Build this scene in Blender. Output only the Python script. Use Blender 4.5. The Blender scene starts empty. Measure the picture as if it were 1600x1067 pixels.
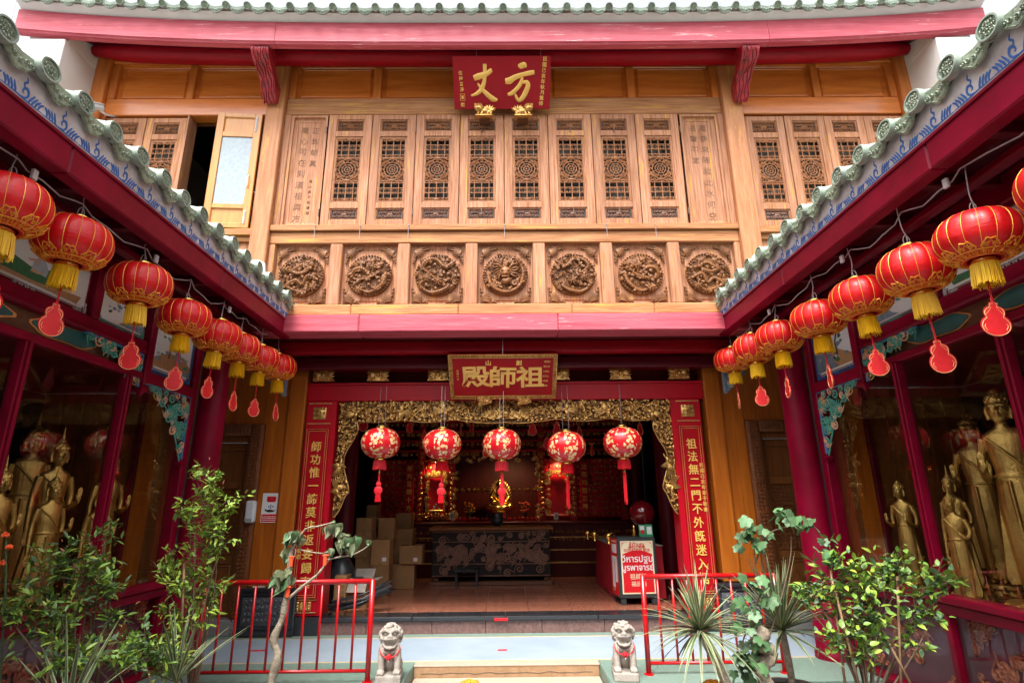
import bpy, math, random
from mathutils import Vector, Matrix, noise
random.seed(7)
PI = math.pi
S = bpy.context.scene
C = S.collection
# ---------------------------------------------------------------- camera
FOC, PIT, YAW, ROL = 877.0, math.radians(15.96), math.radians(-0.51), math.radians(-0.52)
CAM = Vector((0.027, 0.0, 1.8))
_f = Vector((0, math.cos(PIT), math.sin(PIT))); _r = Vector((1, 0, 0)); _u = _r.cross(_f)
_r, _u = _r*math.cos(ROL)+_u*math.sin(ROL), _u*math.cos(ROL)-_r*math.sin(ROL)
_Z = Matrix.Rotation(YAW, 3, 'Z'); _r = _Z@_r; _u = _Z@_u; _f = _Z@_f
cd = bpy.data.cameras.new('camera'); cam = bpy.data.objects.new('camera', cd); C.objects.link(cam)
cam.matrix_world = Matrix(((_r.x, _u.x, -_f.x, CAM.x), (_r.y, _u.y, -_f.y, CAM.y), (_r.z, _u.z, -_f.z, CAM.z), (0, 0, 0, 1)))
cd.sensor_width = 36; cd.lens = FOC/1600*36; cd.clip_start = .05; cd.clip_end = 500
S.camera = cam
def ray(u, v): return _r*((u-800)/FOC)+_u*((533.5-v)/FOC)+_f
def atY(u, v, Y): d = ray(u, v); return CAM+d*(Y/d.y)
def atX(u, v, X): d = ray(u, v); return CAM+d*((X-CAM.x)/d.x)
def atZ(u, v, Z): d = ray(u, v); return CAM+d*((Z-1.8)/d.z)
# ---------------------------------------------------------------- light
SUN_EL, SUN_ROT = math.radians(62), math.radians(200)
W = bpy.data.worlds.new('World'); S.world = W; W.use_nodes = True
nt = W.node_tree; nt.nodes.clear()
sky = nt.nodes.new('ShaderNodeTexSky'); sky.sky_type = 'NISHITA'; sky.sun_disc = False
sky.sun_elevation = SUN_EL; sky.sun_rotation = SUN_ROT; sky.air_density = 1.0; sky.dust_density = 6.0; sky.ozone_density = 1.0
hs = nt.nodes.new('ShaderNodeHueSaturation'); hs.inputs['Saturation'].default_value = 0.12
bg = nt.nodes.new('ShaderNodeBackground'); bg.inputs['Strength'].default_value = 0.15
ow = nt.nodes.new('ShaderNodeOutputWorld')
nt.links.new(sky.outputs[0], hs.inputs['Color']); nt.links.new(hs.outputs[0], bg.inputs['Color']); nt.links.new(bg.outputs[0], ow.inputs['Surface'])
sl = bpy.data.lights.new('sun', 'SUN'); sl.energy = 1.5; sl.angle = math.radians(22); sl.color = (1, .96, .9)
so = bpy.data.objects.new('sun', sl); C.objects.link(so)
_d = Vector((math.sin(SUN_ROT)*math.cos(SUN_EL), math.cos(SUN_ROT)*math.cos(SUN_EL), math.sin(SUN_EL)))
so.rotation_euler = _d.to_track_quat('Z', 'Y').to_euler()
S.view_settings.view_transform = 'Standard'; S.view_settings.look = 'None'; S.view_settings.gamma = 1
S.view_settings.exposure = 1.5
S.view_settings.use_curve_mapping = False
try:
    S.cycles.max_bounces = 8; S.cycles.transparent_max_bounces = 12
    S.cycles.sample_clamp_indirect = 6
except Exception: pass
# ---------------------------------------------------------------- materials
def srgb(r, g, b):
    f = lambda c: (c/255/12.92) if c/255 <= .04045 else ((c/255+.055)/1.055)**2.4
    return (f(r), f(g), f(b), 1)
def mat(name, col, rough=.5, metal=0, coat=0, spec=.5, var=None, vs=3.0, stretch=(1, 1, 1), bump=0, bs=30, bstretch=None,
        dirt=None, ds=6, dth=.6, rnd=0, rrough=0, hi=None):
    # hi = (z low, z high, colour kept above): weathering by height under the shelter of the eave
    """base colour with a noise variation (var = second colour), shaped dirt/wear patches (dirt colour) and fine relief"""
    m = bpy.data.materials.new(name); m.use_nodes = True; n = m.node_tree.nodes; L = m.node_tree.links
    b = n['Principled BSDF']
    b.inputs['Roughness'].default_value = rough; b.inputs['Metallic'].default_value = metal
    b.inputs['Coat Weight'].default_value = coat; b.inputs['Coat Roughness'].default_value = .15
    b.inputs['Specular IOR Level'].default_value = spec
    tc = n.new('ShaderNodeTexCoord'); mp = n.new('ShaderNodeMapping'); mp.inputs['Scale'].default_value = stretch
    oi = n.new('ShaderNodeObjectInfo'); ad = n.new('ShaderNodeVectorMath'); ad.operation = 'MULTIPLY_ADD'
    ad.inputs[1].default_value = (17, 23, 31)
    L.new(oi.outputs['Random'], ad.inputs[0]); L.new(tc.outputs['Object'], ad.inputs[2]); L.new(ad.outputs[0], mp.inputs[0])
    col = tuple(col) if len(col) == 4 else tuple(col)+(1,)
    rgb = n.new('ShaderNodeRGB'); rgb.outputs[0].default_value = col; cur = rgb.outputs[0]
    def mix(fac, a, bcol):
        x = n.new('ShaderNodeMix'); x.data_type = 'RGBA'
        L.new(fac, x.inputs[0]); L.new(a, x.inputs[6])
        x.inputs[7].default_value = tuple(bcol) if len(bcol) == 4 else tuple(bcol)+(1,)
        return x.outputs[2]
    if var:
        t = n.new('ShaderNodeTexNoise'); t.inputs['Scale'].default_value = vs; t.inputs['Detail'].default_value = 8; t.inputs['Roughness'].default_value = .65
        L.new(mp.outputs[0], t.inputs[0]); r = n.new('ShaderNodeValToRGB'); r.color_ramp.elements[0].position = .35; r.color_ramp.elements[1].position = .68
        L.new(t.outputs[0], r.inputs[0]); cur = mix(r.outputs[0], cur, var)
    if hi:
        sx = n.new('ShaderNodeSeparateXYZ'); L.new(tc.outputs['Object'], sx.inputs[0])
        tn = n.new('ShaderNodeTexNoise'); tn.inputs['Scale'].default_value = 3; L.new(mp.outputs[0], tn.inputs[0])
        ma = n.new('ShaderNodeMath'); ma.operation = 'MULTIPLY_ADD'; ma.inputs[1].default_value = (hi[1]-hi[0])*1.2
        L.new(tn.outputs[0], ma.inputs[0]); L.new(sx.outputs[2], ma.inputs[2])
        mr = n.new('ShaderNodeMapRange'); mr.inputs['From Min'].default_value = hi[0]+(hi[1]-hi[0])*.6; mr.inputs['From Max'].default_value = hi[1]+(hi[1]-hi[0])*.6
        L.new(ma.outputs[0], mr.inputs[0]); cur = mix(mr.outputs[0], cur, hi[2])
    if dirt:
        t = n.new('ShaderNodeTexNoise'); t.inputs['Scale'].default_value = ds; t.inputs['Detail'].default_value = 10; t.inputs['Roughness'].default_value = .75
        L.new(mp.outputs[0], t.inputs[0]); r = n.new('ShaderNodeValToRGB'); r.color_ramp.elements[0].position = dth; r.color_ramp.elements[1].position = min(dth+.06, 1)
        L.new(t.outputs[0], r.inputs[0]); cur = mix(r.outputs[0], cur, dirt)
    if rnd:
        h = n.new('ShaderNodeHueSaturation'); mr = n.new('ShaderNodeMapRange'); mr.inputs['To Min'].default_value = 1-rnd; mr.inputs['To Max'].default_value = 1+rnd
        L.new(oi.outputs['Random'], mr.inputs[0]); L.new(mr.outputs[0], h.inputs['Value']); L.new(cur, h.inputs['Color']); cur = h.outputs[0]
    L.new(cur, b.inputs['Base Color'])
    if rrough:
        t = n.new('ShaderNodeTexNoise'); t.inputs['Scale'].default_value = vs*2; L.new(mp.outputs[0], t.inputs[0])
        mr = n.new('ShaderNodeMapRange'); mr.inputs['To Min'].default_value = max(rough-rrough, .02); mr.inputs['To Max'].default_value = rough+rrough
        L.new(t.outputs[0], mr.inputs[0]); L.new(mr.outputs[0], b.inputs['Roughness'])
    if bump:
        t = n.new('ShaderNodeTexNoise'); t.inputs['Scale'].default_value = bs; t.inputs['Detail'].default_value = 6
        mq = n.new('ShaderNodeMapping'); mq.inputs['Scale'].default_value = bstretch or stretch
        L.new(ad.outputs[0], mq.inputs[0]); L.new(mq.outputs[0], t.inputs[0])
        bp = n.new('ShaderNodeBump'); bp.inputs['Strength'].default_value = bump; bp.inputs['Distance'].default_value = .01
        L.new(t.outputs[0], bp.inputs['Height']); L.new(bp.outputs[0], b.inputs['Normal'])
    return m
M = {}
VZ = (9, 9, .8); HX = (.8, 9, 9); HY = (9, .8, 9)
# weathered facade timber, upright and level grain; warm sheltered timber; worn gold-yellow varnish patches
M['faded_v'] = mat('faded_timber_upright', (.55, .275, .165), .6, spec=.25, var=(.29, .105, .038), vs=2.6, stretch=(14, 14, .7), bump=.35, bs=12, dirt=(.60, .31, .065), ds=1.6, dth=.57, rnd=.14)
M['faded_h'] = mat('faded_timber_level', (.54, .26, .115), .6, spec=.25, var=(.31, .11, .036), vs=2.6, stretch=(.7, 14, 14), bump=.35, bs=12, dirt=(.60, .31, .065), ds=1.4, dth=.56, rnd=.14)
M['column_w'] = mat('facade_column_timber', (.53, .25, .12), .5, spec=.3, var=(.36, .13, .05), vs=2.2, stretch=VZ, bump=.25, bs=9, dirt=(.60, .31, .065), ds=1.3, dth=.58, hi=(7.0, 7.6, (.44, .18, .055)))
M['varn_v'] = mat('varnished_timber_upright', (.62, .195, .035), .3, coat=.4, var=(.44, .115, .018), vs=1.6, stretch=VZ, bump=.08, bs=8, rnd=.08)
M['varn_h'] = mat('varnished_timber_level', (.66, .20, .032), .24, coat=.5, var=(.47, .12, .016), vs=1.4, stretch=HX, bump=.08, bs=8, rnd=.08)
M['carved'] = mat('carved_brown_timber', (.27, .11, .034), .45, spec=.35, var=(.15, .052, .016), vs=9, bump=.25, bs=60, rnd=.12)
M['carved_dk'] = mat('carved_dark_timber', (.16, .068, .032), .4, var=(.09, .04, .022), vs=12, bump=.3, bs=90)
M['carve_dk2'] = mat('door_frame_carving', (.21, .065, .018), .5, spec=.25, var=(.13, .038, .010), vs=12, bump=.2, bs=60)
M['lattice'] = mat('lattice_timber', (.36, .15, .06), .5, spec=.3, var=(.22, .08, .03), vs=8, bump=.2, bs=50)
M['wall_wood'] = mat('orange_wall_timber', (.46, .125, .010), .42, coat=.1, spec=.35, var=(.31, .072, .006), vs=1.6, stretch=VZ, bump=.06, bs=10, rnd=.05)
M['door_wood'] = mat('dark_door_timber', (.23, .078, .018), .42, coat=.1, spec=.3, var=(.15, .048, .012), vs=2, stretch=VZ, bump=.1, bs=20)
M['yellow_wood'] = mat('yellow_varnished_timber', (.62, .27, .055), .35, coat=.3, var=(.50, .19, .035), vs=2, stretch=VZ, bump=.06)
M['white_f'] = mat('brightened_lime_fascia', (.86, .85, .84), .8, var=(.78, .77, .76), vs=3, bump=.1, bs=20)  # white raised in the colour to offset the shade under the tiles
M['pink'] = mat('sun_faded_red_paint', (.60, .125, .16), .5, spec=.3, var=(.45, .055, .085), vs=1.8, stretch=(.5, 9, 9), bump=.4, bs=10, dirt=(.82, .48, .48), ds=2.6, dth=.60)
M['red_beam'] = mat('red_beam_paint', (.36, .003, .014), .45, spec=.2, var=(.22, .002, .007), vs=2, stretch=HX, bump=.1, bs=10, dirt=(.18, .02, .03), ds=2.4, dth=.68)
M['crimson'] = mat('crimson_lacquer', (.25, .0006, .024), .42, spec=.2, var=(.15, .0005, .012), vs=2.5, bump=.08, bs=18, dirt=(.42, .12, .15), ds=7, dth=.70)
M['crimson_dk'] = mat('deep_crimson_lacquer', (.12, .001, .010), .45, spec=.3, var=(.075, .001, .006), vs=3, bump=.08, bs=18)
M['red'] = mat('bright_red_lacquer', (.47, .002, .012), .4, spec=.3, var=(.38, .003, .014), vs=2, stretch=(5, 5, 1), bump=.05, bs=12)
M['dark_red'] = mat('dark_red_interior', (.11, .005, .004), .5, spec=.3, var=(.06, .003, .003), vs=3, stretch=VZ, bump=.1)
M['rail_red'] = mat('red_rail_enamel', (.52, .005, .008), .28, coat=.35, var=(.42, .004, .006), vs=6, bump=.12, bs=40, dirt=(.22, .01, .01), ds=14, dth=.74)
M['corb_red'] = mat('carved_corbel_red', (.50, .012, .03), .4, coat=.2, var=(.12, .01, .012), vs=14, bump=.6, bs=45, dirt=(.55, .35, .35), ds=26, dth=.66)
M['gold'] = mat('gilded_carving', (.80, .50, .17), .36, metal=.85, var=(.42, .22, .06), vs=16, bump=.25, bs=80)
M['gold_paint'] = mat('gold_leaf_lettering', (.86, .60, .24), .33, metal=.7, var=(.70, .43, .13), vs=12, bump=.2, bs=60)
M['gold_letter'] = mat('matt_gold_lettering', (.92, .58, .14), .45, metal=.15, var=(.80, .46, .10), vs=9)
M['brass'] = mat('bright_brass_foil', (.85, .60, .14), .22, metal=1, bump=.2, bs=70)
M['white'] = mat('white_plaster', (.82, .81, .79), .8, var=(.72, .70, .66), vs=1.8, bump=.2, bs=14, dirt=(.42, .41, .37), ds=3, dth=.66)
M['fascia'] = mat('grey_lime_fascia', (.70, .66, .66), .8, var=(.40, .35, .34), vs=5, bump=.35, bs=12, dirt=(.30, .26, .24), ds=7, dth=.64)
M['blue'] = mat('cobalt_brush_paint', (.02, .09, .36), .6, var=(.05, .17, .46), vs=20)
M['tile'] = mat('celadon_glazed_tile', (.15, .20, .15), .4, coat=.2, var=(.28, .32, .26), vs=9, bump=.3, bs=35, dirt=(.13, .18, .12), ds=11, dth=.66, rnd=.16)
M['tile_relief'] = mat('tile_relief', (.17, .235, .14), .42, coat=.15, var=(.36, .39, .30), vs=26, bump=.6, bs=60, dirt=(.07, .10, .06), ds=34, dth=.56, rnd=.18)
M['tile_pale'] = mat('sky_pale_weathered_tile', (.20, .27, .20), .42, coat=.15, dirt=(.07, .085, .06), ds=16, dth=.57, var=(.34, .39, .34), vs=8, bump=.3, bs=35, rnd=.12)  # weathered glaze; its paleness paints in sky reflected on the cover tiles
M['dark'] = mat('dark_void_paint', (.012, .009, .008), .8)
M['black_st'] = mat('black_granite', (.018, .019, .022), .16, coat=.3, var=(.03, .032, .036), vs=60)
M['black_rel'] = mat('black_granite_relief', (.05, .052, .06), .4, var=(.09, .09, .10), vs=30, bump=.3)
M['pink_st'] = mat('pink_granite', (.24, .13, .115), .35, var=(.11, .06, .055), vs=26, bump=.12, bs=60, dirt=(.36, .25, .22), ds=40, dth=.6)
M['grey_st'] = mat('grey_granite', (.30, .29, .28), .5, var=(.17, .165, .16), vs=80, bump=.15, bs=90)
M['blue_terr'] = mat('pale_blue_terrazzo', (.33, .40, .47), .42, spec=.3, var=(.26, .325, .385), vs=1.4, bump=.1, bs=90, dirt=(.19, .23, .26), ds=55, dth=.60)
M['green_terr'] = mat('green_terrazzo', (.155, .215, .175), .5, spec=.3, var=(.18, .28, .23), vs=30, bump=.1, bs=90, dirt=(.46, .52, .46), ds=60, dth=.63)
M['tan_terr'] = mat('tan_terrazzo', (.40, .25, .14), .5, spec=.3, var=(.29, .175, .09), vs=14, bump=.15, bs=70, dirt=(.30, .18, .10), ds=40, dth=.68)
M['cream_terr'] = mat('cream_terrazzo', (.50, .38, .29), .5, spec=.3, var=(.42, .31, .235), vs=20, bump=.08, bs=60)
M['yline'] = mat('ochre_inlay', (.60, .42, .20), .5, var=(.5, .34, .16), vs=30)
M['floor_st'] = mat('red_granite_floor', (.40, .15, .09), .2, coat=.1, var=(.28, .10, .06), vs=30, rnd=.1, dirt=(.10, .05, .04), ds=60, dth=.66)
M['ground'] = mat('court_paving', (.17, .165, .155), .7, var=(.12, .115, .11), vs=3, bump=.3, bs=20)
M['stone'] = mat('carved_pale_stone', (.42, .37, .32), .8, var=(.28, .24, .20), vs=9, bump=.5, bs=55, dirt=(.20, .17, .14), ds=13, dth=.63)
M['statue'] = mat('aged_gold_statue', (.84, .54, .16), .29, metal=.9, var=(.52, .32, .09), vs=7, bump=.5, bs=130, dirt=(.16, .10, .04), ds=12, dth=.70)
M['altar_gold'] = mat('polished_gold', (.95, .66, .16), .25, metal=1, bump=.2, bs=30)
M['card'] = mat('brown_cardboard', (.35, .19, .072), .7, var=(.26, .135, .05), vs=3, dirt=(.25, .14, .06), ds=5, dth=.62, bump=.1, bs=40, rnd=.18)
M['card_in'] = mat('grey_cardboard', (.40, .35, .30), .75, var=(.33, .28, .24), vs=5)
M['tape'] = mat('parcel_tape', (.33, .19, .07), .25)
M['paper'] = mat('white_paper', (.76, .75, .73), .6)
M['plastic_w'] = mat('white_plastic', (.66, .68, .70), .35)
M['black_pl'] = mat('black_plastic', (.015, .016, .018), .3, var=(.05, .055, .06), vs=8)
M['charcoal'] = mat('charcoal_lacquer', (.03, .04, .042), .4)
M['lan_red'] = mat('red_lantern_satin', (.68, .006, .008), .40, coat=.10, spec=.4, var=(.50, .003, .005), vs=2, stretch=(3, 3, 7), bump=.30, bs=6, bstretch=(3, 3, 9), rnd=.06)
M['lan_gold'] = mat('gold_print', (.85, .36, .025), .4, metal=.3, var=(.75, .27, .02), vs=30)
M['lan_line'] = mat('gold_seam', (.90, .50, .08), .35, metal=.4)
M['tassel'] = mat('yellow_tassel_thread', (.95, .60, .012), .5, var=(.80, .42, .005), vs=40, stretch=(1, 1, .1))
M['cord'] = mat('red_cord', (.72, .008, .02), .55, var=(.5, .004, .012), vs=60)
M['tag'] = mat('red_tag_paper', (.74, .018, .024), .5, var=(.58, .008, .012), vs=8)
M['tagline'] = mat('tag_gold_print', (.90, .50, .22), .45)
M['cloth'] = mat('red_cloth', (.42, .006, .018), .8, var=(.30, .004, .012), vs=4, bump=.1)
M['wire'] = mat('grey_wire', (.35, .33, .34), .5)
M['steel'] = mat('galvanised_steel', (.55, .55, .55), .4, metal=.8)
M['leaf'] = mat('shrub_leaf', (.11, .22, .035), .42, var=(.18, .31, .045), vs=4, rnd=.40)
M['leaf_lt'] = mat('pale_young_leaf', (.32, .42, .05), .42, var=(.16, .27, .035), vs=4, rnd=.35)
M['leaf_dk'] = mat('dusty_green_leaf', (.055, .12, .045), .5, var=(.11, .19, .085), vs=10, rnd=.35)
M['leaf_red'] = mat('reddish_shoot', (.30, .10, .05), .5, rnd=.2)
M['maple'] = mat('ivy_green_leaf', (.06, .15, .055), .5, var=(.11, .21, .085), vs=12, rnd=.3)
M['curled'] = mat('wilting_olive_leaf', (.11, .15, .06), .6, var=(.20, .21, .12), vs=14, rnd=.3, bump=.3)
M['blade'] = mat('blade_green', (.06, .12, .05), .42, var=(.11, .17, .075), vs=8, rnd=.35)
M['blade_ed'] = mat('blade_cream_edge', (.36, .39, .22), .5, var=(.42, .33, .18), vs=3, rnd=.25)
M['bark'] = mat('pale_bark', (.44, .37, .28), .85, var=(.20, .15, .10), vs=26, bump=1, bs=50, dirt=(.12, .09, .06), ds=30, dth=.62)
M['stick'] = mat('bamboo_stake', (.40, .25, .13), .7, var=(.28, .16, .08), vs=12)
M['dstem'] = mat('thin_brown_stem', (.14, .09, .055), .7)
M['petal'] = mat('orange_petal', (.85, .12, .03), .5, rnd=.2)
M['clay'] = mat('glazed_pot', (.13, .13, .12), .35, var=(.2, .19, .17), vs=8)
M['soil'] = mat('potting_soil', (.05, .035, .025), .95)
M['teal'] = mat('teal_panel_paint', (.015, .095, .095), .45, var=(.03, .15, .14), vs=5)
M['teal_lt'] = mat('green_scroll_paint', (.10, .36, .27), .5, var=(.06, .27, .22), vs=20)
M['peach'] = mat('peach_scroll_paint', (.72, .42, .26), .5, var=(.6, .3, .2), vs=20)
M['blue_edge'] = mat('blue_edge_paint', (.06, .22, .42), .5)
M['navy'] = mat('navy_paint', (.03, .07, .19), .5)
M['sky_paint'] = mat('painted_pale_sky', (.66, .69, .72), .55, var=(.72, .66, .56), vs=1.6, bump=.04, bs=20)
M['ochre_paint'] = mat('painted_ochre_ground', (.45, .26, .12), .55, var=(.38, .20, .09), vs=5, stretch=(1, 5, 1))
M['green_paint'] = mat('painted_green_grass', (.05, .20, .075), .55, var=(.02, .10, .045), vs=12, stretch=(1, 6, 1))
M['slate_paint'] = mat('painted_slate_rock', (.10, .17, .24), .55, var=(.24, .32, .38), vs=9, stretch=(1, 3, 1))
M['brown_paint'] = mat('painted_brown', (.16, .08, .035), .55)
M['grey_paint'] = mat('painted_grey_robe', (.42, .44, .46), .55, var=(.30, .33, .36), vs=14)
M['skin_paint'] = mat('painted_skin', (.60, .34, .20), .55)
M['pearl'] = mat('white_scroll_paint', (.55, .50, .46), .55)
M['frost'] = mat('frosted_glass', (.36, .42, .46), .3, var=(.27, .33, .38), vs=22, bump=.2, bs=60)
M['ink'] = mat('engraved_stroke', (.19, .09, .05), .7)
M['blackink'] = mat('black_ink', (.02, .02, .02), .6)
M['signred'] = mat('plaque_red', (.34, .010, .018), .5, spec=.25, var=(.28, .008, .014), vs=3, bump=.03)
M['signred2'] = mat('deep_plaque_red', (.40, .002, .008), .5, spec=.2, var=(.33, .001, .006), vs=3)
M['poster'] = mat('poster_red', (.66, .008, .015), .4)
M['cream'] = mat('poster_cream', (.80, .70, .47), .45)
M['green_card'] = mat('green_card', (.02, .27, .12), .4)
M['orange'] = mat('orange_ribbon', (.85, .10, .02), .55)
M['mauve'] = mat('mauve_panel', (.17, .045, .075), .4, var=(.12, .03, .05), vs=3)
M['carve_or'] = mat('orange_fretwork', (.50, .16, .06), .5, var=(.22, .06, .03), vs=20, bump=.3, bs=60)
def glass(name, tint, k=1.0):
    m = bpy.data.materials.new(name); m.use_nodes = True; n = m.node_tree.nodes; L = m.node_tree.links; n.clear()
    o = n.new('ShaderNodeOutputMaterial'); x = n.new('ShaderNodeMixShader'); t = n.new('ShaderNodeBsdfTransparent'); g = n.new('ShaderNodeBsdfGlossy')
    ge = n.new('ShaderNodeNewGeometry'); dt = n.new('ShaderNodeVectorMath'); dt.operation = 'DOT_PRODUCT'; L.new(ge.outputs['Normal'], dt.inputs[0]); L.new(ge.outputs['Incoming'], dt.inputs[1])
    ab_ = n.new('ShaderNodeMath'); ab_.operation = 'ABSOLUTE'; L.new(dt.outputs['Value'], ab_.inputs[0]); om = n.new('ShaderNodeMath'); om.operation = 'SUBTRACT'; om.inputs[0].default_value = 1; L.new(ab_.outputs[0], om.inputs[1])
    pw_ = n.new('ShaderNodeMath'); pw_.operation = 'POWER'; pw_.inputs[1].default_value = 5; L.new(om.outputs[0], pw_.inputs[0]); r0 = 2*((k-1)/(k+1))**2
    f = n.new('ShaderNodeMath'); f.operation = 'MULTIPLY_ADD'; f.inputs[1].default_value = 1-r0; f.inputs[2].default_value = r0; L.new(pw_.outputs[0], f.inputs[0])
    t.inputs['Color'].default_value = tint; g.inputs['Roughness'].default_value = .02; g.inputs['Color'].default_value = (1, 1, 1, 1)
    L.new(f.outputs[0], x.inputs[0]); L.new(t.outputs[0], x.inputs[1]); L.new(g.outputs[0], x.inputs[2]); L.new(x.outputs[0], o.inputs[0])
    return m
M['glass'] = glass('cabinet_glass', (.93, .95, .94, 1), 1.34)
M['glass_low'] = glass('plinth_glass', (.88, .82, .85, 1), 1.22)
M['glass_win'] = glass('window_glass', (.85, .9, .92, 1), 1.5)
def lantern2_mat():
    """red satin with gold blossoms in upright bands"""
    m = mat('floral_lantern_satin', (.62, .006, .014), .35, coat=.2); n = m.node_tree.nodes; L = m.node_tree.links; b = n['Principled BSDF']
    base = b.inputs['Base Color'].links[0].from_socket
    tc = n.new('ShaderNodeTexCoord'); sp = n.new('ShaderNodeSeparateXYZ'); L.new(tc.outputs['Object'], sp.inputs[0])
    at = n.new('ShaderNodeMath'); at.operation = 'ARCTAN2'; L.new(sp.outputs[0], at.inputs[0]); L.new(sp.outputs[1], at.inputs[1])
    ml = n.new('ShaderNodeMath'); ml.operation = 'MULTIPLY'; ml.inputs[1].default_value = 6; L.new(at.outputs[0], ml.inputs[0])
    cs = n.new('ShaderNodeMath'); cs.operation = 'COSINE'; L.new(ml.outputs[0], cs.inputs[0])
    gt = n.new('ShaderNodeMath'); gt.operation = 'GREATER_THAN'; gt.inputs[1].default_value = -.62; L.new(cs.outputs[0], gt.inputs[0])
    vo = n.new('ShaderNodeTexVoronoi'); vo.inputs['Scale'].default_value = 19; L.new(tc.outputs['Object'], vo.inputs[0])
    nz = n.new('ShaderNodeTexNoise'); nz.inputs['Scale'].default_value = 34; nz.inputs['Detail'].default_value = 3; L.new(tc.outputs['Object'], nz.inputs[0])
    su = n.new('ShaderNodeMath'); su.operation = 'MULTIPLY_ADD'; su.inputs[1].default_value = -.9; L.new(nz.outputs[0], su.inputs[0]); L.new(vo.outputs[0], su.inputs[2])
    lt = n.new('ShaderNodeMath'); lt.operation = 'LESS_THAN'; lt.inputs[1].default_value = .015; L.new(su.outputs[0], lt.inputs[0])
    an = n.new('ShaderNodeMath'); an.operation = 'MULTIPLY'; L.new(lt.outputs[0], an.inputs[0]); L.new(gt.outputs[0], an.inputs[1])
    cr = n.new('ShaderNodeValToRGB'); cr.color_ramp.elements[0].color = (.78, .50, .16, 1); cr.color_ramp.elements[1].color = (.84, .66, .40, 1)
    sc = n.new('ShaderNodeSeparateColor'); L.new(vo.outputs['Color'], sc.inputs[0]); L.new(sc.outputs[0], cr.inputs[0])
    x = n.new('ShaderNodeMix'); x.data_type = 'RGBA'; L.new(an.outputs[0], x.inputs[0]); L.new(base, x.inputs[6]); L.new(cr.outputs[0], x.inputs[7]); L.new(x.outputs[2], b.inputs['Base Color'])
    return m
M['floral'] = lantern2_mat()
# ---------------------------------------------------------------- mesh helpers
def tag(o, label=None, cat=None, group=None, kind=None):
    if label: o['label'] = label
    if cat: o['category'] = cat
    if group: o['group'] = group
    if kind: o['kind'] = kind
    return o
def thing(name, loc, label=None, cat=None, group=None, rz=0, kind=None):
    o = bpy.data.objects.new(name, None); o.empty_display_size = .1; C.objects.link(o); o.location = loc; o.rotation_euler = (0, 0, rz)
    return tag(o, label, cat, group, kind)
def inst(name, src, parent, mtx):
    """another object using the mesh of src (an object or mesh) under parent, at a local matrix"""
    o = bpy.data.objects.new(name, src.data if hasattr(src, 'data') and not isinstance(src, bpy.types.Mesh) else src)
    C.objects.link(o); o.parent = parent; o.matrix_local = mtx
    return o
def copy_tree(o, parent=None):
    c = o.copy(); C.objects.link(c)
    if parent: c.parent = parent
    for ch in list(o.children): copy_tree(ch, c)
    return c
def V(*a): return Vector(a)
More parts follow.
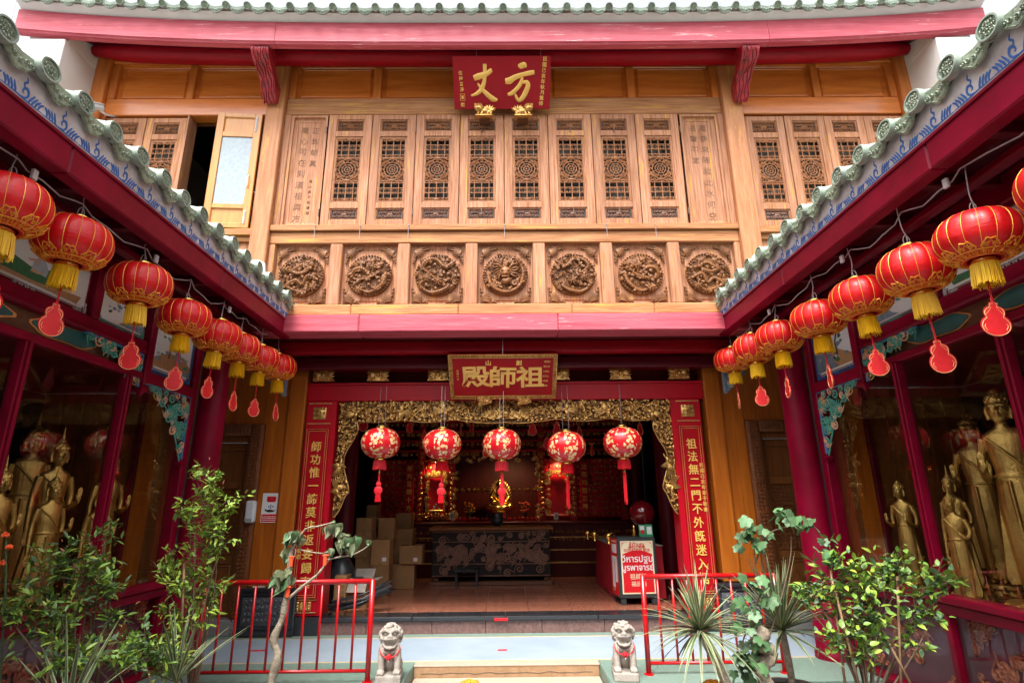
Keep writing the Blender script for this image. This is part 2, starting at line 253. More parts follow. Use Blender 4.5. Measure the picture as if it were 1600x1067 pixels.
class MB:
    def __init__(s): s.v = []; s.f = []; s.mi = []; s.m = 0
    def add(s, vs, fs, T=None):
        k = len(s.v)
        s.v += [tuple(T(*p)) if T else tuple(p) for p in vs]
        for f in fs: s.f.append(tuple(i+k for i in f)); s.mi.append(s.m)
        return s
    def box(s, x0, x1, y0, y1, z0, z1, c=.005, T=None):
        x0, x1 = min(x0, x1), max(x0, x1); y0, y1 = min(y0, y1), max(y0, y1); z0, z1 = min(z0, z1), max(z0, z1)
        c = min(c, (x1-x0)*.3, (y1-y0)*.3, (z1-z0)*.3)
        vs = []; idx = {}
        X, Y, Z = (x0, x1), (y0, y1), (z0, z1); sg = (1, -1)
        for i in (0, 1):
            for j in (0, 1):
                for k in (0, 1):
                    for a in range(3):
                        p = [X[i], Y[j], Z[k]]
                        for b, q in enumerate((i, j, k)):
                            if b != a: p[b] += sg[q]*c
                        idx[i, j, k, a] = len(vs); vs.append(p)
        fs = []
        for i in (0, 1):
            q = [idx[i, 0, 0, 0], idx[i, 1, 0, 0], idx[i, 1, 1, 0], idx[i, 0, 1, 0]]; fs.append(q if i else q[::-1])
            q = [idx[0, i, 0, 1], idx[0, i, 1, 1], idx[1, i, 1, 1], idx[1, i, 0, 1]]; fs.append(q if i else q[::-1])
            q = [idx[0, 0, i, 2], idx[1, 0, i, 2], idx[1, 1, i, 2], idx[0, 1, i, 2]]; fs.append(q if i else q[::-1])
        for i in (0, 1):
            for j in (0, 1):
                q = [idx[i, j, 0, 0], idx[i, j, 1, 0], idx[i, j, 1, 1], idx[i, j, 0, 1]]; fs.append(q if i != j else q[::-1])
                q = [idx[i, 0, j, 0], idx[i, 1, j, 0], idx[i, 1, j, 2], idx[i, 0, j, 2]]; fs.append(q if i == j else q[::-1]); fs[-1] = fs[-1][::-1]
                q = [idx[0, i, j, 1], idx[1, i, j, 1], idx[1, i, j, 2], idx[0, i, j, 2]]; fs.append(q if i != j else q[::-1]); fs[-1] = fs[-1][::-1]
                for k in (0, 1):
                    q = [idx[i, j, k, 0], idx[i, j, k, 1], idx[i, j, k, 2]]; fs.append(q if (i+j+k) % 2 else q[::-1])
        return s.add(vs, fs, T)
    def tube(s, pts, r, n=6, T=None, caps=True, flat=1.0):
        pts = [Vector(p) for p in pts]; m = len(pts)
        if not hasattr(r, '__len__'): r = [r]*m
        vs = []; fs = []; up = None
        for i, p in enumerate(pts):
            t = (pts[min(i+1, m-1)]-pts[max(i-1, 0)])
            if t.length < 1e-9: t = Vector((0, 0, 1))
            t.normalize()
            if up is None:
                a = Vector((0, 1, 0)) if abs(t.y) < .9 else Vector((1, 0, 0)); up = (a-t*a.dot(t)).normalized()
            else:
                up = up-t*up.dot(t)
                up = up.normalized() if up.length > 1e-6 else Vector((1, 0, 0))
            sd = t.cross(up)
            for k in range(n):
                an = 2*PI*k/n; vs.append(p+up*math.cos(an)*r[i]*flat+sd*math.sin(an)*r[i])
        for i in range(m-1):
            for k in range(n):
                k2 = (k+1) % n; fs.append((i*n+k, i*n+k2, (i+1)*n+k2, (i+1)*n+k))
        if caps: fs.append(tuple(range(n))[::-1]); fs.append(tuple((m-1)*n+k for k in range(n)))
        return s.add(vs, fs, T)
    def lathe(s, prof, n=16, T=None, c=(0, 0), a0=0, a1=2*PI, rib=None, capt=False):
        """prof: list of (radius, z); rib(angle) scales the radius"""
        full = abs(a1-a0-2*PI) < 1e-6; k_n = n if full else n+1
        vs = []
        for (r, z) in prof:
            for k in range(k_n):
                a = a0+(a1-a0)*k/n; q = r*(rib(a) if rib else 1); vs.append((c[0]+q*math.cos(a), c[1]+q*math.sin(a), z))
        fs = []
        for i in range(len(prof)-1):
            for k in range(n):
                k2 = (k+1) % k_n if full else k+1; fs.append((i*k_n+k, i*k_n+k2, (i+1)*k_n+k2, (i+1)*k_n+k))
        if capt: fs.append(tuple((len(prof)-1)*k_n+k for k in range(k_n))); fs.append(tuple(range(k_n))[::-1])
        return s.add(vs, fs, T)
    def prism(s, poly, y0, y1, T=None):
        """poly in (x, z); solid between y0 (front) and y1"""
        n = len(poly); vs = [(p[0], y0, p[1]) for p in poly]+[(p[0], y1, p[1]) for p in poly]
        fs = [tuple(range(n)), tuple(range(n, 2*n))[::-1]]+[(i+n, (i+1) % n+n, (i+1) % n, i) for i in range(n)]
        return s.add(vs, fs, T)
    def ell(s, c, r, n=10, m=6, T=None):
        vs = []; fs = []
        for i in range(m+1):
            th = PI*i/m
            for k in range(n):
                a = 2*PI*k/n; vs.append((c[0]+r[0]*math.sin(th)*math.cos(a), c[1]+r[1]*math.sin(th)*math.sin(a), c[2]-r[2]*math.cos(th)))
        for i in range(m):
            for k in range(n): fs.append((i*n+k, i*n+(k+1) % n, (i+1)*n+(k+1) % n, (i+1)*n+k))
        return s.add(vs, fs, T)
    def mesh(s, name, mats, smooth=False, off=None):
        me = bpy.data.meshes.new(name)
        vs = s.v if off is None else [(p[0]-off[0], p[1]-off[1], p[2]-off[2]) for p in s.v]
        me.from_pydata(vs, [], s.f)
        for m_ in (mats if isinstance(mats, (list, tuple)) else [mats]): me.materials.append(M[m_] if isinstance(m_, str) else m_)
        if any(s.mi): me.polygons.foreach_set('material_index', s.mi)
        if smooth:
            me.polygons.foreach_set('use_smooth', [True]*len(me.polygons))
            if smooth != True:
                try: me.set_sharp_from_angle(angle=smooth)
                except Exception: pass
        me.update(); return me
    def build(s, name, mats, parent=None, smooth=False, world=False, **kw):
        """world=True: the vertices are world coordinates and parent is an unrotated Empty"""
        off = None
        if parent is not None and world:
            p = parent; off = Vector((0, 0, 0))
            while p is not None: off += p.location; p = p.parent
        me = s.mesh(name, mats, smooth, off)
        o = bpy.data.objects.new(name, me); C.objects.link(o)
        if parent is not None: o.parent = parent
        return tag(o, **kw)
def bez(p, n=12):
    """smooth curve through the points (Catmull-Rom)"""
    p = [Vector(q) for q in p]; out = []
    for i in range(len(p)-1):
        a = p[max(i-1, 0)]; b = p[i]; c = p[i+1]; d = p[min(i+2, len(p)-1)]
        for k in range(n):
            t = k/n; out.append(.5*((2*b)+(c-a)*t+(2*a-5*b+4*c-d)*t*t+(3*b-a-3*c+d)*t**3))
    out.append(p[-1]); return out
def curl(mb, x, z, r, a=0, turns=1.3, th=.006, y=0, h=0, flip=1, tail=0, n=5, T=None):
    """a scroll: spiral tube in the x-z plane, standing proud by h towards -y"""
    pts = []; rs = []; N = max(int(9*turns), 6)
    for i in range(N+1):
        t = i/N; ang = a+flip*2*PI*turns*t; rr = r*(1-t*.88)
        pts.append((x+rr*math.cos(ang), y-h*(.4+.6*t), z+rr*math.sin(ang))); rs.append(th*(.75+.5*math.sin(PI*t)+.15*t))
    if tail:
        p0 = Vector(pts[0]); d = Vector((math.sin(a)*flip, 0, -math.cos(a)*flip))
        for k in (1, 2, 3):
            pts.insert(0, tuple(p0+d*tail*k/3+Vector((math.cos(a), 0, math.sin(a)))*tail*.25*(k/3)**2)); rs.insert(0, th*(1-.28*k))
    mb.tube(pts, rs, n, T)
def flame(mb, x, z, l, a, w, y=0, h=.01, T=None, bend=.4):
    pts = []; rs = []
    for i in range(6):
        t = i/5; an = a+bend*t
        pts.append((x+l*t*math.cos(an), y-h*math.sin(PI*(.2+.7*t)), z+l*t*math.sin(an))); rs.append(w*math.sin(PI*(.12+.88*(1-t)))+.0012)
    mb.tube(pts, rs, 5, T)
_txt = {}
def glyph(ch, size, ext, off=0.0, bev=0, m=''):
    """one character as a mesh in its own x-z plane, facing -y, centred; set in Blender's built-in font"""
    key = (ch, size, ext, off, bev, m)
    if key in _txt: return _txt[key]
    c = bpy.data.curves.new('glyph', 'FONT'); c.body = ch; c.size = size; c.extrude = ext; c.offset = off; c.resolution_u = 2; c.align_x = 'LEFT'
    if bev: c.bevel_depth = bev; c.bevel_resolution = 0
    o = bpy.data.objects.new('glyph', c); C.objects.link(o); dg = bpy.context.evaluated_depsgraph_get(); dg.update()
    me = bpy.data.meshes.new_from_object(o.evaluated_get(dg)); C.objects.unlink(o); bpy.data.objects.remove(o)
    xs = [v.co.x for v in me.vertices] or [0]; ys = [v.co.y for v in me.vertices] or [0]
    cx, cy = (min(xs)+max(xs))/2, (min(ys)+max(ys))/2
    for v in me.vertices: v.co = (v.co.x-cx, -v.co.z, v.co.y-cy)
    _txt[key] = me; return me
def letters(name, s, pos, size, parent, m, ext=.004, off=0.0, sx=1, sz=1, bev=0, jit=0, mtx=None):
    """place each character of s at the matching (x, y, z) of pos"""
    out = []
    for ch, p in zip(s, pos):
        me = glyph(ch, size, ext, off, bev, m)
        if not me.materials: me.materials.append(M[m])
        o = inst(name, me, parent, (mtx or Matrix())@Matrix.Translation(p)@Matrix.Rotation(random.uniform(-jit, jit), 4, 'Y')@Matrix.Diagonal((sx, 1, sz, 1)))
        out.append(o)
    return out
def remeshed(mb, name, m, voxel, smooth_it=2):
    """fuse overlapping solids into one continuous skin"""
    me = mb.mesh(name, m); o = bpy.data.objects.new(name, me); C.objects.link(o)
    r = o.modifiers.new('r', 'REMESH'); r.mode = 'VOXEL'; r.voxel_size = voxel; r.use_smooth_shade = True
    s_ = o.modifiers.new('s', 'SMOOTH'); s_.iterations = smooth_it; s_.factor = .5
    dg = bpy.context.evaluated_depsgraph_get(); dg.update()
    out = bpy.data.meshes.new_from_object(o.evaluated_get(dg)); C.objects.unlink(o); bpy.data.objects.remove(o)
    out.name = name
    if not out.materials: out.materials.append(M[m])
    return out
# ================================================================ the setting
def struct(mb, name, m, **k): return mb.build(name, m, kind='structure', **k)
ZP, ZH = .16, .37                    # platform and hall floor heights
mb = MB(); mb.add([(-60, -60, 0), (60, -60, 0), (60, 60, 0), (-60, 60, 0)], [(0, 1, 2, 3)]); struct(mb, 'court_ground', 'ground')
# raised terrace before the hall: tan steps between two cheek blocks, blue terrazzo with green borders and ochre lines
mb = MB(); mb.box(-5.6, 5.6, 6.62, 8.22, 0, ZP-.012, .003); mb.box(-5.6, -.98, 5.93, 6.615, 0, ZP-.012, .003); mb.box(.98, 5.6, 5.93, 6.615, 0, ZP-.012, .003)
terrace = struct(mb, 'terrace', 'green_terr')
def slab(name, x0, x1, y0, y1, m, z=ZP, t=.011, p=terrace):
    b = MB(); b.box(x0, x1, y0, y1, z-t, z, .002); return b.build(name, m, p)
slab('border_strip', -5.6, 5.6, 7.905, 8.2, 'green_terr'); slab('inlay_line', -5.6, 5.6, 7.872, 7.903, 'yline')
for x0, x1 in ((-5.6, 5.6),):
    slab('terrazzo_slab', x0, x1, 6.80, 7.87, 'blue_terr')
slab('inlay_line', -5.6, 5.6, 6.762, 6.798, 'yline'); slab('step_nosing', -.98, .98, 6.60, 6.76, 'cream_terr')
for s_ in (-1, 1):
    a, b = (.985, 5.6) if s_ > 0 else (-5.6, -.985); slab('border_strip', a, b, 5.93, 6.76, 'green_terr')
mb = MB(); mb.box(-.97, .97, 6.604, 6.64, -.0, ZP-.013, .003)
# a long crack along the riser
riser = mb.build('step_riser', 'tan_terr', terrace)
mb = MB(); pts = [(-.9+1.8*i/40, 6.602, .085+.018*noise.noise(Vector((i*.35, 3, 1)))) for i in range(41)]; mb.tube(pts, .0022, 4); mb.build('riser_crack', 'blackink', terrace)
mb = MB(); mb.box(-.97, .97, 6.26, 6.598, 0, .045, .004); mb.build('lower_tread', 'cream_terr', terrace)
for s_ in (-1, 1):
    mb = MB(); mb.box(s_*1.0, s_*1.22, 5.66, 5.925, 0, ZP-.03, .004); mb.build('cheek_block', 'plastic_w', terrace)
# red tape marks on the floor
for (u, v, w) in ((402, 1016, .2), (785, 1015, .11)):
    p = atZ(u, v, ZP); b = MB(); b.box(p.x-w/2, p.x+w/2, p.y-.035, p.y+.02, ZP+.001, ZP+.004, .001)
    tag(b.build('floor_marker', 'poster'), ('long' if w > .15 else 'short')+' red marker stuck on the blue terrace '+('behind the left railing' if w > .15 else 'before the hall step'), 'floor marker')
p = atY(783, 967, 8.03); b = MB(); b.box(p.x-.09, p.x+.09, 8.035, 8.047, .315, .35, .002)
tag(b.build('step_marker', 'poster'), 'red tape stuck on the dark edge of the hall step', 'step marker')
# hall floor: granite riser blocks, black kerb, tiles
mb = MB(); mb.box(-4.6, 4.6, 8.25, 14.2, 0, ZH-.016, .003); hallf = struct(mb, 'hall_floor', 'pink_st')
x = -2.46
for w in (.62, .86, .70, .74, .82, .58, .56):
    b = MB(); b.box(x, x+w-.004, 8.08, 8.245, 0, .315, .004); b.build('riser_stone', 'pink_st', hallf); x += w
for i in range(4):
    b = MB(); b.box(-2.46+i*1.22, -2.46+(i+1)*1.22-.004, 8.045, 8.40, .318, ZH, .008); b.build('kerb_stone', 'black_st', hallf)
tl = MB(); tl.box(-.298, .298, -.298, .298, -.014, 0, .002); tme = tl.mesh('floor_tile', 'floor_st')
for j in range(7):
    for i in range(-5, 6):
        inst('floor_tile', tme, hallf, Matrix.Translation((i*.6, 8.705+j*.6, ZH)))
mb = MB(); mb.box(-3.3, 3.3, 12.905, 14.2, ZH-.014, ZH, .002); mb.build('rear_floor', 'floor_st', hallf)

# ================================================================ main building
H = thing('temple_hall', (0, 7.2, ZP), 'two storey timber and red temple hall with open doorway behind the court', 'temple')
def hb(mb, name, m, parent=H, smooth=False, **k):
    if isinstance(parent, float): parent, smooth = H, parent
    return mb.build(name, m, parent, smooth, world=True, **k)
def hbox(name, x0, x1, y0, y1, z0, z1, m, c=.006, parent=H, **k): return hb(MB().box(x0, x1, y0, y1, z0, z1, c), name, m, parent, **k)
def hinst(name, me, M4, parent=H):
    return inst(name, me, parent, Matrix.Translation(-parent.matrix_world.translation if parent.parent else -parent.location)@M4)
def panel(mb, x0, x1, z0, z1, y, prof):
    """stepped moulding: rings of (inset, depth) closed by a flat field"""
    vs = []; fs = []
    for (i, d) in prof: vs += [(x0+i, y+d, z0+i), (x1-i, y+d, z0+i), (x1-i, y+d, z1-i), (x0+i, y+d, z1-i)]
    for k in range(len(prof)-1):
        for j in range(4): fs.append((k*4+j, k*4+(j+1) % 4, k*4+4+(j+1) % 4, k*4+4+j))
    k = (len(prof)-1)*4; fs.append((k, k+1, k+2, k+3)); return mb.add(vs, fs)
PR_FIELD = [(0, 0), (.004, .03), (.02, .034), (.03, .045), (.05, .045), (.058, .03), (.075, .022)]
# --- upper storey frame
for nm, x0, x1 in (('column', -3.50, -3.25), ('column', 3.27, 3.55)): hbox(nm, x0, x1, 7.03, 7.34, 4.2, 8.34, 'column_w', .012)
for x0, x1 in ((-6.22, -5.96), (5.99, 6.24)): hbox('end_post', x0, x1, 7.06, 7.34, 4.2, 8.40, 'varn_v', .01)
bays = [(-5.96, -3.50), (-3.25, 3.27), (3.55, 5.99)]
for x0, x1 in bays:
    hbox('top_rail', x0, x1, 7.11, 7.32, 8.29, 8.42, 'varn_h', .01)
    hbox('cornice_bead', x0, x1, 7.06, 7.11, 8.335, 8.385, 'varn_h', .012)
    hbox('middle_rail', x0, x1, 7.13, 7.32, 7.37, 7.66, 'varn_h' if abs(x0) > 3.4 else 'faded_h', .01)
def upper_panels(x0, x1, n):
    st = .11; w = (x1-x0-st*(n+1))/n
    for i in range(n+1): hbox('panel_stile', x0+i*(w+st), x0+i*(w+st)+st, 7.13, 7.32, 7.663, 8.287, 'varn_v', .008)
    for i in range(n):
        a = x0+st+i*(w+st); b = MB(); panel(b, a, a+w, 7.663, 8.287, 7.16, PR_FIELD+[(.079, .028)]); hb(b, 'upper_panel', 'varn_h')
upper_panels(-5.96, -3.50, 2); upper_panels(-3.25, 3.27, 5); upper_panels(3.55, 5.99, 2)
# --- rails under the windows
for x0, x1 in bays[1:2]:
    hbox('window_ledge', x0, x1, 7.06, 7.32, 5.435, 5.525, 'faded_h', .008)
    hbox('sill_rail', x0, x1, 7.10, 7.32, 5.255, 5.43, 'faded_h', .012)
    xs = [x0, -2.05, -.62, .9, 2.0, x1]
    for a, b_ in zip(xs[:-1], xs[1:]): hbox('base_rail', a+.001, b_-.001, 7.07, 7.32, 4.20, 4.352, 'faded_h', .014)
for (x0, x1) in (bays[0], bays[2]):
    hbox('window_ledge', x0, x1, 7.07, 7.32, 5.38, 5.48, 'faded_h', .008); hbox('sill_rail', x0, x1, 7.12, 7.32, 5.30, 5.376, 'faded_h')
    n = 8
    for i in range(n): w = (x1-x0)/n; hbox('plank', x0+i*w+.001, x0+(i+1)*w-.001, 7.16+.004*(i % 2), 7.3, 4.2, 5.297, 'faded_v', .004)
for x in (-2.62, -1.33, -.0, 1.42, 2.1, -2.0):
    mb = MB(); mb.tube([(x, 7.05, 5.50), (x, 7.045, 5.3)], .0035, 5); mb.ell((x, 7.05, 5.50), (.010, .010, .010), 6, 4); hb(mb, 'metal_clip', 'wire')
M['carve_dk3'] = mat('weathered_dark_carving', (.27, .135, .085), .5, var=(.15, .07, .05), vs=14, bump=.2, bs=60)
# --- shutters: frame, pierced lattice, two carved panels
LW, LH = .646, 1.835
def shutter_frame():
    b = MB(); w = LW/2-.003; s = .118
    b.box(-w, -w+s, -.03, .03, 0, LH, .005); b.box(w-s, w, -.03, .03, 0, LH, .005)
    for z0, z1 in ((0, .105), (.285, .375), (1.465, 1.555), (1.755, LH)): b.box(-w+s-.001, w-s+.001, -.028, .03, z0, z1, .004)
    for z0, z1 in ((.105, .285), (.375, 1.465), (1.555, 1.755)):      # inner mouldings
        a = w-s
        for (q0, q1, r0, r1) in ((-a, -a+.016, z0, z1), (a-.016, a, z0, z1), (-a+.016, a-.016, z0, z0+.016), (-a+.016, a-.016, z1-.016, z1)): b.box(q0, q1, -.014, .02, r0, r1, .004)
    return b.mesh('shutter', 'faded_v')
def shutter_lattice():
    b = MB(); x0, x1, z0, z1 = -.178, .178, .40, 1.44; t = .0125
    def bar(ax, az, bx, bz, w=t, d=.011): 
        w *= 1.5
        if abs(ax-bx) < 1e-6: b.box(ax-w/2, ax+w/2, -d, d, az, bz, .0015)
        else: b.box(ax, bx, -d, d, az-w/2, az+w/2, .0015)
    for x in (x0, x1): bar(x, z0, x, z1, .016)
    for z in (z0, z1): bar(x0, z, x1, z, .016)
    zc = (z0+z1)/2; q = .19
    for sg in (1, -1):
        za, zb = (zc+q, z1) if sg > 0 else (z0, zc-q)
        for x in (-.105, .105) : bar(x, za, x, zb, .0075)
        bar(0, za, 0, zb, .009)
        for k in range(4): z = za+(zb-za)*(k+.6)/4; bar(x0, z, x1, z, .0075)
        for k in range(4):                                           # small scroll fillets in the corners of the grid
            z = za+(zb-za)*(k+.6)/4
            for x in (-.155, -.08, -.025, .025, .08, .155): curl(b, x, z+.018*(1 if k % 2 else -1), .017, random.choice([0, PI/2, PI]), 1, .0055, -.004, .003, n=4)
        zt = zb-.03*sg if sg > 0 else za+.03
        for x in (-.12, -.06, .06, .12): curl(b, x, zt, .03, PI/2*sg, 1.2, .006, -.006, .004, flip=1 if x > 0 else -1, n=4)
        b.ell((0, -.008, zc+sg*(q-.012)), (.05, .012, .018), 8, 5); b.ell((0, -.008, zt), (.04, .01, .014), 8, 4)
    bar(x0, zc+q, x1, zc+q); bar(x0, zc-q, x1, zc-q)
    for r in (.165, .118, .078, .040):
        b.tube([(r*math.cos(2*PI*k/24), -.004, zc+r*math.sin(2*PI*k/24)) for k in range(25)], .0075, 5, caps=False)
    for k in range(8):
        a = 2*PI*k/8+PI/8; b.tube([(.040*math.cos(a), -.002, zc+.040*math.sin(a)), (.165*math.cos(a), -.002, zc+.165*math.sin(a))], .0065, 4)
    for k in range(4):
        a = PI/4+PI/2*k; cx, cz = .15*math.cos(a), zc+.16*math.sin(a)
        curl(b, cx, cz, .036, a+PI, 1.4, .008, -.004, .005, n=4); curl(b, cx-.03*math.cos(a), cz+.04*math.sin(a)*.3, .02, a, 1.2, .005, -.004, .005, flip=-1, n=4)
    for k in range(12):
        a = 2*PI*k/12; rr = .142; curl(b, rr*math.cos(a)*1.0, zc+rr*math.sin(a)*1.0, .02, a+PI/2, 1.1, .0068, -.005, .004, n=4)
    for sx in (-1, 1):
        for (px, pz, pr_) in ((.15, .165, .030), (.15, .10, .020), (.10, .178, .022), (.045, .18, .018), (.165, .04, .016)):
            for sz in (-1, 1): curl(b, sx*px, zc+sz*pz, pr_, random.uniform(0, 6), 1.4, .0065, -.005, .005, flip=sx*sz, n=4)
    b.box(-.02, .02, -.006, .004, zc-.004, zc+.004, .001); b.box(-.004, .004, -.006, .004, zc-.02, zc+.02, .001)
    return b.mesh('lattice', 'lattice', .6)
def shutter_carving(hw=.178, hh=.07):
    rs = random.getstate(); random.seed(3)
    b = MB(); b.m = 1; b.box(-hw, hw, .004, .016, -hh, hh, .002); b.m = 0
    for (q0, q1, r0, r1) in ((-hw, -hw+.007, -hh, hh), (hw-.007, hw, -hh, hh), (-hw+.007, hw-.007, -hh, -hh+.007), (-hw+.007, hw-.007, hh-.007, hh)): b.box(q0, q1, -.012, .004, r0, r1, .002)
    n = 7
    for i in range(n):
        for j in range(2):
            x = -hw+.02+(2*hw-.04)*(i+.5)/n; z = -hh+.012+(2*hh-.024)*(j+.5)/2
            curl(b, x, z, .026, random.uniform(0, 6.28), 1.3, .0065, 0, .010, flip=random.choice((1, -1)), n=4)
    b.ell((0, 0, 0), (.045, .014, .026), 10, 5); b.ell((0, -.008, 0), (.02, .014, .014), 8, 4)
    random.setstate(rs); return b.mesh('carved_panel', ['lattice', 'blackink'], .7)
SH, LA, CP = shutter_frame(), shutter_lattice(), shutter_carving()
CPd = CP.copy(); CPd.materials[0] = M['carve_dk3']; CPd.materials[1] = M['blackink']
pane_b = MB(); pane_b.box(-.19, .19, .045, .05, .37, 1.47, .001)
PN = pane_b.mesh('backing_pane', mat('shade_painted_pane', (.014, .014, .013), .7, spec=.08, var=(.11, .11, .095), vs=3.2, stretch=(1, 1, 1.3)))  # near-black with pale patches: shade behind the lattice put into the colour
def shutter(x, y, z, sx=1, rz=0, parent=H):
    o = hinst('shutter', SH, Matrix.Translation((x, y, z))@Matrix.Rotation(rz, 4, 'Z')@Matrix.Diagonal((sx, 1, 1, 1)), parent)
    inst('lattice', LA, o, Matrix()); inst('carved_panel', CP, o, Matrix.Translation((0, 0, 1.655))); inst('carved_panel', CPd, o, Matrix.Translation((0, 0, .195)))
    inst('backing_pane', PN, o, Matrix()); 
    return o
PN.materials[0] = PN.materials[0]
bpy.context.view_layer.update()
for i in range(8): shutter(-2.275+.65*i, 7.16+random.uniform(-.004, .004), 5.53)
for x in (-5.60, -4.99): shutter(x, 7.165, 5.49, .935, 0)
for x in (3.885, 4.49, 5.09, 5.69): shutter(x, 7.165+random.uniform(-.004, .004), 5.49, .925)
for x in (-2.62, 2.61, 1.63, .98, -.325, -1.3):                       # small hinges
    for z in (5.75, 7.1): hbox('hinge', x-.008, x+.008, 7.118, 7.132, z-.05, z+.05, 'carved_dk', .002)
# rear wall of the upper storey with the open window
for (x0, x1, z0, z1) in ((-6.2, -4.69, 4.2, 8.4), (-4.69, -4.24, 4.2, 5.49), (-4.69, -4.24, 7.36, 8.4), (-3.6, 6.2, 4.2, 8.4)): hbox('inner_wall', x0, x1, 7.345, 7.39, z0, z1, 'door_wood', .002)
hbox('opened_window_frame', -4.69, -4.665, 7.12, 7.34, 5.49, 7.36, 'faded_v', .004)
hbox('upper_room_floor', -6.2, -2.5, 7.4, 11, 4.55, 4.6, 'door_wood'); hbox('upper_room_ceiling', -6.2, -2.5, 7.4, 11, 8.4, 8.45, 'dark')
hbox('upper_room_wall', -6.2, -2.5, 11, 11.05, 4.6, 8.4, 'dark'); hbox('upper_room_wall', -6.25, -6.2, 7.4, 11, 4.6, 8.4, 'dark'); hbox('upper_room_wall', -2.5, -2.45, 7.4, 11, 4.6, 8.4, 'dark')
# the leaf swung open, seen from its back: yellow timber, frosted pane, white bolts
b = MB(); w = .315
b.box(-w, -w+.1, -.022, .022, 0, 1.86, .004); b.box(w-.1, w, -.022, .022, 0, 1.86, .004)
for z0, z1 in ((0, .075), (.30, .37), (1.46, 1.54), (1.79, 1.86)): b.box(-w+.1, w-.1, -.02, .022, z0, z1, .004)
for z0, z1 in ((.075, .30), (1.54, 1.79)): panel(b, -w+.1, w-.1, z0, z1, -.012, [(0, 0), (.012, .016), (.02, .016)])
bpy.context.view_layer.update()
me = b.mesh('opened_shutter', 'yellow_wood'); op = hinst('opened_shutter', me, Matrix.Translation((-3.885, 7.085, 5.49))@Matrix.Rotation(math.radians(4), 4, 'Z')); tag(op, 'yellow varnished leaf with frosted pane swung open')
b = MB(); b.box(-.212, .212, -.004, .004, .372, 1.458, .001); b.build('frosted_pane', 'frost', op)
for z0, z1 in ((1.55, 1.80), (.06, .27)):
    b = MB(); b.box(.235, .262, -.032, -.0225, z0, z1, .003); b.tube([(.248, -.04, z0+.02), (.248, -.04, z1-.02)], .006, 6); b.build('bolt', 'plastic_w', op)
b = MB(); b.tube([(.24, -.024, .62), (.24, -.05, .65), (.24, -.05, .80), (.24, -.024, .83)], .007, 6); b.build('handle', 'plastic_w', op)
# --- carved verse boards beside the windows
def verse(x0, x1, cols, sz):
    b = MB(); panel(b, x0, x1, 5.53, 7.36, 7.135, [(0, 0), (.035, 0), (.04, .035), (.075, .045), (.09, .045), (.094, .052)]); o = hb(b, 'verse_board', 'faded_v')
    bpy.context.view_layer.update()
    for s, x, z0, dz, k in cols:
        for i, ch in enumerate(s):
            me = glyph(ch, k, .0012, -.0012*k/.12, 0, 'ink')
            if not me.materials: me.materials.append(M['ink'])
            inst('character', me, o, Matrix.Translation((x, 7.135-7.2+.0495, z0-ZP-i*dz))@Matrix.Rotation(.06, 4, 'Y'))
verse(-3.15, -2.615, [('萬心可在到道祖與方', -2.955, 7.13, .181, .125), ('正到朝真', -2.795, 7.13, .185, .115), ('佛山弟子敬書題', -2.80, 6.28, .085, .05)], 0)
verse(2.625, 3.185, [('萬參來降蹤此水何空', 2.97, 7.15, .182, .125), ('名聲叩堂', 2.82, 7.15, .182, .115)], 0)
hbox('frame_stile', -3.25, -3.152, 7.12, 7.32, 5.527, 7.367, 'faded_v'); hbox('frame_stile', 3.187, 3.27, 7.12, 7.32, 5.527, 7.367, 'faded_v')
hbox('frame_stile', -3.50+.0, -3.56, 7.13, 7.32, 5.48, 7.367, 'faded_v'); hbox('frame_stile', -5.96, -5.91, 7.12, 7.32, 5.48, 7.367, 'varn_v'); hbox('frame_stile', 3.55, 3.592, 7.12, 7.32, 5.48, 7.367, 'faded_v')
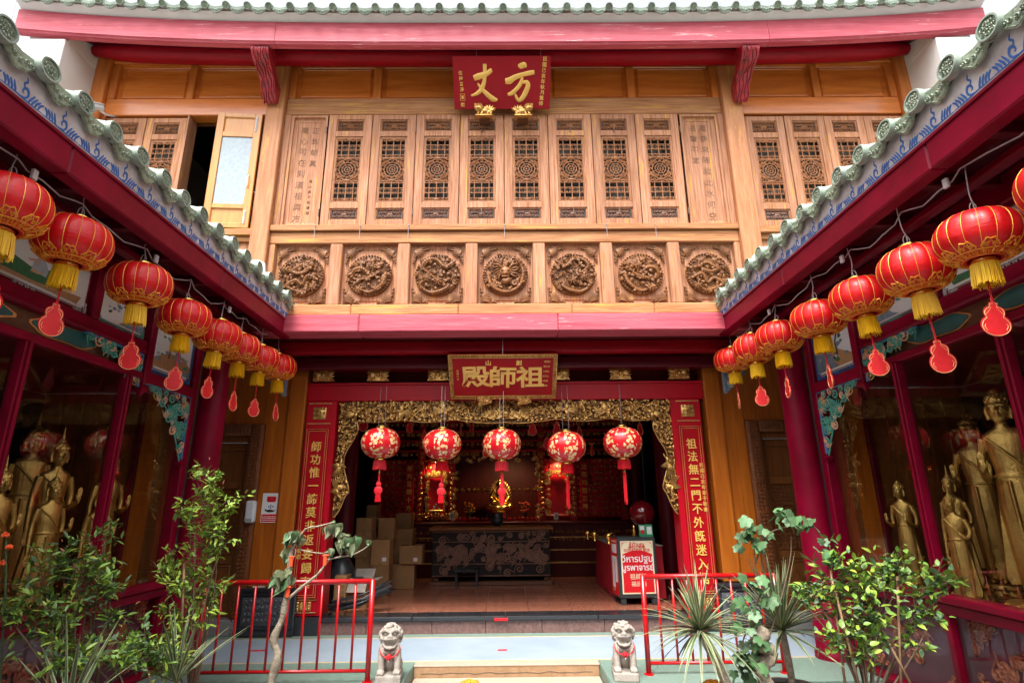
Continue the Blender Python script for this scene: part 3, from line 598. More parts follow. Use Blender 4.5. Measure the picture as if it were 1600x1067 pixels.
# --- dragon medallions
def medallion(seed, paths, face=False, flip=1):
    rs = random.getstate(); random.seed(seed); R = .305
    b = MB()
    b.lathe([(0, 0), (R-.03, 0), (R, -.02), (R+.004, .0), (R, .02)], 40, T=lambda x, y, z: (x, -(-z)-.0, y)) if False else None
    T = lambda x, y, z: (x, z, y)
    b.lathe([(0.001, -.012), (R-.02, -.012), (R, -.004), (R+.006, .012), (R-.004, .03), (0.001, .03)], 40, T=T)
    for k in range(46):                                              # beaded scroll rim
        a = 2*PI*k/46; b.ell(((R-.012)*math.cos(a), -.022, (R-.012)*math.sin(a)), (.017, .016, .013), 6, 4)
    cells = []
    for i in range(260):
        a = random.uniform(0, 2*PI); r = R*math.sqrt(random.uniform(0, .84)); x, z = r*math.cos(a), r*math.sin(a)
        if any((x-c[0])**2+(z-c[1])**2 < .022**2 for c in cells): continue
        cells.append((x, z)); t = random.random()
        if t < .5: curl(b, x, z, random.uniform(.014, .026), random.uniform(0, 6.3), random.uniform(1, 1.5), .0065, -.018, .018, flip=random.choice((1, -1)), tail=.03, n=5)
        elif t < .85:
            a0 = random.uniform(0, 6.3)
            for k in range(4): flame(b, x, z, random.uniform(.04, .07), a0+k*.35, .008, -.03, .03)
        else: b.ell((x, -.024, z), (.016, .017, .013), 7, 5)
    for pth in paths:
        pts = bez([(p[0]*R*flip, -.045-.012*math.sin(i*2.1), p[1]*R) for i, p in enumerate(pth)], 9); n = len(pts)
        rad = [.010+.016*math.sin(PI*min(1, .15+.85*i/n))**.7*(1-.35*i/n) for i in range(n)]
        b.tube(pts, rad, 9, flat=.9)
        for i in range(2, n-2, 1):                                    # dorsal fins and belly scales
            p = pts[i]; d = (pts[i+1]-pts[i-1]).normalized(); q = Vector((-d.z, 0, d.x)); r = rad[i]
            b.tube([p+q*r*.8+V(0, -.01, 0), p+q*(r+.016)+d*.008+V(0, -.012, 0)], [.006, .0015], 4)
            if i % 2: b.tube([p-q*r*.7+V(0, -r*.75, 0), p+V(0, -r*.98, 0), p+q*r*.7+V(0, -r*.7, 0)], .0035, 4)
        hx, hz = pts[-1].x, pts[-1].z
        for k in range(7): flame(b, hx, hz, .07, k*.9+seed, .008, -.05, .03)
        b.ell((hx, -.065, hz), (.036, .032, .028), 9, 6); b.ell((hx+.03*flip, -.07, hz-.012), (.022, .02, .014), 7, 5)
        for sx in (-1, 1): b.ell((hx+.012*sx, -.09, hz+.014), (.009, .008, .009), 6, 4)
    if face:
        b.ell((0, -.06, .02), (.085, .05, .075), 12, 8); b.ell((0, -.10, -.015), (.035, .03, .026), 8, 6); b.ell((0, -.085, -.055), (.06, .03, .02), 9, 5)
        for sx in (-1, 1):
            b.ell((sx*.042, -.10, .035), (.02, .02, .018), 8, 5); b.tube(bez([(sx*.05, -.08, .07), (sx*.10, -.09, .12), (sx*.16, -.07, .13)], 4), .012, 6)
            for k in range(7): flame(b, sx*.06, -.0+.02*k, .11, (PI if sx < 0 else 0)+sx*(k*.32-.9), .011, -.05, .03)
            curl(b, sx*.13, -.14, .05, 0, 1.3, .016, -.04, .02, flip=sx)
        for k in range(9): flame(b, 0, -.075, .09, -PI/2+(k-4)*.28, .010, -.06, .03)
    else:
        b.ell((.13*flip, -.055, .09), (.03, .03, .03), 9, 6)
    random.setstate(rs); return b.mesh('medallion', 'carved', .8)
A_ = [[(-.62, .30), (-.1, .05), (.35, .28), (.05, .50), (-.45, .18), (-.72, .25)], [(.80, -.25), (.35, -.05), (.10, -.45), (-.2, -.25), (-.55, -.55), (.1, -.8), (.6, -.62)]]
B_ = [[(.62, .55), (.2, .3), (.1, -.05), (-.3, .28), (-.66, .2), (-.72, -.15), (-.25, -.22), (.35, .02), (.15, .35)], [(.75, .1), (.62, -.45), (.1, -.82), (-.4, -.72)]]
C_ = [[(.8, .65), (.35, .35), (.0, .68), (-.4, .72), (-.68, .35), (-.25, -.05), (.05, -.35)], [(.55, -.55), (.2, -.8), (-.35, -.85), (-.75, -.5), (-.45, -.2)]]
D_ = [[(-.8, .1), (-.6, -.6), (0, -.85), (.6, -.6), (.8, .1), (.55, .62)]]
meds = [medallion(1, A_), medallion(2, B_), medallion(3, C_), medallion(4, D_, True), medallion(3, C_, False, -1), medallion(2, B_, False, -1), medallion(1, A_, False, -1)]
def corner():
    b = MB(); L = .235
    b.prism([(0, 0), (L, 0), (L*.55, -.05), (.05, -L*.55), (0, -L)], -.006, .01)
    for (x, z, r) in ((.045, -.045, .036), (.11, -.030, .028), (.030, -.11, .028), (.165, -.020, .02), (.020, -.165, .02), (.205, -.014, .013), (.014, -.205, .013), (.09, -.075, .022)):
        curl(b, x, z, r, 2.3, 1.2, .0075, -.006, .014, n=5); b.ell((x, -.014, z), (r*.4, .012, r*.4), 6, 4)
    for k in range(6): flame(b, .025, -.025, .14, -.12-.27*k, .011, -.008, .018)
    return b.mesh('corner_ornament', 'carved', .8)
CO = corner()
cw, x_0 = .931, -3.25
for i in range(8):
    xa = x_0+i*cw-.0 if i else x_0
    a, c_ = (x_0, x_0+.085) if i == 0 else ((3.27-.085, 3.27) if i == 7 else (x_0+i*cw-.085, x_0+i*cw+.085))
    hbox('frieze_stile', a, c_, 7.10, 7.32, 4.355, 5.252, 'faded_v', .012)
for i in range(7):
    a, c_ = x_0+i*cw+.087, x_0+(i+1)*cw-.087; xm = (a+c_)/2
    b = MB(); panel(b, a, c_, 4.355, 5.252, 7.13, [(0, 0), (.006, .05), (.03, .055), (.07, .07), (.085, .052)]); o = hb(b, 'frieze_panel', 'faded_v')
    bpy.context.view_layer.update()
    m_ = inst('medallion', meds[i], o, Matrix.Translation((xm, -.03, 4.80-ZP)))
    if i == 0: m_.data.materials[0] = M['carved']
    for sx in (1, -1):
        for sz in (1, -1): inst('corner_ornament', CO, o, Matrix.Translation((xm-sx*.345, -.024, 4.80-ZP+sz*.405))@Matrix.Diagonal((sx, 1, sz, 1)))
# --- red beam between the storeys and the soffit behind it
hbox('storey_beam', -3.55, -1.92, 7.02, 7.34, 3.955, 4.192, 'pink', .014); hbox('storey_beam', -1.917, .7, 7.023, 7.34, 3.955, 4.190, 'pink', .014); hbox('storey_beam', .703, 3.55, 7.02, 7.34, 3.955, 4.192, 'pink', .014)
hbox('storey_beam', -6.2, -3.553, 7.1, 7.34, 3.955, 4.18, 'red_beam'); hbox('storey_beam', 3.553, 6.2, 7.1, 7.34, 3.955, 4.18, 'red_beam')
for i in range(8):
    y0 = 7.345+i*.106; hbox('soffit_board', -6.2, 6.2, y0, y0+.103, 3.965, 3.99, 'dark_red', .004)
hbox('soffit_beam', -3.2, 3.2, 7.50, 7.66, 3.80, 3.963, 'red_beam', .012); hbox('soffit_beam', -3.2, 3.2, 7.86, 8.0, 3.66, 3.82, 'crimson_dk', .012)
hbox('lintel', -2.9, 2.9, 8.12, 8.4, 3.235, 3.50, 'red', .01); hbox('lintel_bead', -2.9, 2.9, 8.09, 8.118, 3.47, 3.5, 'red', .006)
hbox('upper_lintel', -2.9, 2.9, 8.14, 8.4, 3.70, 3.963, 'red_beam', .01); hbox('lintel_recess', -2.9, 2.9, 8.3, 8.4, 3.503, 3.697, 'dark_red')
# gilded brackets under the upper lintel
def bracket_mesh():
    rs = random.getstate(); random.seed(5); b = MB()
    b.prism([(-.17, .085), (.17, .085), (.10, 0), (.16, -.085), (-.16, -.085), (-.10, 0)], .0, .05)
    for sx in (-1, 1):
        for (x, z, r) in ((.12, .05, .03), (.07, .015, .03), (.12, -.055, .026), (.05, -.05, .026), (.04, .055, .022)):
            curl(b, sx*x, z, r, random.uniform(0, 6), 1.3, .008, 0, .02, flip=sx, n=5)
        for k in range(4): flame(b, sx*.03, .0, .13, (0 if sx > 0 else PI)+sx*(k-1.5)*.35, .012, 0, .02)
    b.ell((0, -.02, 0), (.03, .03, .03), 9, 6); random.setstate(rs); return b.mesh('gilded_bracket', 'gold', .8)
GB = bracket_mesh()
for x in (-2.65, -1.86, -.98, -.1, .78, 1.68, 2.54): hinst('gilded_bracket', GB, Matrix.Translation((x, 8.02, 3.60)))
# --- doorway jambs with couplets
def jamb(s):
    xa, xb = (-2.88, -2.45) if s < 0 else (2.40, 2.83); xc = (-2.685 if s < 0 else 2.64)
    hbox('jamb_plinth', xa, xb, 8.04, 8.42, ZP, ZH+.01, 'black_st', .006)
    j = hbox('door_jamb', xa, xb, 8.10, 8.42, ZH+.013, 3.232, 'red', .008)
    b = MB(); panel(b, xc-.165, xc+.165, .60, 2.84, 8.07, [(0, .028), (0, 0), (.018, 0), (.024, .006)]); cb = hb(b, 'couplet_board', 'signred2')
    b = MB()
    for o_ in (.012, .04):
        for (q0, q1, r0, r1) in ((-.165+o_, -.160+o_, .6+o_, 2.84-o_), (.160-o_, .165-o_, .6+o_, 2.84-o_), (-.16+o_, .16-o_, .6+o_, .605+o_), (-.16+o_, .16-o_, 2.835-o_, 2.84-o_)):
            b.box(xc+q0, xc+q1, 8.064, 8.0765, r0, r1, .001)
    hb(b, 'gold_line', 'gold_paint')
    for z0, z1 in ((2.90, 2.915), (3.19, 3.205), (.575, .59), (.42, .435)): hbox('gold_fillet', xc-.165, xc+.165, 8.085, 8.098, z0, z1, 'gold_paint', .003)
    bpy.context.view_layer.update()
    txt = '師功惟一諦莫非返妄歸真' if s < 0 else '祖法無二門不外旣迷入悟'
    n = len(txt); z0 = 2.58; dz = (2.58-.80)/(n-1)
    for i, ch in enumerate(txt):
        me = glyph(ch, .165, .004, .0012, .001, 'gold_letter')
        if not me.materials: me.materials.append(M['gold_letter'])
        hinst('character', me, Matrix.Translation((xc, 8.072, z0-i*dz))@Matrix.Rotation(random.uniform(-.05, .05), 4, 'Y')@Matrix.Diagonal((.9, 1, .92, 1)))
    sm = ('佛子弟敬題', -.115, 1.42, .075) if s < 0 else ('民國己亥年弟子敬書', .115, 2.28, .075)
    for i, ch in enumerate(sm[0]):
        me = glyph(ch, .062, .002, .001, 0, 'gold_letter')
        if not me.materials: me.materials.append(M['gold_letter'])
        hinst('character', me, Matrix.Translation((xc+sm[1], 8.072, sm[2]-i*sm[3])))
    for zc, hw, hh in ((3.055, .095, .085), (.505, .10, .055)):
        b = MB(); b.box(xc-hw, xc+hw, 8.082, 8.1, zc-hh, zc+hh, .003)
        for i in range(4):
            for k in range(3): curl(b, xc-hw+.028+i*(2*hw-.056)/3, zc-hh+.02+k*(2*hh-.04)/2, .02, random.uniform(0, 6), 1.2, .006, 8.08, .008, flip=random.choice((1, -1)), n=4)
        hb(b, 'gilded_tablet', 'gold', .8)
    return j
jamb(-1); jamb(1)
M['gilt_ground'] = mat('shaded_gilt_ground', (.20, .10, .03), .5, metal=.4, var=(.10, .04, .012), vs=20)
# --- gilded openwork round the doorway
def gilded_arch():
    rs = random.getstate(); random.seed(11); b = MB(); X1 = 2.42; zt = 3.228
    def side_w(z): return .16+.10*max(0, (z-2.5)/.45)+.05*math.sin((z-1.7)*7) if z > 1.95 else .03+.15*max(0, (z-1.62)/.33)**.7
    low = []
    N = 60
    for i in range(N+1):
        x = -X1+.26+(2*X1-.52)*i/N; low.append((x, 2.955-.035*abs(math.sin(x*4.2))-.05*math.exp(-(x/.3)**2)))
    R_ = [(X1-side_w(z), z) for z in [2.9-1.28*k/18 for k in range(19)]]
    out = [(-X1, zt), (-X1, 1.62)]+[(-x, z) for x, z in R_[::-1]]+low+R_+[(X1, 1.62), (X1, zt)]
    def inside(x, z):
        ax = abs(x)
        if ax > X1-.012 or z > zt-.01: return False
        if z < 1.66: return False
        if ax < X1-side_w(min(z, 2.9)) : return z > 2.955-.035*abs(math.sin(x*4.2))-.0
        return True
    # backing split in strips so that it stays solid
    for i in range(N):
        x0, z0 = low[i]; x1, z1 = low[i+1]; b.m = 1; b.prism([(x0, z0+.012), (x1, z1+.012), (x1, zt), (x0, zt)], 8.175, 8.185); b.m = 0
    for sx in (-1, 1):
        zs = [3.228]+[2.9-1.28*k/18 for k in range(19)]
        for a, c in zip(zs[:-1], zs[1:]):
            wa = .30 if a > 2.9 else side_w(a); wc = side_w(c)
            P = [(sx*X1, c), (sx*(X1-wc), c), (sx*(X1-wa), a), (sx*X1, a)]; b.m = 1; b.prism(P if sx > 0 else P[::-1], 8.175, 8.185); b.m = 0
    b.tube([(x, 8.16, z+.006) for x, z in low], .010, 6)
    for sx in (-1, 1): b.tube(bez([(sx*low[-1][0], 8.16, low[-1][1]+.004), (sx*(X1-.27), 8.16, 2.90)]+[(sx*x, 8.16, z) for x, z in R_[1:]], 2), .010, 6)
    cells = []
    for i in range(15000):
        x = random.uniform(-X1, X1); z = random.uniform(1.64, zt)
        if abs(x) < X1-.34 and z < 2.9: continue
        if not inside(x, z): continue
        if not inside(x, z-.02) or not inside(x-math.copysign(.022, x), z): continue
        if any((x-c[0])**2+(z-c[1])**2 < .025**2 for c in cells): continue
        cells.append((x, z)); t = random.random(); y = 8.165-random.uniform(0, .02)
        if t < .55: curl(b, x, z, random.uniform(.018, .030), random.uniform(0, 6.3), random.uniform(1, 1.6), .0070, y, .025, flip=random.choice((1, -1)), tail=.025, n=5)
        elif t < .8: b.ell((x, y-.012, z), (.015, .016, .014), 8, 5)
        else:
            a0 = random.uniform(0, 6.3)
            for k in range(4): flame(b, x, z, random.uniform(.035, .055), a0+k*.3, .0065, y, .025)
    def bird(x, z, a, s):
        ca, sa = math.cos(a), math.sin(a); T = lambda px, py, pz: (x+s*(px*ca-pz*sa), 8.10+py*s, z+s*(px*sa+pz*ca))
        b.ell((0, 0, 0), (.10, .045, .045), 10, 6, T); b.tube(bez([(.08, 0, .01), (.14, -.01, .05), (.18, 0, .04)], 4), [.03, .028, .024, .022, .02, .018, .015, .02, .012], 7, T)
        for k in range(7): flame(b, -.02, .02, .20-.012*k, 1.9+.16*k, .014, .0, .02, T, .1); flame(b, .0, -.02, .16-.01*k, -1.9-.17*k, .012, .0, .02, T, -.1)
        for k in range(5): b.tube(bez([(-.08, 0, (k-2)*.012), (-.22, -.02, (k-2)*.03), (-.36, 0, (k-2)*.05+.03)], 4), [.012]*8+[.004], 5, T)
    for x, z, a in ((-2.15, 3.07, .3), (-1.55, 3.08, PI-.2), (-.85, 3.09, .1), (.85, 3.09, PI-.1), (1.5, 3.08, .25), (2.1, 3.05, PI-.4), (-2.33, 2.35, 1.3), (2.29, 2.35, 1.8), (-2.35, 1.95, -1.3), (2.32, 1.95, -1.8)): bird(x, z, a, .58)
    b.ell((0, 8.11, 3.03), (.06, .05, .06), 12, 8)
    for k in range(14):
        sx = -1 if k % 2 else 1; curl(b, sx*(.09+.035*(k//2)), 3.0+.02*(k % 3), .045, PI/2, 1.5, .012, 8.14, .03, flip=sx)
    random.setstate(rs); return b
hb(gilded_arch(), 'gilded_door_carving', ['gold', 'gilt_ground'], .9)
# --- timber walls either side of the doorway, with carved side doors
def side_wall(s):
    X = lambda x: s*x
    hbox('corner_pilaster', X(2.90), X(3.14), 8.06, 8.42, .75, 3.963, 'wall_wood', .014); hbox('pilaster_bead', X(3.145), X(3.17), 8.10, 8.4, .75, 3.963, 'wall_wood', .008)
    for k in range(2): hbox('wall_board', X(3.172+k*.142), X(3.172+(k+1)*.142-.003), 8.12, 8.3, .75, 3.963, 'wall_wood', .003)
    for k in range(8): hbox('wall_board', X(3.458+k*.2), X(3.458+(k+1)*.2-.003), 8.12, 8.3, 2.915, 3.963, 'wall_wood', .003)
    # black relief plinth
    p = hbox('relief_plinth', X(2.76), X(3.50), 7.98, 8.115, ZP, .745, 'black_st', .01); bpy.context.view_layer.update()
    for z0, z1 in ((.185, .235), (.255, .28), (.655, .68), (.70, .735)): hb(MB().box(X(2.75), X(3.51), 7.965, 7.98, z0, z1, .004), 'plinth_moulding', 'black_st', p)
    rs = random.getstate(); random.seed(21); b = MB()
    b.box(X(2.82), X(3.44), 7.972, 7.98, .30, .635, .003)
    for i in range(10):
        for k in range(4): curl(b, X(2.9+.055*i), .36+.075*k, random.uniform(.02, .036), random.uniform(0, 6), 1.4, .007, 7.972, .008, flip=random.choice((1, -1)), tail=.04, n=4)
    hb(b, 'plinth_relief', 'black_rel', p, .8); random.setstate(rs)
    # carved door frame and leaf
    for (x0, x1, z0, z1) in ((3.462, 3.645, ZP, 2.91), (3.65, 5.0, 2.745, 2.912)):
        b = MB(); b.box(X(x0), X(x1), 8.08, 8.3, z0, z1, .008); rs = random.getstate(); random.seed(8)
        vert = x1-x0 < z1-z0; n = int((z1-z0 if vert else x1-x0)/.05)
        for i in range(n):
            for k in (-1, 0, 1):
                x = (x0+x1)/2+k*.045 if vert else x0+.025+.05*i; z = z0+.03+.05*i if vert else (z0+z1)/2+k*.045
                curl(b, X(x), min(z, z1-.02), .019, random.uniform(0, 6), 1.1, .006, 8.078, .008, flip=random.choice((1, -1)), n=4)
        random.setstate(rs); hb(b, 'carved_door_frame', 'carve_dk2' if 'carve_dk2' in M else 'carved', .8)
    hbox('door_fillet', X(3.65), X(3.69), 8.14, 8.3, ZP+.2, 2.74, 'door_wood'); hbox('door_fillet', X(3.69), X(5.0), 8.16, 8.3, 2.66, 2.74, 'door_wood')
    b = MB(); xa, xb = 3.70, 4.25
    for xk in (3.70, 4.262):
        xa, xb = xk, xk+.555; hbox('door_leaf', X(xa), X(xb), 8.27, 8.31, ZP+.2, 2.655, 'door_wood', .005)
        bpy.context.view_layer.update()
        for (x0, x1) in ((xa, xa+.07), (xb-.07, xb)): hbox('door_stile', X(x0), X(x1), 8.24, 8.268, ZP+.2, 2.655, 'door_wood', .005)
        for z0, z1 in ((ZP+.2, .52), (1.02, 1.12), (2.02, 2.12), (2.55, 2.655)): hbox('door_rail', X(xa+.072), X(xb-.072), 8.243, 8.268, z0, z1, 'door_wood', .005)
        b = MB(); xm = (xa+xb)/2; rs = random.getstate(); random.seed(9)
        for i in range(7):
            for k in range(15):
                curl(b, X(xa+.10+i*(.355/6)), 1.16+k*.0585, .027, random.uniform(0, 6), 1.2, .006, 8.262, .01, flip=random.choice((1, -1)), n=4)
        for r in (.17, .12, .07): b.tube([(X(xm)+r*math.cos(2*PI*k/24), 8.25, 1.57+r*math.sin(2*PI*k/24)) for k in range(25)], .008, 5, caps=False)
        for k in range(3): b.box(X(xa+.09), X(xb-.09), 8.252, 8.264, 1.3+.27*k-.005, 1.3+.27*k+.005, .001)
        hb(b, 'door_fretwork', 'carve_dk2', .8); random.setstate(rs)
        b = MB(); panel(b, min(X(xa+.072), X(xb-.072)), max(X(xa+.072), X(xb-.072)), .522, 1.018, 8.25, [(0, .018), (.02, 0), (.035, 0), (.045, .012)])
        b.tube(bez([(X(xm)-.09, 8.256, .65), (X(xm)-.14, 8.256, .74), (X(xm)-.05, 8.256, .80), (X(xm), 8.256, .90), (X(xm)+.05, 8.256, .80), (X(xm)+.14, 8.256, .74), (X(xm)+.09, 8.256, .65)], 5), .008, 5)
        curl(b, X(xm)-.06, .68, .045, 0, 1.3, .008, 8.26, .006); curl(b, X(xm)+.06, .68, .045, PI, 1.3, .008, 8.26, .006, flip=-1)
        hb(b, 'door_panel', 'door_wood', .8)
    hbox('threshold', X(3.50), X(5.0), 8.07, 8.4, ZP, ZP+.195, 'grey_st', .008)
side_wall(-1); side_wall(1)
# painted corbels high on the corner columns
rs = random.getstate(); random.seed(31)
for s in (-1, 1):
    b = MB(); xc = s*3.20
    b.prism([(xc-.17*s, 3.66), (xc+.17*s, 3.66), (xc+.14*s, 3.50), (xc+.0*s, 3.36), (xc-.15*s, 3.22), (xc-.17*s, 3.24)][::s], 7.60, 7.68); o = hb(b, 'painted_corbel', 'slate_paint', label='blue grey painted corbel with white cloud scrolls'); bpy.context.view_layer.update()
    for m_, nn in (('pearl', 9), ('teal_lt', 5), ('peach', 4)):
        b = MB()
        for k in range(nn): t = random.random(); curl(b, xc+s*(.12-.24*t), 3.60-.30*t*random.random()-.02, .032, random.uniform(0, 6), 1.4, .008, 7.597, .01, flip=random.choice((1, -1)), tail=.05)
        hb(b, 'corbel_scroll', m_, o, .8)
random.setstate(rs)
# --- top eave
def rise(x): return .25*(abs(x)/6.8)**3.2
def xloft(name, prof, x0, x1, m, n=40, parent=H, **k):
    b = MB(); q = len(prof); vs = []; fs = []
    for i in range(n+1):
        x = x0+(x1-x0)*i/n; vs += [(x, y, z+rise(x)) for y, z in prof]
    for i in range(n):
        for j in range(q): fs.append((i*q+j, i*q+(j+1) % q, (i+1)*q+(j+1) % q, (i+1)*q+j))
    fs.append(tuple(range(q))[::-1]); fs.append(tuple(n*q+j for j in range(q))); return hb(b.add(vs, fs), name, m, parent, **k)
jn = [-6.86, -3.2, 3.75, 6.90]
for a, c in zip(jn[:-1], jn[1:]): xloft('eave_beam', [(6.40, 7.995), (6.395, 8.31), (6.41, 8.325), (6.52, 8.325), (6.52, 7.968), (6.43, 7.965), (6.42, 7.985)], a+.003, c-.003, 'pink', 30)
xloft('eave_fascia', [(6.43, 8.325), (6.31, 8.395), (6.33, 8.43), (6.56, 8.50), (6.56, 8.325)], -6.85, 6.89, 'white_f', 60)
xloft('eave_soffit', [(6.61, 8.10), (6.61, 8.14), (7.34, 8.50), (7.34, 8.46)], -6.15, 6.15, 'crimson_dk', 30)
b = MB(); nq = 40; pts = [(-6.12+12.24*i/nq, 6.93, 8.235+rise(-6.12+12.24*i/nq)*.6) for i in range(nq+1)]; rr = [.145*min(1, .55+min(i, nq-i)*.22) for i in range(nq+1)]; b.tube(pts, rr, 18); hb(b, 'round_purlin', 'red_beam', smooth=True)
# roof slope and its tile rows
ct = MB(); T_ = lambda x, y, z: (x, y, z)
def cover(L, r, seg):                                                 # half-round tile seen from below, axis along +y
    b = MB(); n = 10; vs = []; fs = []
    for j in range(2):
        for k in range(n+1): a = PI*k/n-.35+.7*k/n*0; a = -.35+(PI+.7)*k/n; vs.append((r*math.cos(a), j*L, r*math.sin(a)))
    for k in range(n): fs.append((k, k+1, n+2+k, n+1+k))
    b.add(vs, fs); return b
def disc(r, seed=0, T=None, b=None):
    b = b or MB(); Tq = (lambda x, y, z: (x, -z, y)) if T is None else T
    b.m = 1; b.lathe([(.001, .004), (r*.80, .004)], 24, T=Tq); b.m = 0; b.lathe([(r*.80, .004), (r*.82, .016), (r*.96, .016), (r, .008), (r, -.035)], 24, T=Tq); b.m = 1
    for k in range(7):
        a = k*PI*2/7+seed; x, z = r*.50*math.cos(a), r*.50*math.sin(a); curl(b, x, z, r*.22, a, 1.3, r*.045, -.006, .006, n=4)
    for k in range(4): a = k*PI/2+.4; curl(b, r*.18*math.cos(a), r*.18*math.sin(a), r*.13, a, 1.2, r*.04, -.006, .006, n=4)
    b.m = 0; return b
def drip(w, h, b=None, smooth=False):
    b = b or MB(); P = []
    for k in range(13):
        t = k/12; x = -w+2*w*t; P.append((x, -h*(1-abs(2*t-1)**2)) if smooth else (x, -h*(1-abs(2*t-1)**1.5)-.014*abs(math.sin(t*PI*3.5))))
    P = P+[(w, .03), (.0, .012), (-w, .03)]
    b.prism(P, -.010, .006)
    for k in range(5):
        curl(b, (k-2)*w*.30, -h*.28-(h*.2 if k in (1, 2, 3) else 0)*(1 if k % 2 == 0 else .3), w*.15, k*2, 1.3, w*.035, -.011, .006, n=4)
    b.tube([(p[0]*.92, -.011, p[1]*.90) for p in P[:13]], w*.03, 4)
    return b
cov = cover(.36, .048, 0); tile_cover_up = cov.mesh('cover_tile', 'tile_pale', .8); disc_up = disc(.052).mesh('tile_disc', ['tile_pale', 'tile_relief'], .6); drip_up = drip(.118, .075, smooth=True).mesh('drip_tile', 'tile_pale', .6)
SLOPE = math.radians(27)
bpy.context.view_layer.update()
for i in range(-23, 24):
    x = i*.295; z = 8.405+rise(x); R4 = Matrix.Translation((x, 6.22+random.uniform(-.006, .006), z))@Matrix.Rotation(SLOPE, 4, 'X')@Matrix.Rotation(random.uniform(-.03, .03), 4, 'Z')
    hinst('cover_tile', tile_cover_up, R4); hinst('tile_disc', disc_up, R4)
    if i < 23:
        x2 = x+.1475; hinst('drip_tile', drip_up, Matrix.Translation((x2, 6.245, 8.385+rise(x2)))@Matrix.Rotation(SLOPE*.6+random.uniform(-.04, .04), 4, 'X'))
xloft('roof_slope', [(6.27, 8.40), (6.27, 8.42), (10.5, 10.55), (10.5, 10.50)], -6.95, 6.95, 'tile_pale', 40)
# --- white end piers
for s in (-1, 1):
    x0, x1 = s*6.16, s*6.74; hbox('end_pier', x0, x1, 6.46, 7.6, 0, 8.12, 'white', .01); hbox('pier_head', x0, x1, 6.53, 7.6, 8.122, 8.62, 'white', .01)
    hbox('rear_side_wall', x0, x1, 7.603, 11.1, 0, 8.62, 'white', .01)
hbox('hall_front_wall', -6.15, -3.56, 7.36, 7.39, ZP, 3.96, 'dark_red') if False else None
# --- carved red corbels carrying the eave beam
for xc, s in ((-3.42, 1), (3.50, -1)):
    b = MB(); P = bez([(0, 6.52, 8.02), (0, 6.66, 7.86), (0, 6.86, 7.70), (0, 7.04, 7.50)], 6); n = len(P); vs = []; fs = []
    for i, p in enumerate(P):
        t = i/(n-1); w = .125-.035*t; d = (P[min(i+1, n-1)]-P[max(i-1, 0)]).normalized(); q = Vector((0, -d.z, d.y)); q = q if q.y < 0 else -q
        bulge = .03*math.sin(t*9)
        th = .17*(1-.25*t)
        for (sx, sy) in ((-1, 0), (-1, 1), (1, 1), (1, 0)): a = p+V(sx*w, 0, 0)+q*((th*.5+bulge)*(1 if sy else -1.6)); vs.append((a.x+xc, a.y, a.z))
    for i in range(n-1):
        for j in range(4): fs.append((i*4+j, i*4+(j+1) % 4, i*4+4+(j+1) % 4, i*4+4+j))
    fs.append((0, 1, 2, 3)); fs.append(tuple((n-1)*4+j for j in (3, 2, 1, 0))); b.add(vs, fs)
    for i in range(n-1):
        p = P[i]; d = (P[i+1]-P[i]).normalized(); q = Vector((0, -abs(d.z), -abs(d.y))); th = .17*(1-.25*i/n)*.5+.03*math.sin(i/(n-1)*9)
        for sx in (-.085, -.045, 0, .045, .085):
            a = p+q*(th+.008); e = P[i+1]+q*(.17*(1-.25*(i+1)/n)*.5+.03*math.sin((i+1)/(n-1)*9)+.008); wv = .012*math.sin(i*1.1+sx*40); b.tube([(xc+sx+wv, a.y, a.z), (xc+sx+.012*math.sin((i+1)*1.1+sx*40), e.y, e.z)], .009, 5)
    hb(b, 'carved_eave_corbel', 'corb_red', .9)
# ================================================================ plaques
def plaque(name, label, c0, c1, w, th=.05):
    """board whose bottom edge is centred on c0 and top edge on c1, leaning forward; returns (root, height); local x-z plane faces -y"""
    h = (c1-c0).length; r = thing(name, c0, label, 'plaque'); r.rotation_euler = (math.atan2(c0.y-c1.y, c1.z-c0.z), 0, 0); return r, h
def brush(b, pts, sx, sz, y, flat=.3, n=4):
    P = bez([(p[0], y, p[1]) for p in pts], n); W_ = []
    for i in range(len(pts)-1): W_ += [pts[i][2]+(pts[i+1][2]-pts[i][2])*k/n for k in range(n)]
    W_.append(pts[-1][2]); b.tube(P, W_, 8, flat=flat)
c0 = atY(785, 171, 7.02); c1 = atY(784, 87.5, 6.58); c0.x = c1.x = (atY(710, 171, 7.02).x+atY(859, 171, 7.02).x)/2; PW = atY(859, 171, 7.02).x-atY(710, 171, 7.02).x
P1, ph = plaque('name_plaque', 'wine red plaque with two big gold brush characters under the top eave', c0, c1, PW)
b = MB(); b.box(-PW/2, PW/2, 0, .05, 0, ph, .006); b.build('board', 'signred', P1)
mx = lambda x: ((x-140)/1160-.5)*PW; mz = lambda y: (1-(y-205)/640)*ph; ws = PW/1160
ch1 = [[(385, 470, 34), (440, 450, 42), (500, 430, 36), (560, 405, 30), (600, 372, 22)], [(520, 300, 26), (518, 400, 25), (510, 500, 26), (480, 590, 30), (425, 650, 26), (350, 680, 12)], [(430, 530, 10), (480, 600, 24), (550, 670, 32), (610, 720, 36), (665, 732, 14)], [(560, 390, 22), (600, 360, 14)]]
ch2 = [[(925, 300, 20), (945, 325, 36), (985, 315, 38), (1000, 345, 16)], [(760, 505, 34), (810, 500, 44), (880, 458, 34), (980, 425, 28), (1060, 408, 30), (1108, 400, 26)], [(965, 460, 16), (945, 530, 26), (900, 595, 27), (840, 650, 28), (790, 665, 16)], [(960, 520, 14), (1015, 520, 28), (1032, 560, 32), (1000, 650, 34), (960, 715, 32), (920, 740, 20), (890, 690, 18), (880, 655, 8)]]
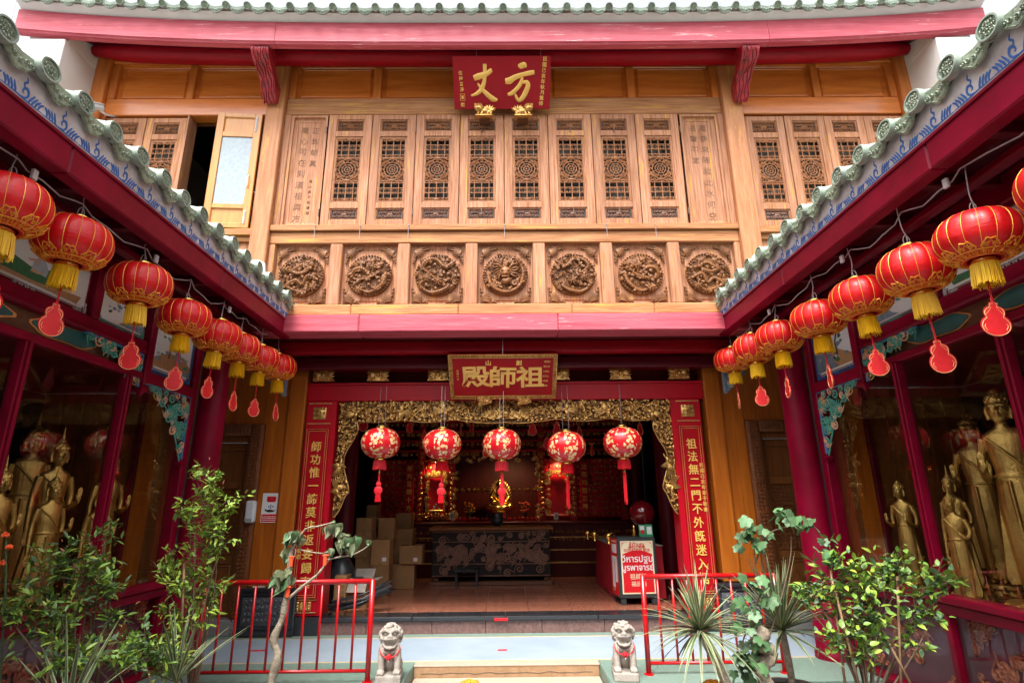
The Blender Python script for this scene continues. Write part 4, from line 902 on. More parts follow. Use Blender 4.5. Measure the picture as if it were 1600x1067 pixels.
for nm, st in (('character', ch1), ('character', ch2)):
    b = MB()
    for s_ in st: brush(b, [(mx(x), mz(y), w*ws*.5*1.75) for x, y, w in s_], 1, 1, -.004, .32, 5)
    b.build(nm, 'gold_letter', P1, .9)
for s_, x, z0, dz, k in (('民國己亥年秋月重修', 1232, 245, 66, .066), ('住持普淨', 228, 405, 66, .058), ('題', 245, 790, 0, .06)):
    letters('character', s_, [(mx(x-i*5 if x > 1000 else x+i*4), -.004, mz(z0+i*dz)) for i in range(len(s_))], k, P1, 'gold_letter', .002, .001)
b = MB(); a, c_ = mx(245)-.035, mz(697)
for q in ((-.035, -.03, -.045, .045), (.03, .035, -.045, .045), (-.03, .03, -.045, -.04), (-.03, .03, .04, .045), (-.016, .016, -.022, .022)): b.box(mx(245)+q[0], mx(245)+q[1], -.004, 0, c_+q[2], c_+q[3], .0005)
b.build('seal_mark', 'gold_letter', P1)
for x in (-.36, .56):
    b = MB(); b.tube([(x, .02, ph), (x, .10, ph+.12)], .004, 5); b.build('hanging_wire', 'steel', P1)
# gold lions under it
def lion_small(flip):
    b = MB(); rs = random.getstate(); random.seed(14)
    b.ell((0, 0, .075), (.075, .04, .05), 12, 8); b.ell((-.075, -.015, .11), (.05, .045, .05), 12, 8); b.ell((-.10, -.045, .10), (.028, .025, .022), 8, 6)
    b.ell((.06, 0, .05), (.05, .045, .045), 10, 7)
    for x in (-.075, -.03, .05, .09): b.tube([(x, -.01, .07), (x-.01, -.02, .015), (x-.03, -.03, .008)], [.022, .016, .014], 7)
    for k in range(14): a = -.9+k*.22; flame(b, .05+.01*(k % 3), .08, .085, a+.5, .010, -.01, .02)
    for k in range(10): curl(b, -.075+.045*math.cos(k*.63), .115+.045*math.sin(k*.63), .014, k, 1.2, .006, -.04, .006, n=4)
    for sx in (-1, 1): b.ell((-.09+.02*sx, -.058, .122), (.009, .008, .009), 6, 4)
    b.tube([(-.12, -.055, .09), (-.095, -.068, .085), (-.07, -.058, .09)], .005, 5)
    b.tube(bez([(-.11, -.01, .15), (-.125, -.01, .175), (-.115, -.01, .19)], 3), [.012]*6+[.005], 6)
    b.box(-.12, .11, -.04, .04, -.012, .004, .003); random.setstate(rs)
    if flip < 0: b.v = [(-x, y, z) for x, y, z in b.v]; b.f = [f[::-1] for f in b.f]
    return b
bpy.context.view_layer.update()
zl = atY(757, 180, 7.02).z-.0
for u, fl, nm in ((757, 1, 'left'), (817, -1, 'right')):
    p = atY(u, 180, 6.94); t = thing('plaque_lion', (p.x, 6.97, p.z), 'small gilded lion holding up the upper plaque below its %s character' % nm, 'lion carving', 'gilded lions under the upper plaque'); t.scale = (1.12,)*3
    lion_small(fl).build('lion_body', 'altar_gold' if False else 'gold', t, .9)
    b = MB(); b.box(-.07, .07, .02, .16, -.022, -.013, .003); b.build('shelf', 'carved_dk', t)
# lower plaque, strongly tilted
c0 = V(-.035, 7.95, 3.235); c1 = V(-.045, 7.42, atY(785, 554, 7.42).z); w0 = atY(862, 620, 7.95).x-atY(711, 620, 7.95).x
P2, ph = plaque('hall_name_plaque', 'dark red hanging plaque with three gold characters and pierced gold border above the doorway', c0, c1, w0); PW = w0*1.075
b = MB(); b.box(-PW/2, PW/2, 0, .04, 0, ph, .006); b.build('board', 'signred2', P2)
b = MB(); rs = random.getstate(); random.seed(6); fw = .042
for (x0, x1, z0, z1) in ((-PW/2, PW/2, ph-fw, ph), (-PW/2, PW/2, 0, fw), (-PW/2, -PW/2+fw, fw, ph-fw), (PW/2-fw, PW/2, fw, ph-fw)):
    L_ = max(x1-x0, z1-z0); n = int(L_/.04)
    for k in range(n):
        for o_ in (.3, .7):
            if x1-x0 > z1-z0: curl(b, x0+L_*(k+.5)/n, z0+fw*o_, .018, random.uniform(0, 6), 1.2, .006, -.005, .012, flip=random.choice((1, -1)), n=4)
            else: curl(b, x0+fw*o_, z0+L_*(k+.5)/n, .018, random.uniform(0, 6), 1.2, .006, -.005, .012, flip=random.choice((1, -1)), n=4)
for (x0, x1, z0, z1) in ((-PW/2, PW/2, ph-.008, ph+.008), (-PW/2, PW/2, -.008, .008), (-PW/2-.008, -PW/2+.006, 0, ph), (PW/2-.006, PW/2+.008, 0, ph), (-PW/2+fw, PW/2-fw, ph-fw-.006, ph-fw+.002), (-PW/2+fw, PW/2-fw, fw-.002, fw+.006), (-PW/2+fw-.002, -PW/2+fw+.006, fw, ph-fw), (PW/2-fw-.006, PW/2-fw+.002, fw, ph-fw)): b.box(x0, x1, -.018, .0, z0, z1, .002)
b.build('carved_border', 'gold', P2, .8); random.setstate(rs)
sx_ = lambda x: ((x-785)/1440)*PW; sz_ = lambda y: (1-(y-105)/600)*ph
letters('character', '殿師祖', [(sx_(415), -.006, sz_(400)), (sx_(785), -.006, sz_(405)), (sx_(1150), -.006, sz_(405))], (.365), P2, 'gold_letter', .006, .007, 1.10, 1.0, .001, .04)
letters('character', '山創', [(sx_(590), -.004, sz_(212)), (sx_(998), -.004, sz_(212))], .085, P2, 'gold_letter', .003, .0025)
for i, s_ in enumerate(('住持比丘募建', '信士弟子敬獻', '佛曆二五六二')):
    letters('character', s_, [(sx_(1405-i*28-(k*6)), -.003, sz_(200+k*66)) for k in range(6)], .034, P2, 'gold_letter', .001)
letters('character', '民國己亥', [(sx_(175), -.003, sz_(320+k*38)) for k in range(4)], .034, P2, 'gold_letter', .001)
b = MB(); b.tube([(0, .02, ph), (0, .25, ph+.20)], .005, 5); b.build('hanging_wire', 'steel', P2)
for x in (-.28, .28):
    b = MB(); rs = random.getstate(); random.seed(2)
    for k in range(16): curl(b, x+random.uniform(-.09, .09), random.uniform(-.09, .03), .03, random.uniform(0, 6), 1.3, .010, -.01, .03, flip=random.choice((1, -1)))
    b.ell((x, .0, -.03), (.11, .03, .05), 10, 6); b.build('plaque_bearer', 'gold', P2, .8); random.setstate(rs)

# ================================================================ side galleries
def wing(s):
    side = 'left' if s < 0 else 'right'
    G = thing('side_gallery', (s*3.6, 4, 0), 'red gallery with glass statue case and green tiled eave on the %s' % side, 'gallery')
    X = lambda d: s*d
    def gb(b, nm, m, p=G, smooth=False, **k):
        if isinstance(p, float): p, smooth = G, p
        return b.build(nm, m, p, smooth, world=True, **k)
    def gx(nm, d0, d1, y0, y1, z0, z1, m, c=.006, p=G, **k): return gb(MB().box(X(d0), X(d1), y0, y1, z0, z1, c), nm, m, p, **k)
    def gi(nm, me, M4, p=G): return inst(nm, me, p, Matrix.Translation(-G.location)@M4)
    Y0, Y1 = 1.0, 6.66
    # eave beam in three lengths, with weathering
    for a, c in ((0.2, 3.3), (3.303, 5.4), (5.403, 7.25)): gx('eave_beam', 2.89, 3.02, a, c, 3.93, 4.15, 'crimson', .012)
    gx('eave_lip', 2.875, 2.888, .2, 7.24, 4.125, 4.15, 'crimson', .004)
    # plaster fascia and its brushed blue scrolls
    b = MB(); vs = []; fs = []; N = 230; y0, y1 = .2, 7.24
    for i in range(N+1):
        y = y0+(y1-y0)*i/N; ph_ = (y-.15)/.305; top = 4.372-.045*abs(math.sin(PI*(ph_-.0)))**.8
        for d, z in ((2.885, 4.151), (2.878, 4.23), (2.885-.09*(top-4.151), top), (2.93, top), (2.93, 4.151)): vs.append((X(d), y, z))
    for i in range(N):
        for j in range(5): fs.append((i*5+j, i*5+(j+1) % 5, i*5+5+(j+1) % 5, i*5+5+j))
    gb(b.add(vs, fs), 'plaster_fascia', 'fascia')
    # motif in local (along, up): flat tapered strokes a millimetre thick
    mo = MB(); TT = lambda x, y, z: (y, x, z)
    def st(pts, w): 
        P = bez([(p[0], 0, p[1]) for p in pts], 5); n = len(P); mo.tube(P, [w*(.25+.75*math.sin(PI*min(.98, (.1+.9*i/n)))) for i in range(n)], 6, TT, flat=.22)
    st([(-.01, .008), (.018, .012), (.034, .032), (.022, .054), (.0, .052), (-.008, .034), (.004, .028)], .0075)
    st([(.0, .054), (-.012, .07), (.004, .086), (-.008, .105)], .0065)
    for sg in (-1, 1):
        for k in range(4): x = sg*(.050+.024*k); st([(x*.96, .006), (x+sg*.004, .020+.003*k), (x+sg*.026, .052-.003*k)], .0072)
    st([(-.15, .004), (-.05, .007), (.05, .004), (.152, .006)], .004)
    mom = mo.mesh('brushed_scroll', 'blue')
    for i in range(23): gi('brushed_scroll', mom, Matrix.Translation((X(2.882), .42+i*.305, 4.158))@Matrix.Rotation(-s*math.radians(5.1), 4, 'Y')@Matrix.Diagonal((1.6, 1, 1.42*random.uniform(.93, 1.07), 1)))
    # roof, cover tiles, discs and drip tiles
    RS = math.radians(12); d0, z0 = 2.80, 4.395
    cv = cover(.42, .066, 0).mesh('cover_tile', 'tile_pale', .8); dm = disc(.078).mesh('tile_disc', ['tile_pale', 'tile_relief'], .6); dp = drip(.130, .105).mesh('drip_tile', 'tile_relief', .6)
    # local frame: tile axis +y runs up the slope (outward), x along the eave, z up
    for i in range(24):
        y = .15+i*.305+random.uniform(-.006, .006)
        R4 = Matrix.Translation((X(d0+random.uniform(-.006, .006)), y, z0+random.uniform(-.004, .004)))@Matrix.Rotation(-s*PI/2, 4, 'Z')@Matrix.Rotation(RS, 4, 'X')@Matrix.Rotation(random.uniform(-.04, .04), 4, 'Z')
        if y > 7.05: break
        gi('cover_tile', cv, R4); gi('tile_disc', dm, R4@Matrix.Rotation(-RS-math.radians(4), 4, 'X'))
        gi('drip_tile', dp, Matrix.Translation((X(d0+.035), y+.1525, z0-.02))@Matrix.Rotation(-s*PI/2, 4, 'Z')@Matrix.Rotation(random.uniform(-.04, .10), 4, 'X'))
        b = MB()
        for k in range(5): b.add(*(lambda c: (c.v, c.f))(cover(.36, .060, 0)), T=(lambda k: lambda x, yy, z: (x, yy+.41+k*.37, z+.004*(k % 2)))(k))
        if i == 0: rowme = b.mesh('tile_row', 'tile', .8)
        gi('tile_row', rowme, R4)
    zr = z0-.02; L_ = 2.6; gb(MB().add([(X(d0+.03), 0, zr), (X(d0+.03), 7.0, zr), (X(d0+L_), 7.0, zr+L_*math.tan(RS)), (X(d0+L_), 0, zr+L_*math.tan(RS)), (X(d0+.03), 0, zr-.02), (X(d0+.03), 7.0, zr-.02), (X(d0+L_), 7.0, zr+L_*math.tan(RS)-.02), (X(d0+L_), 0, zr+L_*math.tan(RS)-.02)], [(0, 1, 2, 3), (7, 6, 5, 4), (0, 4, 5, 1), (2, 6, 7, 3), (1, 5, 6, 2), (0, 3, 7, 4)]), 'roof_slope', 'tile')
    gx('gallery_back_wall', 5.45, 5.6, 0, 7.3, 0, 5.3, 'white', .01)
    # soffit of boards and rafters
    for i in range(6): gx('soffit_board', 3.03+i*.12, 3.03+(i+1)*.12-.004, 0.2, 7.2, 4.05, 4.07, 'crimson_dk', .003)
    for i in range(12): gx('rafter', 3.025, 3.595, .55+i*.6, .62+i*.6, 3.96, 4.048, 'crimson_dk', .006)
    gx('purlin', 3.26, 3.36, .2, 7.2, 3.90, 3.958, 'crimson', .01)
    # round corner column with its square post
    b = MB(); b.lathe([(.19, ZP), (.19, ZP+.06), (.168, ZP+.09), (.166, 2.0), (.160, 4.04)], 28, c=(X(3.53), 6.72), capt=True); gb(b, 'round_column', 'crimson', G, .7)
    gx('corner_post', 3.60, 3.72, 6.40, 6.50, ZP, 3.95, 'crimson', .01); gx('door_post', 3.74, 3.80, 6.53, 6.60, ZP, 3.9, 'crimson_dk', .008)
    # frieze: rails, hanging post, painted panels
    gx('frieze_rail', 3.585, 3.70, Y0, 5.46, 3.255, 3.385, 'crimson', .012); gx('frieze_bead', 3.57, 3.584, Y0, 5.45, 3.262, 3.282, 'crimson', .004)
    gx('frieze_rail', 3.585, 3.70, 5.565, 6.40, 2.985, 3.10, 'crimson', .012)
    gx('head_rail', 3.60, 3.70, Y0, 6.40, 3.835, 4.046, 'crimson', .01)
    hp = gx('hanging_post', 3.565, 3.68, 5.465, 5.56, 2.97, 3.95, 'crimson', .01)
    b = MB(); b.lathe([(.01, 2.845), (.058, 2.895), (.062, 2.91), (.025, 2.955), (.045, 2.972)], 4, c=(X(3.62), 5.512), a0=PI/4, a1=PI/4+2*PI, capt=True); gb(b, 'post_finial', 'crimson', G)
    for y in ((4.66, 3.27, 1.88) if s < 0 else (4.34, 2.95, 1.56)): gx('frieze_post', 3.59, 3.70, y, y+.105, 3.386, 3.834, 'crimson', .008)
    def painting(ya, yb, za, zb, kind, bcol, fr):
        pn = gx('painted_panel', 3.64, 3.66, ya, yb, za, zb, fr, .003)
        def flat(poly, m, k, nm):
            """polygon in (t, h): t runs away from the camera 0..1, h up 0..1"""
            b = MB(); P = [(ya+(yb-ya)*t, za+(zb-za)*h) for t, h in poly]; n = len(P); dd = 3.64-.0016*k
            b.add([(X(dd), y, z) for y, z in P]+[(X(dd+.0014), y, z) for y, z in P], [tuple(range(n)), tuple(range(n, 2*n))[::-1]]+[(i, (i+1) % n, (i+1) % n+n, i+n) for i in range(n)]); return gb(b, nm, m, pn)
        asp = (yb-ya)/(zb-za); u = .09/asp; w = .09
        q = .05
        inn = [(u, w+q), (u+q/asp, w+q), (u+q/asp, w), (1-u-q/asp, w), (1-u-q/asp, w+q), (1-u, w+q), (1-u, 1-w-q), (1-u-q/asp, 1-w-q), (1-u-q/asp, 1-w), (u+q/asp, 1-w), (u+q/asp, 1-w-q), (u, 1-w-q)]
        c_ = .022
        big = [(a+(-c_/asp if a < .5 else c_/asp), h+(-c_ if h < .5 else c_)) for a, h in inn]
        flat(big, 'pearl', 1, 'white_line'); flat([(a+(-c_*.5/asp if a < .5 else c_*.5/asp), h+(-c_*.5 if h < .5 else c_*.5)) for a, h in inn], 'blackink', 2, 'dark_line'); flat(inn, 'sky_paint', 3, 'painted_sky')
        b = MB(); TT = lambda x, y, z: (X(y), x, z); rs = random.getstate(); random.seed(4)
        spots = []
        for cx in (u*.55, 1-u*.55): spots += [(cx, .05+.05*k) for k in range(4)]
        spots += [(.06+.045*k/asp*1.4, .045) for k in range(3)]+[(.94-.045*k/asp*1.4, .045) for k in range(3)]+[(.42+.045*k, .045) for k in range(4)]
        for t, h in spots: curl(b, ya+(yb-ya)*t, za+(zb-za)*h, .021, random.uniform(0, 6), 1.3, .005, 3.638, .0, flip=random.choice((1, -1)), n=4, T=TT)
        gb(b, 'border_scroll', bcol, pn, .8); random.setstate(rs)
        rs = random.getstate(); random.seed(kind*7+(s > 0)); e = u+.012
        def blob(cx, ch, r, m, nm, k, n=9, sq=1):
            flat([(cx+r/asp*(1+.35*random.uniform(-1, 1))*math.cos(2*PI*i/n), ch+r*sq*(1+.35*random.uniform(-1, 1))*math.sin(2*PI*i/n)) for i in range(n)], m, k, nm)
        if kind == 0:      # bank, two robed figures
            flat([(e, .14), (.9, .14), (.93, .30), (.6, .24), (.35, .40), (.1, .46), (e, .44)], 'ochre_paint' if s < 0 else 'green_paint', 4, 'painted_ground')
            flat([(e, .26), (.25, .22), (.55, .20), (.74, .24), (.80, .34), (.66, .52), (.5, .42), (.35, .5), (.15, .47), (e, .5)], 'green_paint' if s < 0 else 'slate_paint', 5, 'painted_grass')
            for k_ in range(9): blob(random.uniform(.12, .85), random.uniform(.52, .75), random.uniform(.03, .07), random.choice(('teal_lt', 'grey_paint', 'slate_paint')), 'painted_rock', 6, 7, .5)
            for cx, ch in ((.30, .47), (.56, .50)):
                flat([(cx-.055, ch-.13), (cx+.06, ch-.15), (cx+.07, ch-.02), (cx+.035, ch+.13), (cx-.005, ch+.15), (cx-.04, ch+.08)], 'grey_paint', 6, 'painted_robe')
                blob(cx-.005, ch+.19, .035, 'skin_paint', 'painted_head', 7); flat([(cx-.06, ch-.16), (cx+.0, ch-.16), (cx+.03, ch-.12), (cx-.05, ch-.10)], 'skin_paint', 7, 'painted_foot'); flat([(cx-.02, ch+.10), (cx-.09, ch+.04), (cx-.085, ch+.015), (cx, ch+.06)], 'skin_paint', 7, 'painted_arm')
        else:
            if kind == 2: flat([(e, .12), (.93, .12), (.93, .26), (.75, .40), (.4, .38), (e, .24)], 'ochre_paint', 4, 'painted_ground')
            flat([(.93, .12), (.93, .56), (.8, .50), (.72, .38), (.58, .36), (.5, .2), (.42, .12)] if kind == 1 or s > 0 else [(.5, .12), (.93, .12), (.93, .2), (.7, .17)], 'slate_paint', 5, 'painted_rock')
            def branch(x, h, a, l, w, d):
                x2, h2 = x+l*math.cos(a)/asp, h+l*math.sin(a); nx, nh = -math.sin(a)*w/asp, math.cos(a)*w
                if not (e < x2 < .93 and .1 < h2 < .9): return
                flat([(x-nx, h-nh), (x2-nx*.6, h2-nh*.6), (x2+nx*.6, h2+nh*.6), (x+nx, h+nh)], 'brown_paint', 8, 'painted_branch')
                if d > 0:
                    for k in range(2): branch(x2, h2, a+random.uniform(-.8, .8), l*.72, w*.6, d-1)
                elif kind == 2 or s > 0: blob(x2, h2, .045, 'teal_lt' if kind == 2 else 'green_paint', 'painted_leaves', 9, 8)
            branch(.62 if kind == 1 else .40, .30, 2.2 if kind == 1 else 1.4, .19, .022, 3)
            for k_ in range(16): blob(random.uniform(e+.05, .86), random.uniform(.22, .60), random.uniform(.03, .065), random.choice(('teal_lt', 'green_paint', 'slate_paint', 'grey_paint')), 'painted_rock', 6, 7, .6)
            for k_ in range(5): x_ = random.uniform(e+.05, .8); flat([(x_, .70+.03*k_), (x_+.09, .715+.03*k_), (x_+.18, .70+.03*k_), (x_+.09, .69+.03*k_)], 'grey_paint', 5, 'painted_cloud')
            if kind == 2:
                flat([(.55, .30), (.68, .28), (.66, .42), (.6, .58), (.54, .5)], 'slate_paint', 7, 'painted_robe'); blob(.60, .62, .03, 'skin_paint', 'painted_head', 8)
        random.setstate(rs)
        if kind != 1: letters('character', '松下清風', [V(X(3.634), ya+(yb-ya)*.86, zb-.12-k*.045)-G.location for k in range(4)], .03, G, 'blackink', .0004) if False else None
    (painting(3.38, 4.65, 3.39, 3.83, 0, 'pearl', 'crimson'), painting(1.99, 3.26, 3.39, 3.83, 0, 'pearl', 'crimson')) if s < 0 else (painting(3.06, 4.335, 3.39, 3.83, 0, 'pearl', 'crimson'), painting(1.67, 2.94, 3.39, 3.83, 0, 'pearl', 'crimson'))
    painting(4.775 if s < 0 else 4.45, 5.455, 3.39, 3.83, 1, 'teal_lt', 'teal'); painting(5.57, 6.39, 3.105, 3.83, 2, 'blue', 'navy')
    # teal cloud boards with gold outline under the rail
    gx('cloud_board', 3.66, 3.68, Y0, 5.46, 3.07, 3.253, 'carved_dk', .003)
    for (ya, yb) in ((1.2, 2.75), (3.0, 4.0), (4.15, 4.86)):
        for m_, k, sc in (('gold_paint', 0, 1.0), ('teal', 1, .93)):
            P = []
            for i in range(36):
                a = 2*PI*i/36; rx = (yb-ya)/2*sc*(1 if abs(math.cos(a)) < .98 else 1.04); rz = (.078*(1+.12*math.cos(6*a)))*(sc-.05*k)
                P.append(((ya+yb)/2+rx*math.copysign(abs(math.cos(a))**.75, math.cos(a)), 3.175+rz*math.sin(a)))
            b = MB(); dd = 3.652-.005*k; b.add([(X(dd), y, z) for y, z in P]+[(X(3.661), y, z) for y, z in P], [tuple(range(36))]+[(i, (i+1) % 36, (i+1) % 36+36, i+36) for i in range(36)]); gb(b, 'cloud_panel' if k else 'gold_outline', m_)
    # glass case: transom, mullions, panes, sill
    gx('transom_rail', 3.575, 3.66, Y0, 6.39, 2.985 if False else 3.0, 3.065, 'crimson', .008) if False else None
    gx('transom_rail', 3.58, 3.66, Y0, 5.46, 3.0, 3.068, 'crimson', .008); gx('transom_rail', 3.60, 3.66, 5.56, 6.39, 2.90, 2.98, 'crimson_dk', .008)
    ys = [1.7, 2.93, 4.10, 5.27, 6.40] if s < 0 else [1.6, 2.74, 3.87, 5.0, 6.40]
    for y in ys[:-1]:
        gx('mullion', 3.57, 3.65, y-.035, y+.035, 1.045, 2.998, 'crimson', .006); gx('mullion_bead', 3.553, 3.569, y-.014, y+.014, 1.045, 2.998, 'crimson', .004)
    for a, c in zip([.6]+ys[:-1], ys):
        b = MB(); b.add([(X(3.62), a+.036, 1.045), (X(3.62), c-.036, 1.045), (X(3.62), c-.036, 2.99), (X(3.62), a+.036, 2.99)], [(0, 1, 2, 3)]); gb(b, 'glass_pane', 'glass')
        b = MB(); b.add([(X(3.64), a+.02, .20), (X(3.64), c-.02, .20), (X(3.64), c-.02, .90), (X(3.64), a+.02, .90)], [(0, 1, 2, 3)]); gb(b, 'plinth_pane', 'glass_low')
    gx('sill_rail', 3.53, 3.70, .6, 6.40, .985, 1.045, 'crimson', .01); gx('sill_rail', 3.57, 3.70, .6, 6.40, .895, .983, 'crimson', .012); gx('base_rail', 3.57, 3.70, .6, 6.40, .12, .20, 'crimson', .01)
    for y in ys: gx('plinth_stile', 3.59, 3.66, y-.03, y+.03, .202, .893, 'crimson', .006)
    gx('plinth_panel', 3.72, 3.74, .6, 6.4, .1, .9, 'mauve', .003)
    rs = random.getstate(); random.seed(17)
    for a, c in zip([.6]+ys[:-1], ys):
        b = MB(); TT = lambda x, y, z: (X(y), x, z)
        for (yc, zc, sy, sz) in ((a+.1, .84, 1, -1), (c-.1, .84, -1, -1), (a+.1, .26, 1, 1), (c-.1, .26, -1, 1)):
            for i in range(5):
                for j in range(5-i): curl(b, yc+sy*.055*i, zc+sz*.05*j, .034, random.uniform(0, 6), 1.3, .008, 3.712, .008, flip=random.choice((1, -1)), n=4, T=TT)
        for k in range(26):
            t = random.uniform(-.3, .3); curl(b, (a+c)/2+t, .55+random.uniform(-.13, .13), random.uniform(.03, .06), random.uniform(0, 6), 1.4, .013, 3.712, .01, flip=random.choice((1, -1)), tail=.09, n=4, T=TT)
        gb(b, 'plinth_fretwork', 'carve_or', G, .8)
    # case interior
    gx('case_floor', 3.74, 5.44, .6, 6.6, .80, .84, 'black_st', .004); gx('case_back', 5.38, 5.44, .6, 6.6, .84, 3.06, 'dark', .004)
    gx('case_ceiling', 3.68, 5.44, .6, 6.6, 3.075, 3.10, 'dark_red', .004)
    for i in range(7): gx('end_board', 3.74+i*.235, 3.74+(i+1)*.235-.004, 6.52, 6.56, .84, 3.06, 'wall_wood' if i == 1 else 'door_wood', .003)
    gx('end_post', 4.16, 4.22, 6.47, 6.517, .84, 3.06, 'crimson_dk', .005); gx('inner_post', 3.66, 3.72, 6.42, 6.48, .84, 3.06, 'crimson_dk', .005)
    # openwork spandrels
    def spandrel(yc, ztop, sy, Ly, Lz, seed):
        """right-angled bracket: corner at (yc, ztop), running sy along y and down"""
        random.seed(seed); gx_ = lambda y0, y1, z0, z1: MB().box(X(3.60), X(3.63), y0, y1, z0, z1, .003)
        fr = gx_(yc, yc+sy*Ly, ztop-.018, ztop); 
        fr.box(X(3.60), X(3.63), yc, yc+sy*.018, ztop-Lz, ztop-.019, .003); gb(fr, 'spandrel_edge', 'blue_edge')
        TT = lambda x, y, z: (X(y), x, z)
        for m_, n_, th in (('teal_lt', 34, .0092), ('peach', 15, .0080), ('gold_paint', 5, .006)):
            b = MB()
            for k in range(n_):
                for _ in range(60):
                    t, q = random.random(), random.random(); lim = (1-t)**1.7
                    if q < lim+.03: break
                r = random.uniform(.034, .062)
                curl(b, yc+sy*(.035+t*(Ly-.06)), ztop-.03-q*(Lz-.06)*.98, r, random.uniform(0, 6), 1.35, th, 3.61, .012, flip=random.choice((1, -1)), tail=.06, n=5, T=TT)
            if m_ == 'teal_lt':
                pts = [(yc+sy*(.03+(Ly-.05)*(1-k/12)), 3.615, ztop-.035-(Lz-.06)*(k/12)**2.2) for k in range(13)]
                b.tube([TT(*p) for p in pts], .009, 5)
            gb(b, 'spandrel_scroll', m_, G, .8)
    spandrel(5.46, 3.252, -1, .80, .33, 3); spandrel(6.39, 2.983, -1, .84, .74, 5); random.setstate(rs)
    gb(MB().lathe([(.008, 2.20), (.048, 2.235), (.052, 2.25), (.02, 2.28), (.035, 2.29)], 4, c=(X(3.615), 6.38), a0=PI/4, a1=PI/4+2*PI, capt=True), 'post_finial', 'crimson')
    return G
GL = wing(-1); GR = wing(1)
# ================================================================ lanterns
LR, LHH = .245, .160
def lprof(z):                                                          # radius of the lantern skin at height z
    t = min(abs(z)/LHH, 1); return .085+(LR-.085)*(1-t**2.2)**.5
def lskin(a, z, off=0, R=lprof, nr=18):
    r = R(z)*(1-.022*abs(math.cos(a*nr/2))**6)+off; return (r*math.cos(a), r*math.sin(a), z)
def lantern_mesh():
    b = MB(); nz, na = 22, 144; vs = []; fs = []
    for i in range(nz+1):
        z = -LHH*math.cos(PI*i/nz)
        for k in range(na): vs.append(lskin(2*PI*k/na, z))
    for i in range(nz):
        for k in range(na): fs.append((i*na+k, i*na+(k+1) % na, (i+1)*na+(k+1) % na, (i+1)*na+k))
    return b.add(vs, fs).mesh('lantern_skin', 'lan_red', True)
def seam_mesh():
    b = MB()
    for k in range(18):
        a = 2*PI*(k+.0)/18; b.tube([lskin(a+PI/18*0, -LHH*.97*math.cos(PI*i/14), .0025) for i in range(15)], .0021, 4)
    return b.mesh('seam_lines', 'lan_line')
def motif_mesh():
    """gold band of key fret and cloud heads printed low on the skin"""
    b = MB()
    def rib(pts, w):
        P = [lskin(a, z, .004) for a, z in pts]; b.tube(P, w, 4)
    def zr(r): return -LHH*(1-((r-.085)/(LR-.085))**2)**(1/2.2)
    def rr_(pts, w): b.tube([lskin(a, zr(r), .003) for a, r in pts], w, 4)
    ra, rb = .112, .158
    for r, w in ((ra-.008, .0035), (rb+.006, .0042)): rr_([(2*PI*k/72, r) for k in range(73)], w)
    n = 22
    for k in range(n):
        a0 = 2*PI*k/n; da = 2*PI/n; h = rb-ra
        rr_([(a0+da*x, ra+h*y) for x, y in [(0, .05), (0, .95), (.8, .95), (.8, .25), (.35, .25), (.35, .62), (.55, .62)]], .0034); rr_([(a0+da*x, ra+h*y) for x, y in ((.8, .25), (1, .05))], .0034)
    for k in range(10):
        a0 = 2*PI*k/10; w = .46
        rr_([(a0+w*.5*math.cos(PI*i/14)*(1+.14*math.sin(5*PI*i/14)), rb+.010+.048*math.sin(PI*i/14)**.8+.005*math.cos(6*PI*i/14)) for i in range(15)], .0048)
        for sg in (-1, 1): rr_([(a0+sg*(.11+.07*(1-j/12)*math.cos(j*.75)), rb+.026+.013*(1-j/12)*math.sin(j*.75)) for j in range(11)], .0040)
        rr_([(a0-.05, rb+.034), (a0, rb+.048), (a0+.05, rb+.034)], .004); rr_([(a0-w*.5, rb+.009), (a0+w*.5, rb+.009)], .0045)
    return b.mesh('gold_motif', 'lan_gold')
def tassel_mesh(m, r, L, n=80, seed=1):
    rs = random.getstate(); random.seed(seed); b = MB()
    b.lathe([(r*.80, 0), (r*.80, -L*.9)], 14)
    for k in range(n):
        a = 2*PI*k/n; l = L*random.uniform(.88, 1.04); q = random.uniform(-.004, .008); rr = r*random.uniform(.9, 1.02)
        b.tube([(rr*math.cos(a), rr*math.sin(a), 0), ((rr+q)*math.cos(a+.03), (rr+q)*math.sin(a+.03), -l*.5), ((rr+q*1.6)*math.cos(a), (rr+q*1.6)*math.sin(a), -l)], .0026, 3)
    random.setstate(rs); return b.mesh('tassel', m, .8)
def collar_mesh(r, h, m='brass'):
    return MB().lathe([(r*.5, h*.5), (r, h*.5), (r*1.03, h*.2), (r*1.0, 0), (r*1.06, -h*.4), (r*.98, -h*.5), (r*.4, -h*.5)], 20).mesh('collar', m, .8)
